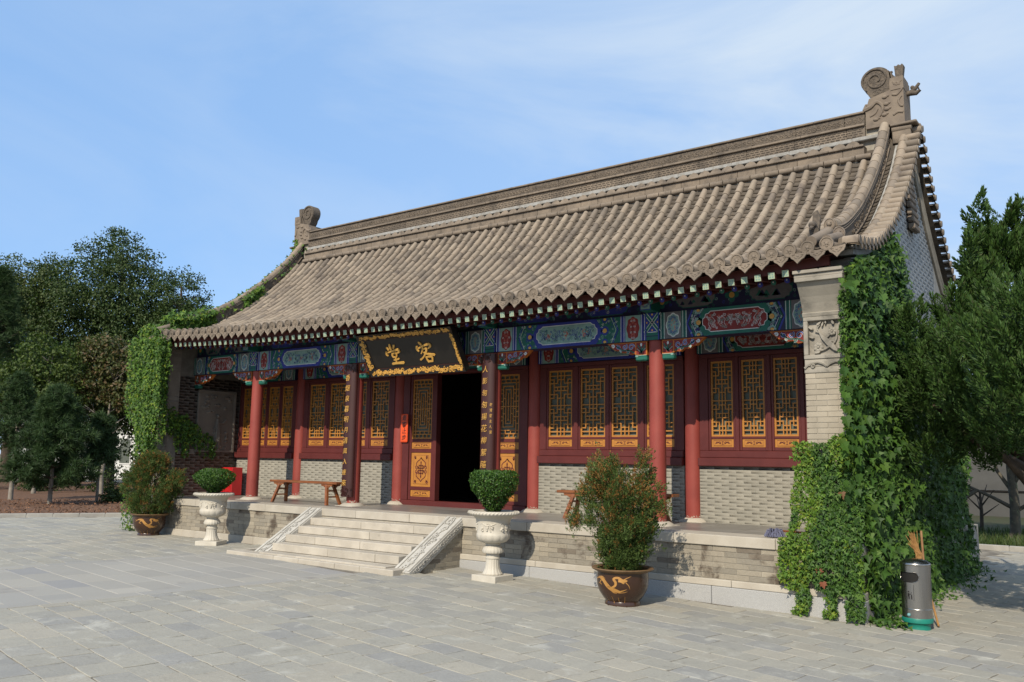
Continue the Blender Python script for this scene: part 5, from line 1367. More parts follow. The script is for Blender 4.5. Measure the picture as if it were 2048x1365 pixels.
# ------------------------------------------------------------------ urns and pots
m_marble = mat('white_marble', (.52, .485, .415), (.45, .415, .35), .6, 4, 70, .06, spec=.4, bump=.08, bscale=60, stain=(.42, .36, .27), stain_scale=6, stain_at=(.62, .82))
m_soil = mat('potting_soil', (.05, .035, .024), None, .95, 20, 80, .3, bump=.8)
m_glaze = mat('brown_glaze', (.050, .023, .012), (.036, .016, .009), .22, 4, 40, .08, spec=.6)
m_glazerim = mat('worn_ochre_rim', (.17, .105, .05), (.12, .07, .035), .5, 8, 50, .15)
m_dragon = mat('ochre_glaze_relief', (.42, .22, .06), (.34, .17, .045), .4, 12, 50, .1)
def urn(loc, label):
    t = thing('stone_urn', (0, 0, 0), label, 'urn', 'white marble urns before the veranda'); WORLD[t.name] = Vector((0, 0, 0))
    b = MB(); b.box(-.24, .24, -.24, .24, -.03, .085, ch=.006); b.build('base_slab', m_marble, t)
    fl = lambda th, z: 1+.05*abs(math.cos(8*th))
    b = MB(); b.lathe([(.155, .086), (.16, .10), (.135, .135), (.115, .19), (.105, .27), (.108, .33)], 96, (0, 0, 0), 0, fl); b.lathe([(.112, .33), (.122, .338), (.122, .352), (.105, .36), (.105, .42)], 48); b.build('stem', m_marble, t)
    le = lambda th, z: 1+.05*abs(math.sin(9*th))*(1 if z < .50 else .3)
    b = MB(); b.lathe([(.10, .415), (.155, .425), (.168, .455), (.155, .50), (.128, .53), (.108, .545), (.12, .555), (.12, .575), (.105, .58)], 90, (0, 0, 0), 0, le); b.build('collar', m_marble, t)
    gd = lambda th, z: 1+(.045*abs(math.sin(7*th))**.7)*max(0, 1-abs(z-.645)/.085)
    b = MB(); b.lathe([(.105, .575), (.16, .582), (.215, .605), (.255, .65), (.268, .70), (.268, .725), (.262, .735), (.264, .80), (.272, .90), (.285, .955), (.32, .995), (.37, 1.015), (.405, 1.03), (.415, 1.05), (.405, 1.075), (.375, 1.088), (.34, 1.085), (.325, 1.06), (.31, 1.0), (.30, .99)], 112, (0, 0, 0), 0, gd)
    bw = b.build('bowl', m_marble, t)
    r = MB()
    for k in range(44):
        a = 2*PI*k/44; r.tube([(.40*math.cos(a), .40*math.sin(a), 1.038), (.415*math.cos(a+.07), .415*math.sin(a+.07), 1.055), (.40*math.cos(a+.15), .40*math.sin(a+.15), 1.076)], .012, 5)
    for q in range(5):
        a0 = 2*PI*q/5
        P = lambda da, z, e=.0: ((.270+e)*math.cos(a0+da), (.270+e)*math.sin(a0+da), z)
        for i in range(4):
            for j in range(4-i): r.ball(P(-.12+.055*j+.028*i, .86-.024*i), .016, 0, 6, 4)
        r.tube([P(-.5+.1*i, .885+.018*math.sin(i*1.4)) for i in range(11)], .009, 5); r.tube([P(.2, .88), P(.26, .82), P(.34, .80), P(.36, .84)], .01, 5); r.tube([P(.14, .88), P(.12, .80), P(.2, .77)], .009, 5)
        for k in range(5): r.ball(P(.27+.045*math.cos(k*1.25), .845+.03*math.sin(k*1.25)), .018, 0, 6, 4, (1, 1, .8))
        r.ball(P(-.36, .82), .022, 0, 6, 4); r.ball(P(-.42, .80), .018, 0, 6, 4); r.ball(P(-.33, .785), .018, 0, 6, 4)
    r.build('grape_relief', m_marble, bw)
    b = MB(); b.lathe([(.30, 1.045), (.15, 1.055), (.001, 1.06)], 24, close=False); b.build('soil', m_soil, t)
    t.location = loc; return t
ur1 = urn((3.46, -.78, .075), 'white marble urn right of the steps, carved with grapes, holding the taller boxwood')
ur2 = copy_tree(ur1); ur2.location = (-4.15, -.75, .10); ur2.rotation_euler = (0, 0, .5); ur2['label'] = 'white marble urn left of the steps, before the red cabinet, holding the wider boxwood'
def pot(loc, label):
    t = thing('glazed_pot', (0, 0, 0), label, 'pot', 'brown glazed dragon pots'); WORLD[t.name] = Vector((0, 0, 0))
    pr = [(.245, -.01), (.25, .02), (.235, .06), (.27, .10), (.325, .18), (.355, .27), (.362, .36), (.355, .43), (.36, .455)]
    b = MB(); b.lathe(pr+[(.33, .455), (.33, .40)], 56, close=True); bd = b.build('body', m_glaze, t)
    b = MB(); b.lathe([(.36, .452), (.385, .462), (.425, .482), (.435, .497), (.425, .507), (.39, .505), (.355, .49), (.345, .46)], 56, close=False); b.build('rim', m_glazerim, t)
    b = MB(); b.lathe([(.35, .44), (.001, .455)], 24, close=False); b.build('soil', m_soil, t)
    R_ = lambda z: float(np.interp(z, [q[1] for q in pr], [q[0] for q in pr]))
    D2 = [MB()]
    def sw(pts, l=1):
        """tapered flat stroke wrapped on the pot wall: (angle, z, width)"""
        L_ = []; pts = [tuple(q) for q in smooth_path(pts, 4)]; k = len(pts)
        for i, p in enumerate(pts):
            a, e = pts[max(i-1, 0)], pts[min(i+1, k-1)]; dx, dz = (e[0]-a[0])*.36, e[1]-a[1]; n_ = math.hypot(dx, dz) or 1; ox, oz = -dz/n_*p[2]/2, dx/n_*p[2]/2
            for s in (1, -1):
                an = p[0]+s*ox/.36; z = p[1]+s*oz; rr = R_(z)+.002*l; L_.append((rr*math.cos(an), rr*math.sin(an), z))
        D2[0].add(L_, [(2*i+1, 2*i, 2*i+2, 2*i+3) for i in range(k-1)]); D2[0].add(L_, [(2*i+3, 2*i+2, 2*i, 2*i+1) for i in range(k-1)])
    for a0 in (-PI/2+.02, PI/2, ):
        D2[0] = MB(); A = lambda u: a0+u/.36
        sw([(A(-.27), .36, .006), (A(-.20), .385, .03), (A(-.12), .36, .05), (A(-.06), .30, .055), (A(0), .25, .055), (A(.08), .225, .05), (A(.14), .215, .02)])
        sw([(A(.0), .255, .02), (A(.07), .29, .03), (A(.08), .34, .035), (A(.05), .38, .03), (A(.10), .40, .03), (A(.15), .385, .03), (A(.17), .35, .035), (A(.20), .33, .02)])
        sw([(A(.12), .37, .05), (A(.19), .36, .045), (A(.24), .365, .015)], 2); sw([(A(.18), .37, .012), (A(.24), .40, .01), (A(.30), .425, .003)]); sw([(A(.22), .34, .012), (A(.26), .30, .008), (A(.28), .25, .003)])
        sw([(A(-.2), .39, .012), (A(-.14), .40, .01), (A(-.08), .375, .004)]); sw([(A(-.16), .35, .02), (A(-.19), .31, .012), (A(-.15), .29, .008)]); sw([(A(-.19), .31, .01), (A(-.23), .30, .003)])
        sw([(A(.06), .23, .02), (A(.12), .20, .012), (A(.2), .205, .008), (A(.25), .22, .003)]); sw([(A(.0), .24, .02), (A(.04), .2, .014), (A(.1), .19, .004)]); sw([(A(.14), .215, .02), (A(.20), .235, .012), (A(.24), .25, .003)])
        sw([(A(-.27), .36, .01), (A(-.31), .33, .004)]); sw([(A(-.27), .365, .01), (A(-.32), .37, .004)])
        for k in range(5): sw([(A(-.22+.11*k), .04+RND.uniform(0, .03), .012), (A(-.225+.11*k), .10+RND.uniform(0, .06), .003)])
        D2[0].build('dragon_emblem', m_dragon, bd)
    t.location = loc; return t
po1 = pot((6.03, -1.12, .012), 'brown glazed pot with gold dragon right of the steps, under the orange tipped thuja')
po2 = copy_tree(po1); po2.location = (-7.05, -.45, .095); po2.rotation_euler = (0, 0, .9); po2['label'] = 'brown glazed pot with gold dragon at the far left end of the veranda'

# ------------------------------------------------------------------ litter bin, broom, stick
m_steel = mat('brushed_steel', (.42, .40, .37), (.36, .345, .32), .27, 3, 160, .10, metal=1.0, stretch=(8, 8, .6), stain=(.20, .17, .14), stain_scale=7, stain_at=(.62, .8))
m_teal = mat('green_enamel', (.012, .19, .14), (.010, .16, .12), .45, 5, 50, .1, stain=(.16, .09, .05), stain_scale=9, stain_at=(.66, .76))
m_hole = mat('bin_hole', (.012, .011, .010), None, .8, 4, 40, .1)
BX, BY, BZ = 9.56, .21, ground_z(9.56)
t = thing('litter_bin', (BX, BY, BZ), 'stainless steel litter bin with oval opening and green base beside the ivy', 'bin')
R0 = .178
cut_dir = math.atan2(CAM.y-BY, CAM.x-BX)-.62
b = MB(); n = 72; zs_ = [.20, .205]+[.23+.02*i for i in range(22)]+[.675]+[.68+.0125*i for i in range(2)]
zs_ = sorted(set([.10, .20, .205, .215]+[round(.215+.0125*i, 4) for i in range(48)]))
zs_ = [z for z in zs_ if z <= .79]
ring = [[(BX+R0*math.cos(2*PI*i/n), BY+R0*math.sin(2*PI*i/n), BZ+z) for i in range(n)] for z in zs_]
v = [p for r in ring for p in r]; f = []
for j in range(len(zs_)-1):
    for i in range(n):
        a = ((2*PI*(i+.5)/n-cut_dir+PI) % (2*PI))-PI; z = (zs_[j]+zs_[j+1])/2-.645
        hw_, hh_ = .145, .062
        dx = max(0, abs(a*R0)-(hw_-hh_))
        if math.hypot(dx, z) < hh_: continue
        f.append((j*n+i, j*n+(i+1) % n, (j+1)*n+(i+1) % n, (j+1)*n+i))
b.add(v, f, 0, True); bd = b.build('body', m_steel, t)
b = MB(); b.lathe([(R0-.012, .10), (R0-.012, .79)], 48, (BX, BY, BZ), close=True); b.build('liner', m_hole, bd)
lp = MB(); pts = []
for k in range(49):
    q = 2*PI*k/48; ax = math.copysign(.083, math.cos(q))+.062*math.cos(q); zz = .645+.062*math.sin(q); an = cut_dir+ax/R0; pts.append((BX+(R0+.001)*math.cos(an), BY+(R0+.001)*math.sin(an), BZ+zz))
lp.tube(pts, .005, 6, caps=False); lp.build('opening_rim', m_steel, bd)
b = MB(); b.lathe([(R0+.002, .785), (R0+.006, .79), (R0+.006, .81), (R0-.005, .82), (.14, .842), (.09, .858), (.04, .866), (.001, .868)], 56, (BX, BY, BZ), close=False); b.build('lid', m_steel, t)
b = MB(); b.lathe([(R0+.001, .245), (R0+.004, .25), (R0+.001, .256)], 56, (BX, BY, BZ), close=False); b.build('seam', m_steel, bd)
b = MB(); b.lathe([(R0-.025, -.005), (R0-.03, .02), (R0-.03, .055), (R0-.015, .07), (R0+.006, .085), (R0+.008, .13), (R0+.003, .14), (R0-.01, .141)], 56, (BX, BY, BZ), close=True); b.build('base', m_teal, t)
m_knob = mat('pale_blue_plastic', (.16, .36, .38), None, .5, 5, 40, .1)
b = MB(); an = cut_dir+.05; b.ball((BX+(R0+.006)*math.cos(an), BY+(R0+.006)*math.sin(an), BZ+.18), .022, 0, 10, 6); b.build('lock_knob', m_knob, bd)
pg = MB()
def bp(u, z): an = cut_dir+.10+u/R0; return (BX+(R0+.0015)*math.cos(an), BY+(R0+.0015)*math.sin(an), BZ+z)
def bl(pts, w_):
    Lf = []; k = len(pts)
    for i, p in enumerate(pts):
        a, e = pts[max(i-1, 0)], pts[min(i+1, k-1)]; dx, dz = e[0]-a[0], e[1]-a[1]; q = math.hypot(dx, dz) or 1
        Lf += [bp(p[0]-dz/q*w_/2, p[1]+dx/q*w_/2), bp(p[0]+dz/q*w_/2, p[1]-dx/q*w_/2)]
    pg.add(Lf, [(2*i+1, 2*i+3, 2*i+2, 2*i) for i in range(k-1)])
bl([(-.06, .36), (.06, .36), (.06, .55), (-.06, .55), (-.06, .36), (.06, .36)], .004); bl([(-.06, .495), (.06, .495)], .004)
bl([(-.005, .47), (-.005, .455)], .018); bl([(-.005, .445), (-.005, .41)], .022); bl([(-.012, .41), (-.014, .372)], .009); bl([(.004, .41), (.008, .372)], .009); bl([(-.005, .44), (.02, .43), (.028, .445)], .007); bl([(.034, .43), (.034, .372)], .013); bl([(.034, .46), (.03, .45)], .006)
pg.build('pictogram', m_ink, bd)
m_straw = mat('broom_straw', (.34, .19, .07), (.25, .13, .045), .85, 20, 90, .2)
m_handle = mat('worn_wood_handle', (.27, .15, .07), (.2, .1, .045), .7, 8, 60, .15)
t = thing('straw_broom', (9.62, .72, BZ), 'straw broom standing upside down behind the steel bin', 'broom')
b = MB(); b.tube([(9.58, .62, BZ+.02), (9.50, .72, BZ+.85)], .013, 8); b.build('handle', m_handle, t)
b = MB(); top = Vector((9.50, .72, BZ+.80))
for k in range(60):
    a = RND.uniform(0, 2*PI); r = RND.uniform(0, .035); d = Vector((-.09+RND.gauss(0, .028), .04+RND.gauss(0, .02), .33*RND.uniform(.6, 1.15)))
    b.tube([top+Vector((r*math.cos(a), r*math.sin(a), -.05)), top+Vector((r*1.1*math.cos(a), r*1.1*math.sin(a), .08)), top+d], [.006, .006, .003], 4)
b.tube([top+Vector((0, 0, .02)), top+Vector((-.003, 0, .05))], .042, 10); b.build('bristles', m_straw, t)
t = thing('wooden_pole', (9.80, .85, BZ), 'dark wooden pole leaning on the ivy behind the bin, right of the broom', 'pole')
b = MB(); b.tube([(9.60, .62, BZ), (9.50, .92, BZ+1.17)], [.017, .016], 8); b.build('pole', m_handle, t)
t = thing('bamboo_stick', (9.98, .55, BZ), 'short bare tan stick poking out at the foot of the bin on its right', 'stick')
b = MB(); b.tube([(9.76, .42, BZ+.02), (9.62, .72, BZ+.34)], .014, 8); b.build('stick', m_straw, t)
# ------------------------------------------------------------------ plants
from mathutils import noise as mnoise
def leafmat(name, pal, tr=.25, rough=.55):
    return mat(name, pal[0][1], tuple(v*.8 for v in pal[0][1]), rough, 1.2, 20, .05, island=.28, palette=pal, translucent=tr, spec=.3)
m_ivy = leafmat('ivy_leaf', [(.42, (.052, .115, .018)), (.3, (.035, .085, .016)), (.18, (.085, .16, .022)), (.10, (.022, .058, .014))], .22)
m_ivy_light = leafmat('young_ivy_leaf', [(.40, (.11, .20, .022)), (.35, (.075, .155, .020)), (.17, (.20, .25, .028)), (.08, (.05, .10, .018))], .3)
m_ivy_red = leafmat('russet_ivy_leaf', [(.5, (.20, .06, .025)), (.5, (.14, .08, .03))], .2)
m_dark = MATS['dark_interior']
m_jun = leafmat('juniper_spray', [(.42, (.042, .092, .018)), (.3, (.028, .066, .014)), (.2, (.070, .130, .024)), (.08, (.045, .05, .018))], .12, .6)
m_pine = leafmat('pine_needle', [(.4, (.034, .068, .021)), (.35, (.045, .085, .026)), (.25, (.024, .05, .017))], .1, .6)
m_tree = leafmat('dense_leaf', [(.4, (.045, .075, .020)), (.35, (.032, .060, .017)), (.25, (.064, .095, .024))], .22)
m_tree2 = leafmat('olive_leaf', [(.4, (.056, .084, .022)), (.3, (.040, .063, .017)), (.3, (.078, .105, .026))], .22)
m_yel = leafmat('yellow_green_leaf', [(.4, (.06, .095, .019)), (.35, (.042, .072, .016)), (.25, (.09, .125, .024))], .25)
m_brn = leafmat('browning_leaf', [(.35, (.07, .085, .025)), (.3, (.10, .085, .035)), (.2, (.14, .085, .045)), (.15, (.045, .06, .02))], .25)
m_thuja = leafmat('thuja_spray', [(.4, (.075, .12, .030)), (.35, (.05, .088, .022)), (.25, (.115, .16, .04))], .2)
m_thuja_o = leafmat('thuja_orange_tip', [(.4, (.25, .13, .035)), (.35, (.17, .12, .032)), (.25, (.30, .12, .045))], .2)
m_box = leafmat('boxwood_leaf', [(.4, (.045, .105, .016)), (.35, (.030, .075, .013)), (.25, (.075, .145, .02))], .2, .4)
m_bark = mat('dark_bark', (.085, .065, .048), (.05, .04, .03), .95, 6, 40, .25, bump=.6, bscale=25)
m_palebark = mat('pale_bark', (.26, .235, .20), (.17, .15, .125), .9, 5, 40, .2, bump=.4, bscale=25)
m_stem = mat('brown_stem', (.15, .10, .065), (.10, .065, .04), .9, 9, 60, .2)

def unit(A): return A/np.maximum(np.linalg.norm(A, axis=-1, keepdims=True), 1e-9)
def leaf_quads(P, Nn, D, L, W, fold=.18, star=False):
    """two-quad folded leaves: P base, Nn face normal, D tip direction"""
    Nn = unit(Nn); D = unit(D-Nn*np.sum(D*Nn, 1, keepdims=True)*.7); S_ = unit(np.cross(D, Nn)); L = L[:, None]; W = W[:, None]
    n = len(P); V = np.empty((n, 6, 3))
    V[:, 0] = P; V[:, 3] = P+D*L-Nn*L*.10
    V[:, 1] = P+D*L*.22-S_*W*.5-Nn*W*fold*0+Nn*W*fold; V[:, 2] = P+D*L*.66-S_*W*.36+Nn*W*fold*.6
    V[:, 5] = P+D*L*.22+S_*W*.5+Nn*W*fold; V[:, 4] = P+D*L*.66+S_*W*.36+Nn*W*fold*.6
    if star:      # three-lobed outline
        for i, s in ((1, -1), (5, 1)): V[:, i] = P+D*L*.20+S_*W*(.62*s)+Nn*W*fold
        for i, s in ((2, -1), (4, 1)): V[:, i] = P+D*L*.42+S_*W*(.20*s)+Nn*W*fold*.4
    F = np.array([[0, 1, 2, 3], [0, 3, 4, 5]])[None]+(np.arange(n)*6)[:, None, None]
    return V.reshape(-1, 3), F.reshape(-1, 4)
def sprays(P, D, L, k=14, wid=.16, spread=.55, lean=.75, ll=(.22, .20)):
    """feathery pointed sprays: k small narrow leaflets round each axis"""
    n = len(P); D = unit(D); t = NPR.rand(n, k)**.85; ph = NPR.rand(n, k)*2*PI
    A = unit(np.cross(D, NPR.randn(n, 3))); B = np.cross(D, A)
    rad = A[:, None]*np.cos(ph)[..., None]+B[:, None]*np.sin(ph)[..., None]
    base = P[:, None]+D[:, None]*(t*L[:, None]*.8)[..., None]+rad*((1-t)*.20*L[:, None])[..., None]
    dr = unit(D[:, None]*lean+rad*(spread*(1.1-t))[..., None]+NPR.randn(n, k, 3)*.12)
    ln = L[:, None]*(ll[0]+ll[1]*NPR.rand(n, k)); sd = unit(np.cross(dr, NPR.randn(n, k, 3)))
    w_ = (ln*wid*2)[..., None]; base = base.reshape(-1, 3); dr = dr.reshape(-1, 3); sd = sd.reshape(-1, 3); ln = ln.reshape(-1, 1); w_ = w_.reshape(-1, 1)
    m = len(base); V = np.empty((m, 4, 3)); V[:, 0] = base; V[:, 1] = base+dr*ln*.5-sd*w_*.5; V[:, 2] = base+dr*ln; V[:, 3] = base+dr*ln*.5+sd*w_*.5
    return V.reshape(-1, 3), (np.arange(m)[:, None]*4+np.arange(4)[None])
def merge(parts):
    V = []; F = []; o = 0
    for v, f in parts: V.append(v); F.append(f+o); o += len(v)
    return np.concatenate(V), np.concatenate(F)
def foliage(name, VF, mats, parent, mi=None, stuff=True):
    off = np.array(WORLD[parent.name]); o = link(name, np_mesh(name, VF[0]-off, VF[1], mats, mi), parent)
    if stuff: o['kind'] = 'stuff'
    return o

# ---- ivy
def ivy_leaves(P, Nrm, size, jn=.5, down=1.0, elong=1.0):
    n = len(P); Nn = unit(Nrm+NPR.randn(n, 3)*jn); D = np.tile(np.array([0, 0, -down]), (n, 1))+NPR.randn(n, 3)*.45+Nrm*.25
    return leaf_quads(P, Nn, D, size*elong*1.12, size*.98, star=True)
def lobed_leaf():
    b = MB(); o = [(0, 0), (-.26, -.10), (-.52, .12), (-.36, .26), (-.50, .52), (-.22, .52), (0, 1.0), (.22, .52), (.50, .52), (.36, .26), (.52, .12), (.26, -.10)]
    z = lambda p: .16*abs(p[0])-.10*max(0, p[1]-.3)
    v = [(p[0], p[1], z(p)) for p in o]+[(0, .35, -.02)]
    b.add(v, [(12, i, (i+1) % 12) for i in range(12)]); return b
lob = lobed_leaf(); ME_LOB = {k: lob.mesh('leaf', m) for k, m in (('g', m_ivy), ('l', m_ivy_light), ('r', m_ivy_red))}
def big_leaf(root, P, Nn, D, s, kind='g'):
    Nn = Vector(Nn).normalized(); D = Vector(D); D = (D-Nn*D.dot(Nn)).normalized(); X = D.cross(Nn)
    link('leaf', ME_LOB[kind], root, frame(Vector(P), X*s, D*s, Nn*s))
ivr = thing('wall_ivy', (8.9, .3, -.03), 'dense green ivy wrapping the right corner pier and gable wall of the hall', 'ivy')
def hn(a, b, c=0.): return mnoise.noise(Vector((a, b, c)))
fp, fs, fl_ = [], [], []
def fy(z): return .30 if z > 1.9 else (.30-.36*min(1, (1.9-z)/.9) if z > 1.0 else -.06)
n = 0
while n < 10500:
    x = RND.uniform(7.78, 9.0); z = RND.uniform(.0, 4.75)
    left = 8.03+.08*hn(z*2.1, 1.3)-(.10 if .4 < z < 1.0 else 0)-(.03 if z < .5 else 0)
    top = 2.30+.05*hn(x*4, 7.)+max(0, x-8.45)**1.4*1.35
    ok = x > left and z < top
    if z >= top: ok = x > 8.72+.05*hn(z*3, 4.) and z < 4.75
    if ok and z < .32: ok = abs(math.sin(x*9+.8*hn(x*3, z*3)))*.9+.3*hn(x*8, z*5) > .58 or x > 8.78
    if ok and hn(x*4.2, z*4.2, 3.)+.25*hn(x*11, z*9, 5.) < -.42: ok = False
    if ok:
        fp.append((x, fy(z)-abs(RND.gauss(0, .05))-.02-.05*max(0, hn(x*3, z*3, 9.)), z)); fs.append(RND.uniform(.028, .058)); fl_.append(hn(x*3.1, z*1.1, 2.)+.3*hn(x*9, z*5)+(.22 if x < 8.3 else -.15)); n += 1
fp = np.array(fp); fs = np.array(fs); fl_ = np.array(fl_)
s0, s1 = fl_ > -.06, fl_ <= -.06
nf = np.array([0.05, -1, .35])
foliage('young_foliage', ivy_leaves(fp[s0], np.tile(nf, (s0.sum(), 1)), fs[s0]), m_ivy_light, ivr)
a_ = ivy_leaves(fp[s1], np.tile(nf, (s1.sum(), 1)), fs[s1]*1.1)
def top_side(y):
    return float(np.interp(y, [0, .4, .9, 1.6, 2.4, 2.9, 3.4, 4.2, 7.9], [4.7, 4.85, 4.95, 5.3, 5.7, 5.55, 5.0, 4.5, 3.8]))
sp, ss = [], []; bulge = lambda y, z: .17+.13*hn(y*.9, z*.8, 4.)+.10*hn(y*2.4, z*2.2, 1.)+.12*max(0, 1-z/1.2)
while len(sp) < 17000:
    y = .1+7.5*RND.random()**1.25; z = RND.uniform(-.02, 5.8)
    if z > top_side(y)+.12*hn(y*4, z*4): continue
    dep = RND.random()**2
    sp.append((8.82+bulge(y, z)*(1-dep*.8)+RND.gauss(0, .03), y, z)); ss.append(RND.uniform(.06, .135)*(1.1 if y < 2 else 1.0))
sp = np.array(sp); ss = np.array(ss)
b_ = ivy_leaves(sp, np.tile(np.array([1., -.45, .35]), (len(sp), 1)), ss, .45)
gp = []      # runners on the ground
for k in range(260):
    x = RND.uniform(8.85, 9.55); y = RND.uniform(-.22, .7)+abs(RND.gauss(0, .1)); 
    if (x-8.85)*.9+abs(y+.05)*.5 < .62: gp.append((x, y, ground_z(x)+RND.uniform(.01, .09)))
for k in range(420): gp.append((9.0+abs(RND.gauss(0, .22)), RND.uniform(.5, 7.7), ground_z(9)+abs(RND.gauss(0, .07))))
gp = np.array(gp); g_ = ivy_leaves(gp, np.tile(np.array([.3, -.3, 1.]), (len(gp), 1)), NPR.uniform(.05, .10, len(gp)), .4)
foliage('foliage', merge([a_, b_, g_]), m_ivy, ivr)
cnt = 0
for k in range(4000):
    if cnt >= 292: break
    y = -.06+3.0*RND.random()**1.7; z = RND.uniform(.2, 4.6)
    if hn(y*1.7, z*1.4, 8.) < -.12: continue
    P = (8.84+bulge(y, z)+RND.uniform(.0, .06) if y > .3 else 8.80+RND.uniform(0, .22), y if y > .3 else RND.uniform(-.2, .25), z)
    big_leaf(ivr, P, (1+RND.gauss(0, .3), -.75+RND.gauss(0, .35), .45+RND.gauss(0, .25)), (RND.gauss(.25, .35), RND.gauss(-.1, .3), -1), RND.uniform(.09, .165)); cnt += 1
for (x, y, z) in ((8.72, .1, 1.62), (8.75, .05, .98), (8.45, -.1, .62), (8.5, -.12, .45), (8.95, .5, 4.4), (9.0, .8, 4.7)): big_leaf(ivr, (x, y-.06, z), (.4, -1, .3), (.2, 0, -1), RND.uniform(.08, .12), 'r')
st = MB()
for k in range(26):
    y = RND.uniform(.7, 5); z = 0; pts = []
    while z < top_side(y)*RND.uniform(.6, .95): pts.append((8.84+.02*RND.random(), y, z)); z += .35; y += RND.gauss(0, .06)
    if len(pts) > 2: st.tube(pts, .010, 5)
st.build('stems', m_stem, ivr)

ivl = thing('hanging_ivy', (-8.3, .3, .1), 'bright green ivy curtain hanging over the left corner pier and climbing the left roof ridge', 'ivy')
P, Nn, Sz = [], [], []
def strand(x, y, z0, z1, wob=.04, dens=38, sz=(.05, .085), nrm=(.25, -1, .3)):
    z = z0; cx = x; cy = y
    while z > z1:
        cx += RND.gauss(0, .006); P.append((cx+RND.gauss(0, wob), cy-abs(RND.gauss(0, wob)), z)); Nn.append(nrm); Sz.append(RND.uniform(*sz)); z -= 1/dens*RND.uniform(.5, 1.5)
CEN = [-8.85, -8.7, -8.52, -8.42, -8.3, -8.12, -7.98, -7.86, -7.7, -7.5]
for k in range(105):     # curtain before the pier, from the eave down
    x = CEN[RND.randrange(len(CEN))]+RND.gauss(0, .06); f = max(0, min(1, (x+9.0)/1.65))
    zb = float(np.interp(f, [0, .2, .4, .6, .8, 1], [3.6, 3.15, 2.1, 1.95, 2.35, 3.1]))+.16*RND.gauss(0, 1)+.35*hn(x*6, 5.); zt = 4.95-RND.uniform(0, .12)
    if RND.random() < .35: zb += RND.uniform(.3, 1.5)
    strand(x, .10-.30*RND.random()*(1+hn(x*5, 0.)), zt, max(1.95, zb))
for k in range(46):      # lower fall on the inner wall face
    y = .45+1.35*RND.random(); zt = 3.02-.75*((y-.45)/1.35)**1.6+RND.gauss(0, .05); L_ = RND.uniform(.25, .95)*(1.1 if .55 < y < 1.0 else .65)
    strand(XIL+.06, y+0., zt, max(1.72, zt-L_), .035, 38, (.05, .085), (1, -.5, .3))
for k in range(170): P.append((XIL-.1+RND.uniform(0, .2), RND.uniform(.25, .6), RND.uniform(2.5, 3.2))); Nn.append((.6, -1, .3)); Sz.append(RND.uniform(.05, .085))
def on_ridge(y0, y1, n, up, hang, sidew=.16):
    for k in range(n):
        y = RND.uniform(y0, y1); x = -8.12+RND.gauss(0, sidew); z = roof_z(-8.06, y)+.38+abs(RND.gauss(0, up))
        if RND.random() < hang: x = -7.94+RND.uniform(0, .10); z = roof_z(-8.06, y)+RND.uniform(.02, .45)
        P.append((x, y, z)); Nn.append((.5, -.7, .7)); Sz.append(RND.uniform(.07, .12))
on_ridge(.3, 1.55, 1500, .10, .55); on_ridge(1.5, 2.7, 260, .06, .04, .08); on_ridge(2.45, 3.0, 330, .06, .7); on_ridge(2.9, 4.7, 420, .05, .06, .08)
for k in range(260): y = 4.4+RND.uniform(0, .35); P.append((-8.3+RND.gauss(0, .08), y, 7.9+RND.uniform(0, .55))); Nn.append((.2, -1, .4)); Sz.append(RND.uniform(.07, .11))
for k in range(1500):    # mass over the roof corner and the verge
    x = RND.uniform(-8.75, -7.75); y = RND.uniform(-.12, .55); P.append((x, y, roof_z(x, max(y, YE))+RND.uniform(.0, .30)*(1-abs(x+8.3)/.9))); Nn.append((.2, -1, .6)); Sz.append(RND.uniform(.06, .10))
for k in range(2600): y = RND.uniform(.0, 3.4); z = RND.uniform(.4, 5.3); P.append((XL-.06-abs(RND.gauss(0, .08)), y, min(z, roof_z(XL, max(y, 0))+.1))); Nn.append((-.6, -.9, .3)); Sz.append(RND.uniform(.07, .12))
for k in range(240): x = RND.uniform(-8.75, -8.25); P.append((x, RND.uniform(-.25, -.02), RND.uniform(.12, 1.05))); Nn.append((.1, -1, .4)); Sz.append(RND.uniform(.05, .08))
P = np.array(P); Nn = np.array(Nn, float); Sz = np.array(Sz)
foliage('foliage', ivy_leaves(P, Nn, Sz), [m_ivy_light, m_ivy], ivl, np.repeat((NPR.rand(len(P)) < .55).astype(int), 2))
st = MB()
for k in range(16): x = RND.uniform(-8.5, -7.6); st.tube([(x+RND.gauss(0, .02), .02, z) for z in np.arange(2.3, 4.9, .3)], .005, 4)
st.build('stems', m_stem, ivl)

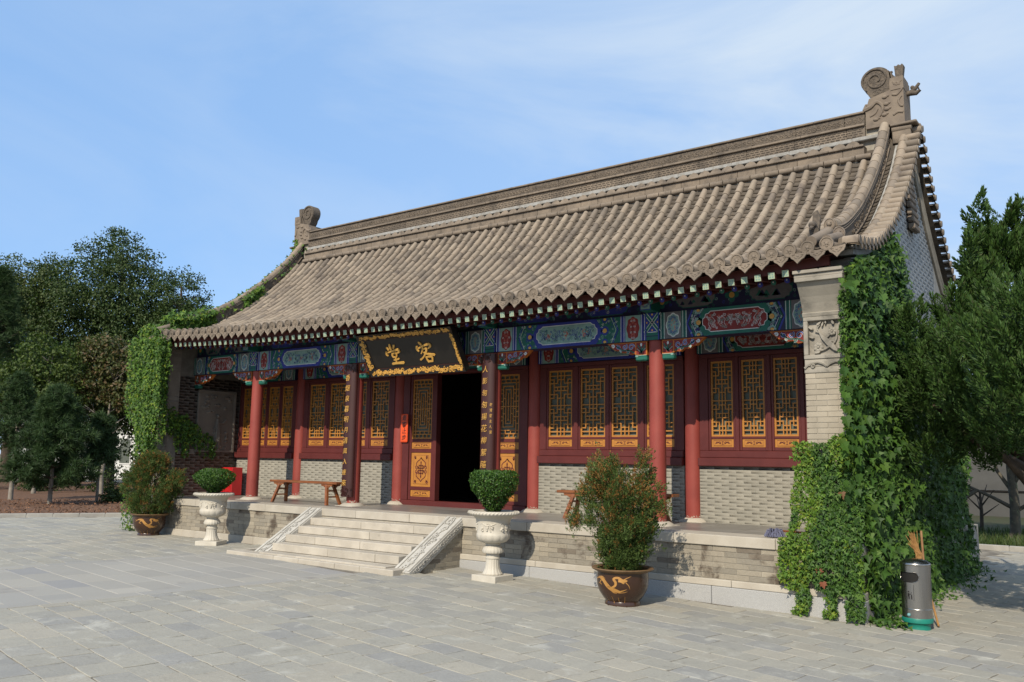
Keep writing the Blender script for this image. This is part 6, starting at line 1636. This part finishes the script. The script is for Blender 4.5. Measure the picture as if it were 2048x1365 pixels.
# ---- shrubs in the pots and urns
def thuja(loc, label, prof_r, h, n, orange, lean=(0, 0), extra=()):
    t = thing('potted_thuja', loc, label, 'shrub'); x0, y0, z0 = loc
    b = MB()
    for k in range(9):
        a = 2*PI*k/9; r = .04+.03*RND.random(); hh = h*RND.uniform(.5, .85); rr = float(np.interp(hh/h, [q[0] for q in prof_r], [q[1] for q in prof_r]))*.55
        b.tube([(x0+r*math.cos(a), y0+r*math.sin(a), z0-.02), (x0+rr*.4*math.cos(a), y0+rr*.4*math.sin(a), z0+hh*.5), (x0+rr*math.cos(a)+lean[0]*hh, y0+rr*math.sin(a), z0+hh)], [.018, .013, .006], 6)
    b.build('stem', m_stem, t)
    C = []   # plume centres
    for k in range(230):
        f = RND.uniform(.0, 1); rmax = float(np.interp(f, [q[0] for q in prof_r], [q[1] for q in prof_r])); a = RND.uniform(0, 2*PI)
        r = rmax*RND.random()**.45*(1+.2*hn(a*1.2, f*4, loc[0])); C.append((x0+r*math.cos(a)+lean[0]*f*h, y0+r*math.sin(a)+lean[1]*f*h, z0+f*h, r/max(rmax, .01), f, a))
    for e in extra: C += [(x0+e[0]+RND.gauss(0, .02), y0+e[1], z0+e[2]*q+e[3]*(1-q), 1, .9, 0) for q in (0, .33, .66, 1)]
    Pp, Dd, Ll, Or = [], [], [], []
    for k in range(n):
        c = C[RND.randrange(len(C))]; s = .055*(.6+.6*RND.random())
        p = (c[0]+RND.gauss(0, s), c[1]+RND.gauss(0, s), c[2]+RND.gauss(0, s*1.25))
        d = Vector((p[0]-x0-lean[0]*c[4]*h, p[1]-y0, 0)); d = d.normalized() if d.length > .02 else Vector((0, 0, 0))
        Pp.append(p); Dd.append((d.x*.6+RND.gauss(0, .35), d.y*.6+RND.gauss(0, .35), .8+RND.gauss(0, .3))); Ll.append(RND.uniform(.075, .13)); 
        q = orange(c[4], c[5], c[3]); Or.append(1 if RND.random() < q else 0)
    Pp, Dd, Ll, Or = map(np.array, (Pp, Dd, Ll, Or)); k = 20
    VF = sprays(Pp, Dd, Ll, k, .22, .7, .7, (.17, .13)); foliage('foliage', VF, [m_thuja, m_thuja_o], t, np.repeat(Or, k))
    return t
thuja((6.03, -1.12, .46), 'tall inverted cone thuja with orange brown tips in the glazed pot right of the steps', [(0, .16), (.1, .25), (.3, .38), (.5, .50), (.7, .60), (.85, .58), (1, .42)], 1.36, 7500,
      lambda f, a, r: .06+.42*max(0, f-.35)*(1.4 if math.cos(a+.9) > 0 else .6), extra=((-.42, 0, 1.50, 1.25), (-.12, -.1, 1.52, 1.3), (.28, .0, 1.58, 1.25), (-.70, -.1, .70, .6)))
thuja((-7.05, -.45, .54), 'bushy olive thuja with rusty top in the glazed pot at the far left', [(0, .22), (.15, .44), (.35, .62), (.6, .60), (.8, .46), (1, .18)], 1.38, 6500,
      lambda f, a, r: .12+.55*max(0, f-.62), extra=((.62, .1, .95, .70), (.80, .2, .98, .75), (.45, .1, .80, .62), (-.3, 0, 1.35, 1.1)))
def boxwood(loc, label, R1, h, zlow, n, flat):
    t = thing('clipped_boxwood', loc, label, 'shrub'); x0, y0, z0 = loc; b = MB()
    for k in range(30):
        a = RND.uniform(0, 2*PI); r = .03+.08*RND.random(); R_ = R1*RND.uniform(.3, .8); hh = h*RND.uniform(.45, .8)
        b.tube([(x0+r*.6*math.cos(a), y0+r*.6*math.sin(a), z0-.03), (x0+(r+.3*R_)*math.cos(a), y0+(r+.3*R_)*math.sin(a), z0+hh*.45), (x0+R_*math.cos(a), y0+R_*math.sin(a), z0+hh)], [.009, .007, .004], 5)
    b.build('stem', m_stem, t)
    Pp, Nd = [], []
    while len(Pp) < n:
        f = RND.random(); rm = R1*(float(np.interp(f, [0, .25, .5, .75, .92, 1], [.22, .55, .86, 1.0, .97, .82])) if flat else float(np.interp(f, [0, .2, .5, .7, .85, 1], [.16, .5, .9, 1.0, .9, .55])))
        if f < zlow and RND.random() < .6: continue
        a = RND.uniform(0, 2*PI); r = rm*RND.random()**.33*(1+.07*hn(math.cos(a)*2, math.sin(a)*2, f*4)); 
        Pp.append((x0+r*math.cos(a), y0+r*math.sin(a), z0+h*f+.02*hn(r*8, a*3))); Nd.append((math.cos(a)*r/rm, math.sin(a)*r/rm, .5+1.2*max(0, f-.7)))
    Pp, Nd = np.array(Pp), np.array(Nd); m = len(Pp)
    foliage('foliage', leaf_quads(Pp, Nd+NPR.randn(m, 3)*.55, Nd*.5+np.array([0, 0, .7])+NPR.randn(m, 3)*.5, NPR.uniform(.024, .042, m), NPR.uniform(.016, .026, m)), m_box, t)
    return t
boxwood((3.46, -.78, 1.135), 'flat topped clipped boxwood with bare stems in the urn right of the steps', .40, .66, .38, 8500, True)
boxwood((-4.15, -.75, 1.16), 'low wide clipped boxwood in the urn left of the steps', .44, .52, .2, 7500, False)

# ---- trees
def limb_tree(t, base, top, r0, n_limb, spread, mbark, h0=.35):
    b = MB(); base = Vector(base); top = Vector(top); k = 7; pts = [base.lerp(top, i/k)+Vector((RND.gauss(0, .05), RND.gauss(0, .05), 0))*(i > 0)*(top-base).length*.06 for i in range(k+1)]
    b.tube(pts, [r0*(1-.8*i/k) for i in range(k+1)], 9); b.build('trunk', mbark, t)
    for q in range(n_limb):
        f = h0+(1-h0)*q/n_limb; p = base.lerp(top, f); a = q*2.4+RND.uniform(-.4, .4); L_ = spread*(1.1-.6*f)*RND.uniform(.7, 1.1); b = MB()
        e = p+Vector((math.cos(a)*L_, math.sin(a)*L_, L_*.55)); mid = p.lerp(e, .5)+Vector((0, 0, L_*.06)); b.tube([p, mid, e], [r0*.38*(1.1-f), r0*.24*(1.1-f), .012], 6)
        for s in (-1, 1): b.tube([mid, mid+Vector((math.cos(a+s*.7)*L_*.4, math.sin(a+s*.7)*L_*.4, L_*.3))], [r0*.18, .01], 5)
        b.build('limb', mbark, t)
def clump_leaves(blobs, n, size, clump=.45, per=26, up=.4):
    W = np.array([q[3]*q[4]*q[5] for q in blobs]); W = W/W.sum(); nc = n//per; idx = NPR.choice(len(blobs), nc, p=W); B = np.array(blobs)[idx]
    d = unit(NPR.randn(nc, 3)); r = NPR.rand(nc, 1)**.36; C = B[:, :3]+d*r*B[:, 3:6]; out = d
    P = (C[:, None]+unit(NPR.randn(nc, per, 3))*(NPR.rand(nc, per, 1)**.5)*np.array([clump, clump, clump*.6])*1.5).reshape(-1, 3); O = np.repeat(out, per, 0); m = len(P)
    return leaf_quads(P, O*.6+np.array([0, 0, up])+NPR.randn(m, 3)*.7, O*.4+np.array([0, 0, -.35])+NPR.randn(m, 3)*.6, NPR.uniform(.75, 1.3, m)*size, NPR.uniform(.5, .8, m)*size)
def broad(name, label, base, top, r0, blobs, n, size, m, clump=.45, bark=None, limbs=7, spread=3.0, cat='tree', per=26):
    t = thing(name, base, label, cat, 'trees in the garden left of the hall'); limb_tree(t, base, top, r0, limbs, spread, bark or m_bark); foliage('crown', clump_leaves(blobs, n, size, clump, per), m, t); return t
broad('broadleaf_tree', 'tall dark broadleaf tree, highest of the left background crowns', (-35.5, 14, .1), (-35, 13.6, 13.2), .34,
      [(-35.3, 13.5, 11.2, 3.6, 3.4, 2.8), (-37.8, 13, 9.2, 3.0, 3.0, 3.0), (-33.4, 14.2, 9.0, 3.0, 3.0, 2.8), (-35.2, 13.2, 13.4, 1.7, 1.7, 1.5), (-36.5, 13, 6.2, 4.2, 3.4, 2.6), (-33.6, 13.4, 6.0, 3.2, 3, 2.4), (-35.1, 13.4, 14.4, .6, .6, .5)], 60000, .14, m_tree, .36)
broad('broadleaf_tree', 'dark broadleaf tree at the far left edge with a broad rounded top', (-42.5, 11.5, .1), (-42, 11.4, 12.4), .32,
      [(-42.6, 11.2, 11.4, 3.4, 3.2, 2.5), (-40.2, 11.8, 10.6, 2.6, 2.6, 2.4), (-45, 11, 9.6, 3.2, 3, 3.4), (-41.5, 11, 7.4, 4.4, 3.4, 2.8), (-39.4, 12, 12.2, 1.6, 1.6, 1.4)], 50000, .14, m_tree2, .38)
broad('broadleaf_tree', 'slender darker tree standing closest to the left end of the hall roof', (-30.9, 14.8, .1), (-30.6, 14.7, 11.2), .24,
      [(-30.6, 14.6, 10.4, 1.5, 1.5, 1.9), (-30.0, 14.8, 8.6, 2.0, 1.9, 1.8), (-31.6, 14.4, 7.6, 2.2, 2.1, 2.2), (-29.2, 14.9, 7.2, 1.6, 1.5, 1.5), (-30.5, 14.5, 5.4, 2.4, 2.2, 2.0), (-28.8, 15, 8.6, .9, .9, 1.0)], 28000, .125, m_tree, .30)
broad('broadleaf_tree', 'low dark tree filling the gap below the background crowns', (-39.0, 15.5, .1), (-38.6, 15.3, 8), .26, [(-38.5, 15, 6.0, 4.6, 3, 3.2), (-34, 16, 4.4, 4.0, 2.6, 3.0), (-44, 13.5, 5, 4, 3, 3.4)], 26000, .16, m_tree, .45)
broad('young_tree', 'small yellow green tree at the left edge among the pines', (-26.9, 6.0, .1), (-26.6, 6.2, 6.4), .10,
      [(-27.2, 5.9, 6.2, 1.2, 1.2, 1.1), (-26.3, 6.4, 5.6, 1.2, 1.2, 1.0), (-27.8, 5.5, 4.9, 1.3, 1.2, 1.1), (-26.4, 6.2, 4.3, 1.5, 1.3, 1.0), (-25.8, 6.7, 6.4, .6, .6, .6)], 6500, .135, m_yel, .26, m_palebark, 6, 1.6, per=18)
broad('young_tree', 'slim pale stemmed tree with browning leaves behind the pine', (-25.0, 8.0, .1), (-24.8, 8.0, 6.6), .09,
      [(-25.5, 7.9, 6.5, 1.3, 1.0, .7), (-24.4, 8.3, 5.8, 1.4, 1.0, .7), (-25.9, 7.7, 5.0, 1.3, 1.0, .7), (-24.2, 8.4, 4.6, 1.2, 1.0, .7)], 7000, .15, m_brn, .26, m_palebark, 9, 2.0, per=14)
broad('young_tree', 'thin tree with bare pale stems beside the hanging ivy', (-21.9, 7.9, .1), (-21.0, 8.3, 5.6), .07,
      [(-21.9, 8.2, 5.4, .9, .8, .7), (-20.8, 8.6, 4.8, 1.0, .8, .7), (-22.4, 8.0, 4.3, .9, .8, .6)], 3200, .14, m_brn, .26, m_palebark, 11, 1.7, per=14)
def needles(P, D, L, k=15):
    n = len(P); D = unit(D); dr = unit(D[:, None]*.55+unit(NPR.randn(n, k, 3))*.85); ln = L[:, None]*NPR.uniform(.7, 1.1, (n, k)); sd = unit(np.cross(dr, NPR.randn(n, k, 3)))
    V = np.empty((n, k, 3, 3)); V[..., 0, :] = P[:, None]-sd*.011; V[..., 1, :] = P[:, None]+sd*.011; V[..., 2, :] = P[:, None]+dr*ln[..., None]
    return V.reshape(-1, 3), np.arange(n*k*3).reshape(-1, 3)
def pine(label, base, h, R_, n, L_=.20, h0=.15, lean=(0, 0)):
    t = thing('pine_tree', base, label, 'pine tree', 'pine trees in the garden left of the hall'); x, y, z = base; b = MB()
    b.tube([(x, y, z-.05), (x+lean[0]*.5, y+lean[1]*.5, z+h*.5), (x+lean[0], y+lean[1], z+h)], [.10*h/5, .06*h/5, .015], 8); b.build('trunk', m_palebark, t)
    Pp, Dd = [], []; br_ = MB(); lv = int(h*2.6)
    for q in range(lv):
        f = h0+(1-h0)*(q+.5)/lv; rr = R_*(1-f)**.75*1.15*RND.uniform(.75, 1.1)
        for j in range(7):
            a = j*2*PI/7+q*1.1+RND.uniform(-.3, .3); c = Vector((x+lean[0]*f, y+lean[1]*f, z+h*f)); r = rr*RND.uniform(.6, 1.05); e = c+Vector((math.cos(a)*r, math.sin(a)*r, r*.28+.1))
            br_.tube([c, e], [.022, .006], 5)
            for s in range(max(2, int(n/lv/7))):
                u = RND.uniform(.25, 1.05)**.7; p = c.lerp(e, u)+Vector((RND.gauss(0, .12), RND.gauss(0, .12), RND.gauss(0, .09))); Pp.append(tuple(p)); Dd.append((math.cos(a)*.7, math.sin(a)*.7, .65))
    br_.build('branches', m_bark, t); Pp, Dd = np.array(Pp), np.array(Dd); foliage('needles', needles(Pp, Dd, NPR.uniform(.75, 1.2, len(Pp))*L_, 26), m_pine, t)
pine('bushy dark pine in the garden bed, nearest of the pines', (-18.4, 2.65, .18), 3.9, 1.75, 2600, .25, .10)
pine('pale trunked pine left of the bushy pine, its lowest boughs high above the mulch', (-22.0, 2.95, .18), 4.6, 1.5, 900, .22, .38)
pine('small pine with a slanting pale trunk between the bushy pine and the hall', (-18.6, 4.4, .18), 3.0, 1.2, 700, .22, .42, (-.2, .1))
pine('tall pine standing behind at the left edge', (-34.8, 7.2, .12), 11.0, 3.0, 2200, .36, .3)
def low_shrub(label, loc, R_, n):
    t = thing('low_shrub', loc, label, 'shrub', 'low shrubs under the garden trees'); VF = clump_leaves([(loc[0], loc[1], loc[2]+R_*.6, R_, R_, R_*.7)], n, .085, .10, 16); foliage('foliage', VF, m_tree, t)
    b = MB(); [b.tube([(loc[0]+RND.gauss(0, .05), loc[1]+RND.gauss(0, .05), loc[2]-.05), (loc[0]+RND.gauss(0, R_*.4), loc[1]+RND.gauss(0, R_*.4), loc[2]+R_*.7)], .012, 5) for k in range(6)]; b.build('stem', m_stem, t)
low_shrub('small round dark shrub at the foot of the slanting pine', (-18.0, 4.75, .15), .50, 1400)
for k, (x, y, R_) in enumerate(((-29.5, 7.5, 1.1), (-27.0, 9.0, 1.2), (-33.0, 6.0, 1.3), (-25.2, 10.2, 1.2), (-23.0, 11.6, 1.2))):
    low_shrub(('dark low shrub under the yellow green tree', 'dark low shrub under the browning tree', 'dark low shrub at the far left edge', 'dark low shrub under the thin pale stemmed tree', 'dark low shrub next to the hanging ivy')[k], (x, y, .15), R_, 2600)
# far white building glimpsed through the trees
m_white = mat('white_render', (.62, .62, .60), (.54, .54, .52), .8, 1, 20, .05)
wb = thing('white_building', (-60, 24, 0), 'white building glimpsed between the trees on the left', 'building')
b = MB(); b.box(-72, -46, 24, 32, -.2, 5.2); b.build('wall', m_white, wb)
b = MB(); b.box(-72.6, -45.4, 23.4, 32.6, 5.2, 5.6); b.build('roof', m_ridge, wb)
for k in range(8):
    b = MB(); b.box(-71+3.1*k, -69.4+3.1*k, 23.96, 24.02, 1.2, 3.2); w_ = b.build('window', m_white, wb); b = MB(); b.box(-70.9+3.1*k, -69.5+3.1*k, 23.94, 23.96, 1.3, 3.1); b.build('pane', m_paper, w_)

# ---- right side: junipers, far lawn, tree and wall
def plume_template(n=80):
    """a pointed juniper shoot of unit length: many short needle-leaved fingers leaning up and out"""
    t = np.sort(NPR.rand(n)**.9); ph = NPR.rand(n)*2*PI; rad = np.stack([np.cos(ph), np.sin(ph), 0*ph], 1); r = .21*(1-t)**.8*(.35+.65*NPR.rand(n))
    P = rad*r[:, None]+np.array([0, 0, 1])*(t*.86)[:, None]; D = unit(np.array([0, 0, 1.])*(.75+.5*t)[:, None]+rad*(.85-.6*t)[:, None]+NPR.randn(n, 3)*.16); L = (.13+.09*NPR.rand(n))
    out = []
    for q in range(2):
        S_ = unit(np.cross(D, NPR.randn(n, 3))); V = np.empty((n, 4, 3)); w_ = (L*.15)[:, None]
        V[:, 0] = P; V[:, 1] = P+D*(L*.45)[:, None]-S_*w_; V[:, 2] = P+D*L[:, None]; V[:, 3] = P+D*(L*.45)[:, None]+S_*w_; out.append(V)
    return np.concatenate(out).reshape(-1, 3)
TEMPL = [plume_template() for _ in range(5)]
def juniper(t, blobs, n, size, mbase=m_jun):
    """blobs: ellipsoids (x, y, z, rx, ry, rz); pointed shoots stand on and under their surface, leaning up and out"""
    W = np.array([(q[3]*q[4]*q[5])**.67 for q in blobs]); W /= W.sum(); idx = NPR.choice(len(blobs), n, p=W); B = np.array(blobs, float)[idx]
    d = unit(NPR.randn(n, 3)); r = .55+.5*NPR.rand(n)**.6; P = B[:, :3]+d*B[:, 3:6]*r[:, None]
    A = unit(d*np.array([.75, .75, .35])+np.array([0, 0, .95])+NPR.randn(n, 3)*.20); L = NPR.uniform(.65, 1.35, n)*size
    X = unit(np.cross(A, NPR.randn(n, 3))); Y = np.cross(A, X); out = []
    for k, T in enumerate(TEMPL):
        m = np.where(np.arange(n) % len(TEMPL) == k)[0]
        V = P[m][:, None]+(X[m][:, None]*T[None, :, :1]+Y[m][:, None]*T[None, :, 1:2]+A[m][:, None]*(T[None, :, 2:]-.45))*L[m][:, None, None]
        out.append(V.reshape(-1, 3))
    V = np.concatenate(out); F = np.arange(len(V)).reshape(-1, 4); foliage('foliage', (V, F), mbase, t)
jt = thing('juniper_tree', (11.3, 4.6, -.08), 'large spreading juniper in front of the right gable wall, over the steel bin', 'tree')
b = MB(); b.tube([(11.3, 4.6, -.1), (11.0, 4.5, .9), (10.5, 4.25, 1.8), (10.1, 3.8, 2.8), (9.9, 3.2, 4.2)], [.20, .17, .14, .10, .04], 10); b.build('trunk', m_bark, jt)
for pts in ([(10.8, 4.4, 1.4), (11.6, 3.0, 2.3), (12.3, .6, 3.0), (12.6, -.8, 3.6)], [(10.5, 4.2, 1.9), (9.9, 3.0, 2.4), (9.5, 2.2, 2.9)], [(10.3, 3.9, 2.6), (10.5, 4.4, 3.6), (10.3, 4.6, 4.6)], [(10.8, 4.4, 1.2), (10.5, 3.4, 1.8), (10.2, 2.6, 2.3)]):
    b = MB(); b.tube(pts, [.10, .07, .03, .02][:len(pts)], 8); b.build('limb', m_bark, jt)
bl = [(9.95, 2.6, 3.5, .70, .85, .85), (9.55, 1.9, 3.2, .42, .55, .75), (10.5, 3.3, 3.7, .85, .9, .95), (10.3, 1.0, 3.3, .62, .7, .75), (11.1, -.2, 3.3, .75, .8, .9), (11.9, 2.6, 3.6, 1.2, 1.3, 1.2), (12.4, .8, 3.6, 1.0, 1.0, 1.1), (12.7, -1.0, 3.7, .9, .9, 1.1),
      (9.55, 2.1, 2.35, .36, .45, .36), (10.1, 2.8, 2.45, .55, .6, .40), (9.75, 2.6, 4.2, .30, .35, .55), (9.35, 1.7, 3.9, .26, .3, .50), (10.3, 3.2, 4.4, .35, .4, .5), (10.9, 3.4, 2.6, .6, .6, .45), (10.7, .4, 2.6, .5, .5, .35)]
juniper(jt, bl, 2300, .36)
ct = thing('juniper_tree', (10.9, 11.2, -.09), 'taller dark juniper further back at the right edge, its spires against the sky', 'tree')
b = MB(); b.tube([(10.9, 11.2, -.1), (10.7, 11.0, 3), (10.2, 10.8, 5.5), (10.0, 10.7, 7.6)], [.26, .20, .12, .03], 9); b.build('trunk', m_bark, ct)
for k in range(7):
    a = k*2.3; z = 2.8+.65*k; b = MB(); b.tube([(10.5, 11, z), (10.5+.9*math.cos(a), 11+.9*math.sin(a), z+.5), (10.4+1.5*math.cos(a), 11+1.5*math.sin(a), z+1.2)], [.08, .05, .02], 7); b.build('limb', m_bark, ct)
bl = [(9.2, 9.6, 5.6, .45, .5, .9), (9.5, 10.9, 6.3, .75, .85, 1.2), (10.7, 11.3, 6.4, 1.0, 1.1, 1.4), (11.8, 11.6, 5.6, 1.2, 1.2, 1.6), (9.05, 10.7, 7.5, .28, .3, .85), (9.6, 11.2, 7.6, .30, .3, .75), (10.1, 11.4, 7.7, .3, .3, .75), (10.9, 11.5, 7.8, .4, .4, .8), (9.0, 9.3, 6.6, .22, .25, .6),
      (9.9, 10.7, 4.7, .6, .6, .4), (10.9, 11.1, 4.4, .8, .8, .4)]
juniper(ct, bl, 1300, .62)
m_kerb = mat('kerb_concrete', (.36, .35, .32), (.29, .28, .26), .9, 3, 60, .12, obj=.08)
m_mulch = mat('mulch', (.165, .088, .05), (.095, .052, .032), .98, 9, 90, .3, bump=1.0, bscale=70)
m_grass = leafmat('grass_blade', [(.4, (.05, .085, .02)), (.35, (.035, .065, .016)), (.25, (.085, .10, .03))], .2)
def kerb_line(name, pts, z, h, wd, ln):
    root = None; A = Vector(pts[0]); B_ = Vector(pts[1]); d = (B_-A); L_ = d.length; d.normalize(); n_ = Vector((-d.y, d.x, 0)); k = int(L_/ln)
    b = MB(); b.box(-.02, L_+.02, -wd*.4, wd*.4, -.2, h-.03, M=frame((A.x, A.y, z), d, n_, Vector((0, 0, 1)))); root = tag(b.build(name, m_kerb), kind='structure'); WORLD[root.name] = Vector((0, 0, 0))
    s = MB(); s.box(.006, ln-.006, -wd/2, wd/2, -.15, h, ch=.012); me = s.mesh('kerb_stone', m_kerb)
    for i in range(k): link('kerb_stone', me, root, frame(A+d*(i*ln)+Vector((0, 0, z)), d, n_, Vector((0, 0, 1))))
kd = Vector((1.75, 2.85, 0)).normalized(); K0 = Vector((-15.0, -.38, 0))
kerb_line('garden_kerb', (tuple(K0-kd*6.3), tuple(K0+kd*16.1)), .09, .115, .13, .7)
b = MB(); nrm = Vector((-kd.y, kd.x, 0)); nu, nv = 60, 40; V = []
for j in range(nv+1):
    for i in range(nu+1):
        p = K0+kd*(-14+36*i/nu)+nrm*(.06+30*(j/nv)**1.5); V.append((p.x, p.y, .17+.07*min(1, j/6)+.05*hn(p.x*.7, p.y*.7)+.02*hn(p.x*3, p.y*3)))
b.add(V, [(j*(nu+1)+i, j*(nu+1)+i+1, (j+1)*(nu+1)+i+1, (j+1)*(nu+1)+i) for j in range(nv) for i in range(nu)], 0, True); tag(b.build('garden_bed', m_mulch), kind='structure')
ch = []; 
for k in range(5200):
    p = K0+kd*RND.uniform(-4.5, 15)+nrm*(.1+7*RND.random()**1.6); z = .18+.07*min(1, max(0, nrm.dot(p-K0))/3)+.04
    ch.append(frame((p.x, p.y, z+RND.uniform(-.01, .03)), *[Vector(c) for c in Matrix.Rotation(RND.uniform(0, 6.3), 3, Vector((RND.gauss(0, 1), RND.gauss(0, 1), 1.5)).normalized()).transposed()]))
q = RND.uniform
V, F = stack([(-.035, -.011, 0), (.035, -.009, 0), (.033, .010, .006), (-.033, .011, .006)], [(0, 1, 2, 3)], ch); o = link('mulch_chips', np_mesh('mulch_chips', V, F, mat('bark_chip', (.20, .105, .06), (.12, .06, .035), .95, 4, 60, .2, island=.3))); tag(o, kind='stuff')
kerb_line('lawn_kerb', ((2.0, 12.85, 0), (22.0, 12.85, 0)), -.06, .14, .16, 1.0)
b = MB(); b.add([(1, 12.93, .02), (26, 12.93, .02), (26, 27, .1), (1, 27, .1)], [(0, 1, 2, 3)]); lawn = tag(b.build('lawn', mat('turf', (.035, .05, .018), (.05, .042, .022), .95, 5, 60, .3)), kind='structure')
gm = []; 
for k in range(9000): 
    x, y = RND.uniform(6.2, 13), 12.95+6*RND.random()**1.4; a = RND.uniform(0, 6.3); h_ = RND.uniform(.08, .26); gm.append(frame((x, y, .02), Vector((math.cos(a), math.sin(a), 0))*h_, Vector((-math.sin(a), math.cos(a), 0))*h_, Vector((RND.gauss(0, .35), RND.gauss(0, .35), 1))*h_))
V, F = stack([(-.05, 0, 0), (.05, 0, 0), (.03, 0, .6), (0, .06, 1)], [(0, 1, 2, 3)], gm); tag(link('grass', np_mesh('grass', V, F, m_grass)), kind='stuff')
tr = thing('bare_trunk_tree', (8.75, 15.9, 0), 'lichen spotted tree trunk with low forking branches on the lawn behind the ivy', 'tree')
m_lichen = mat('lichen_bark', (.13, .115, .085), (.085, .075, .058), .95, 7, 50, .2, bump=.5, bscale=25, stain=(.22, .24, .13), stain_scale=6, stain_at=(.56, .68))
b = MB(); b.tube([(8.75, 15.9, -.05), (8.78, 15.9, .25), (8.80, 15.9, 1.0), (8.75, 15.9, 2.1), (8.9, 16, 3.4)], [.19, .14, .125, .11, .07], 10); b.build('trunk', m_lichen, tr)
for pts in ([(8.8, 15.9, .85), (8.3, 15.8, 1.15), (7.6, 15.7, 1.5), (7.0, 15.6, 2.1)], [(8.8, 15.9, .8), (9.3, 15.9, 1.1), (9.9, 15.9, 1.7)], [(8.78, 15.9, 1.3), (8.4, 16, 1.9), (8.2, 16.1, 2.8)], [(8.78, 15.9, 1.5), (9.2, 15.8, 2.2), (9.4, 15.8, 3.2)], [(7.9, 15.75, 1.35), (7.6, 15.6, 1.1), (7.2, 15.5, 1.2)]):
    b = MB(); b.tube(pts, [.06-.012*i for i in range(len(pts))], 7); b.build('limb', m_lichen, tr)
foliage('crown', clump_leaves([(8.7, 15.9, 4.0, 1.8, 1.5, 1.0), (7.4, 15.6, 3.1, 1.1, 1.0, .6), (9.9, 15.8, 3.2, 1.3, 1.0, .7)], 6000, .10, .22, 20), m_tree, tr)
sm = thing('sapling', (7.6, 18.2, 0), 'small bare sapling further back on the lawn, left of the lichen trunk', 'tree'); b = MB(); b.tube([(7.6, 18.2, 0), (7.62, 18.2, .7), (7.6, 18.2, 1.3)], [.06, .05, .03], 7); b.build('trunk', m_bark, sm)
for a in range(6): b = MB(); b.tube([(7.61, 18.2, .5+.1*a), (7.61+.5*math.cos(a*1.9), 18.2+.5*math.sin(a*1.9), .9+.14*a)], [.03, .01], 5); b.build('limb', m_bark, sm)
m_grey = mat('grey_render_shaded', (.075, .075, .072), (.06, .06, .058), .9, 1.5, 30, .08)  # albedo lowered: the wall's shade is put into its colour
wl = thing('garden_wall', (8, 28, 0), 'long plain grey wall with a dark ledge behind the lawn at the right edge', 'wall')
b = MB(); b.box(-6, 30, 28, 28.4, -.2, 1.02); b.build('lower_course', m_grey, wl); b = MB(); b.box(-6, 30, 27.95, 28.4, 1.03, 1.09); b.build('ledge', m_ink, wl); b = MB(); b.box(-6, 30, 28.05, 28.4, 1.10, 3.6); b.build('upper_course', mat('upper_render_shaded', (.085, .085, .082), None, .9, 1.5, 30, .08), wl)  # upper course also coloured dark to stand for shade
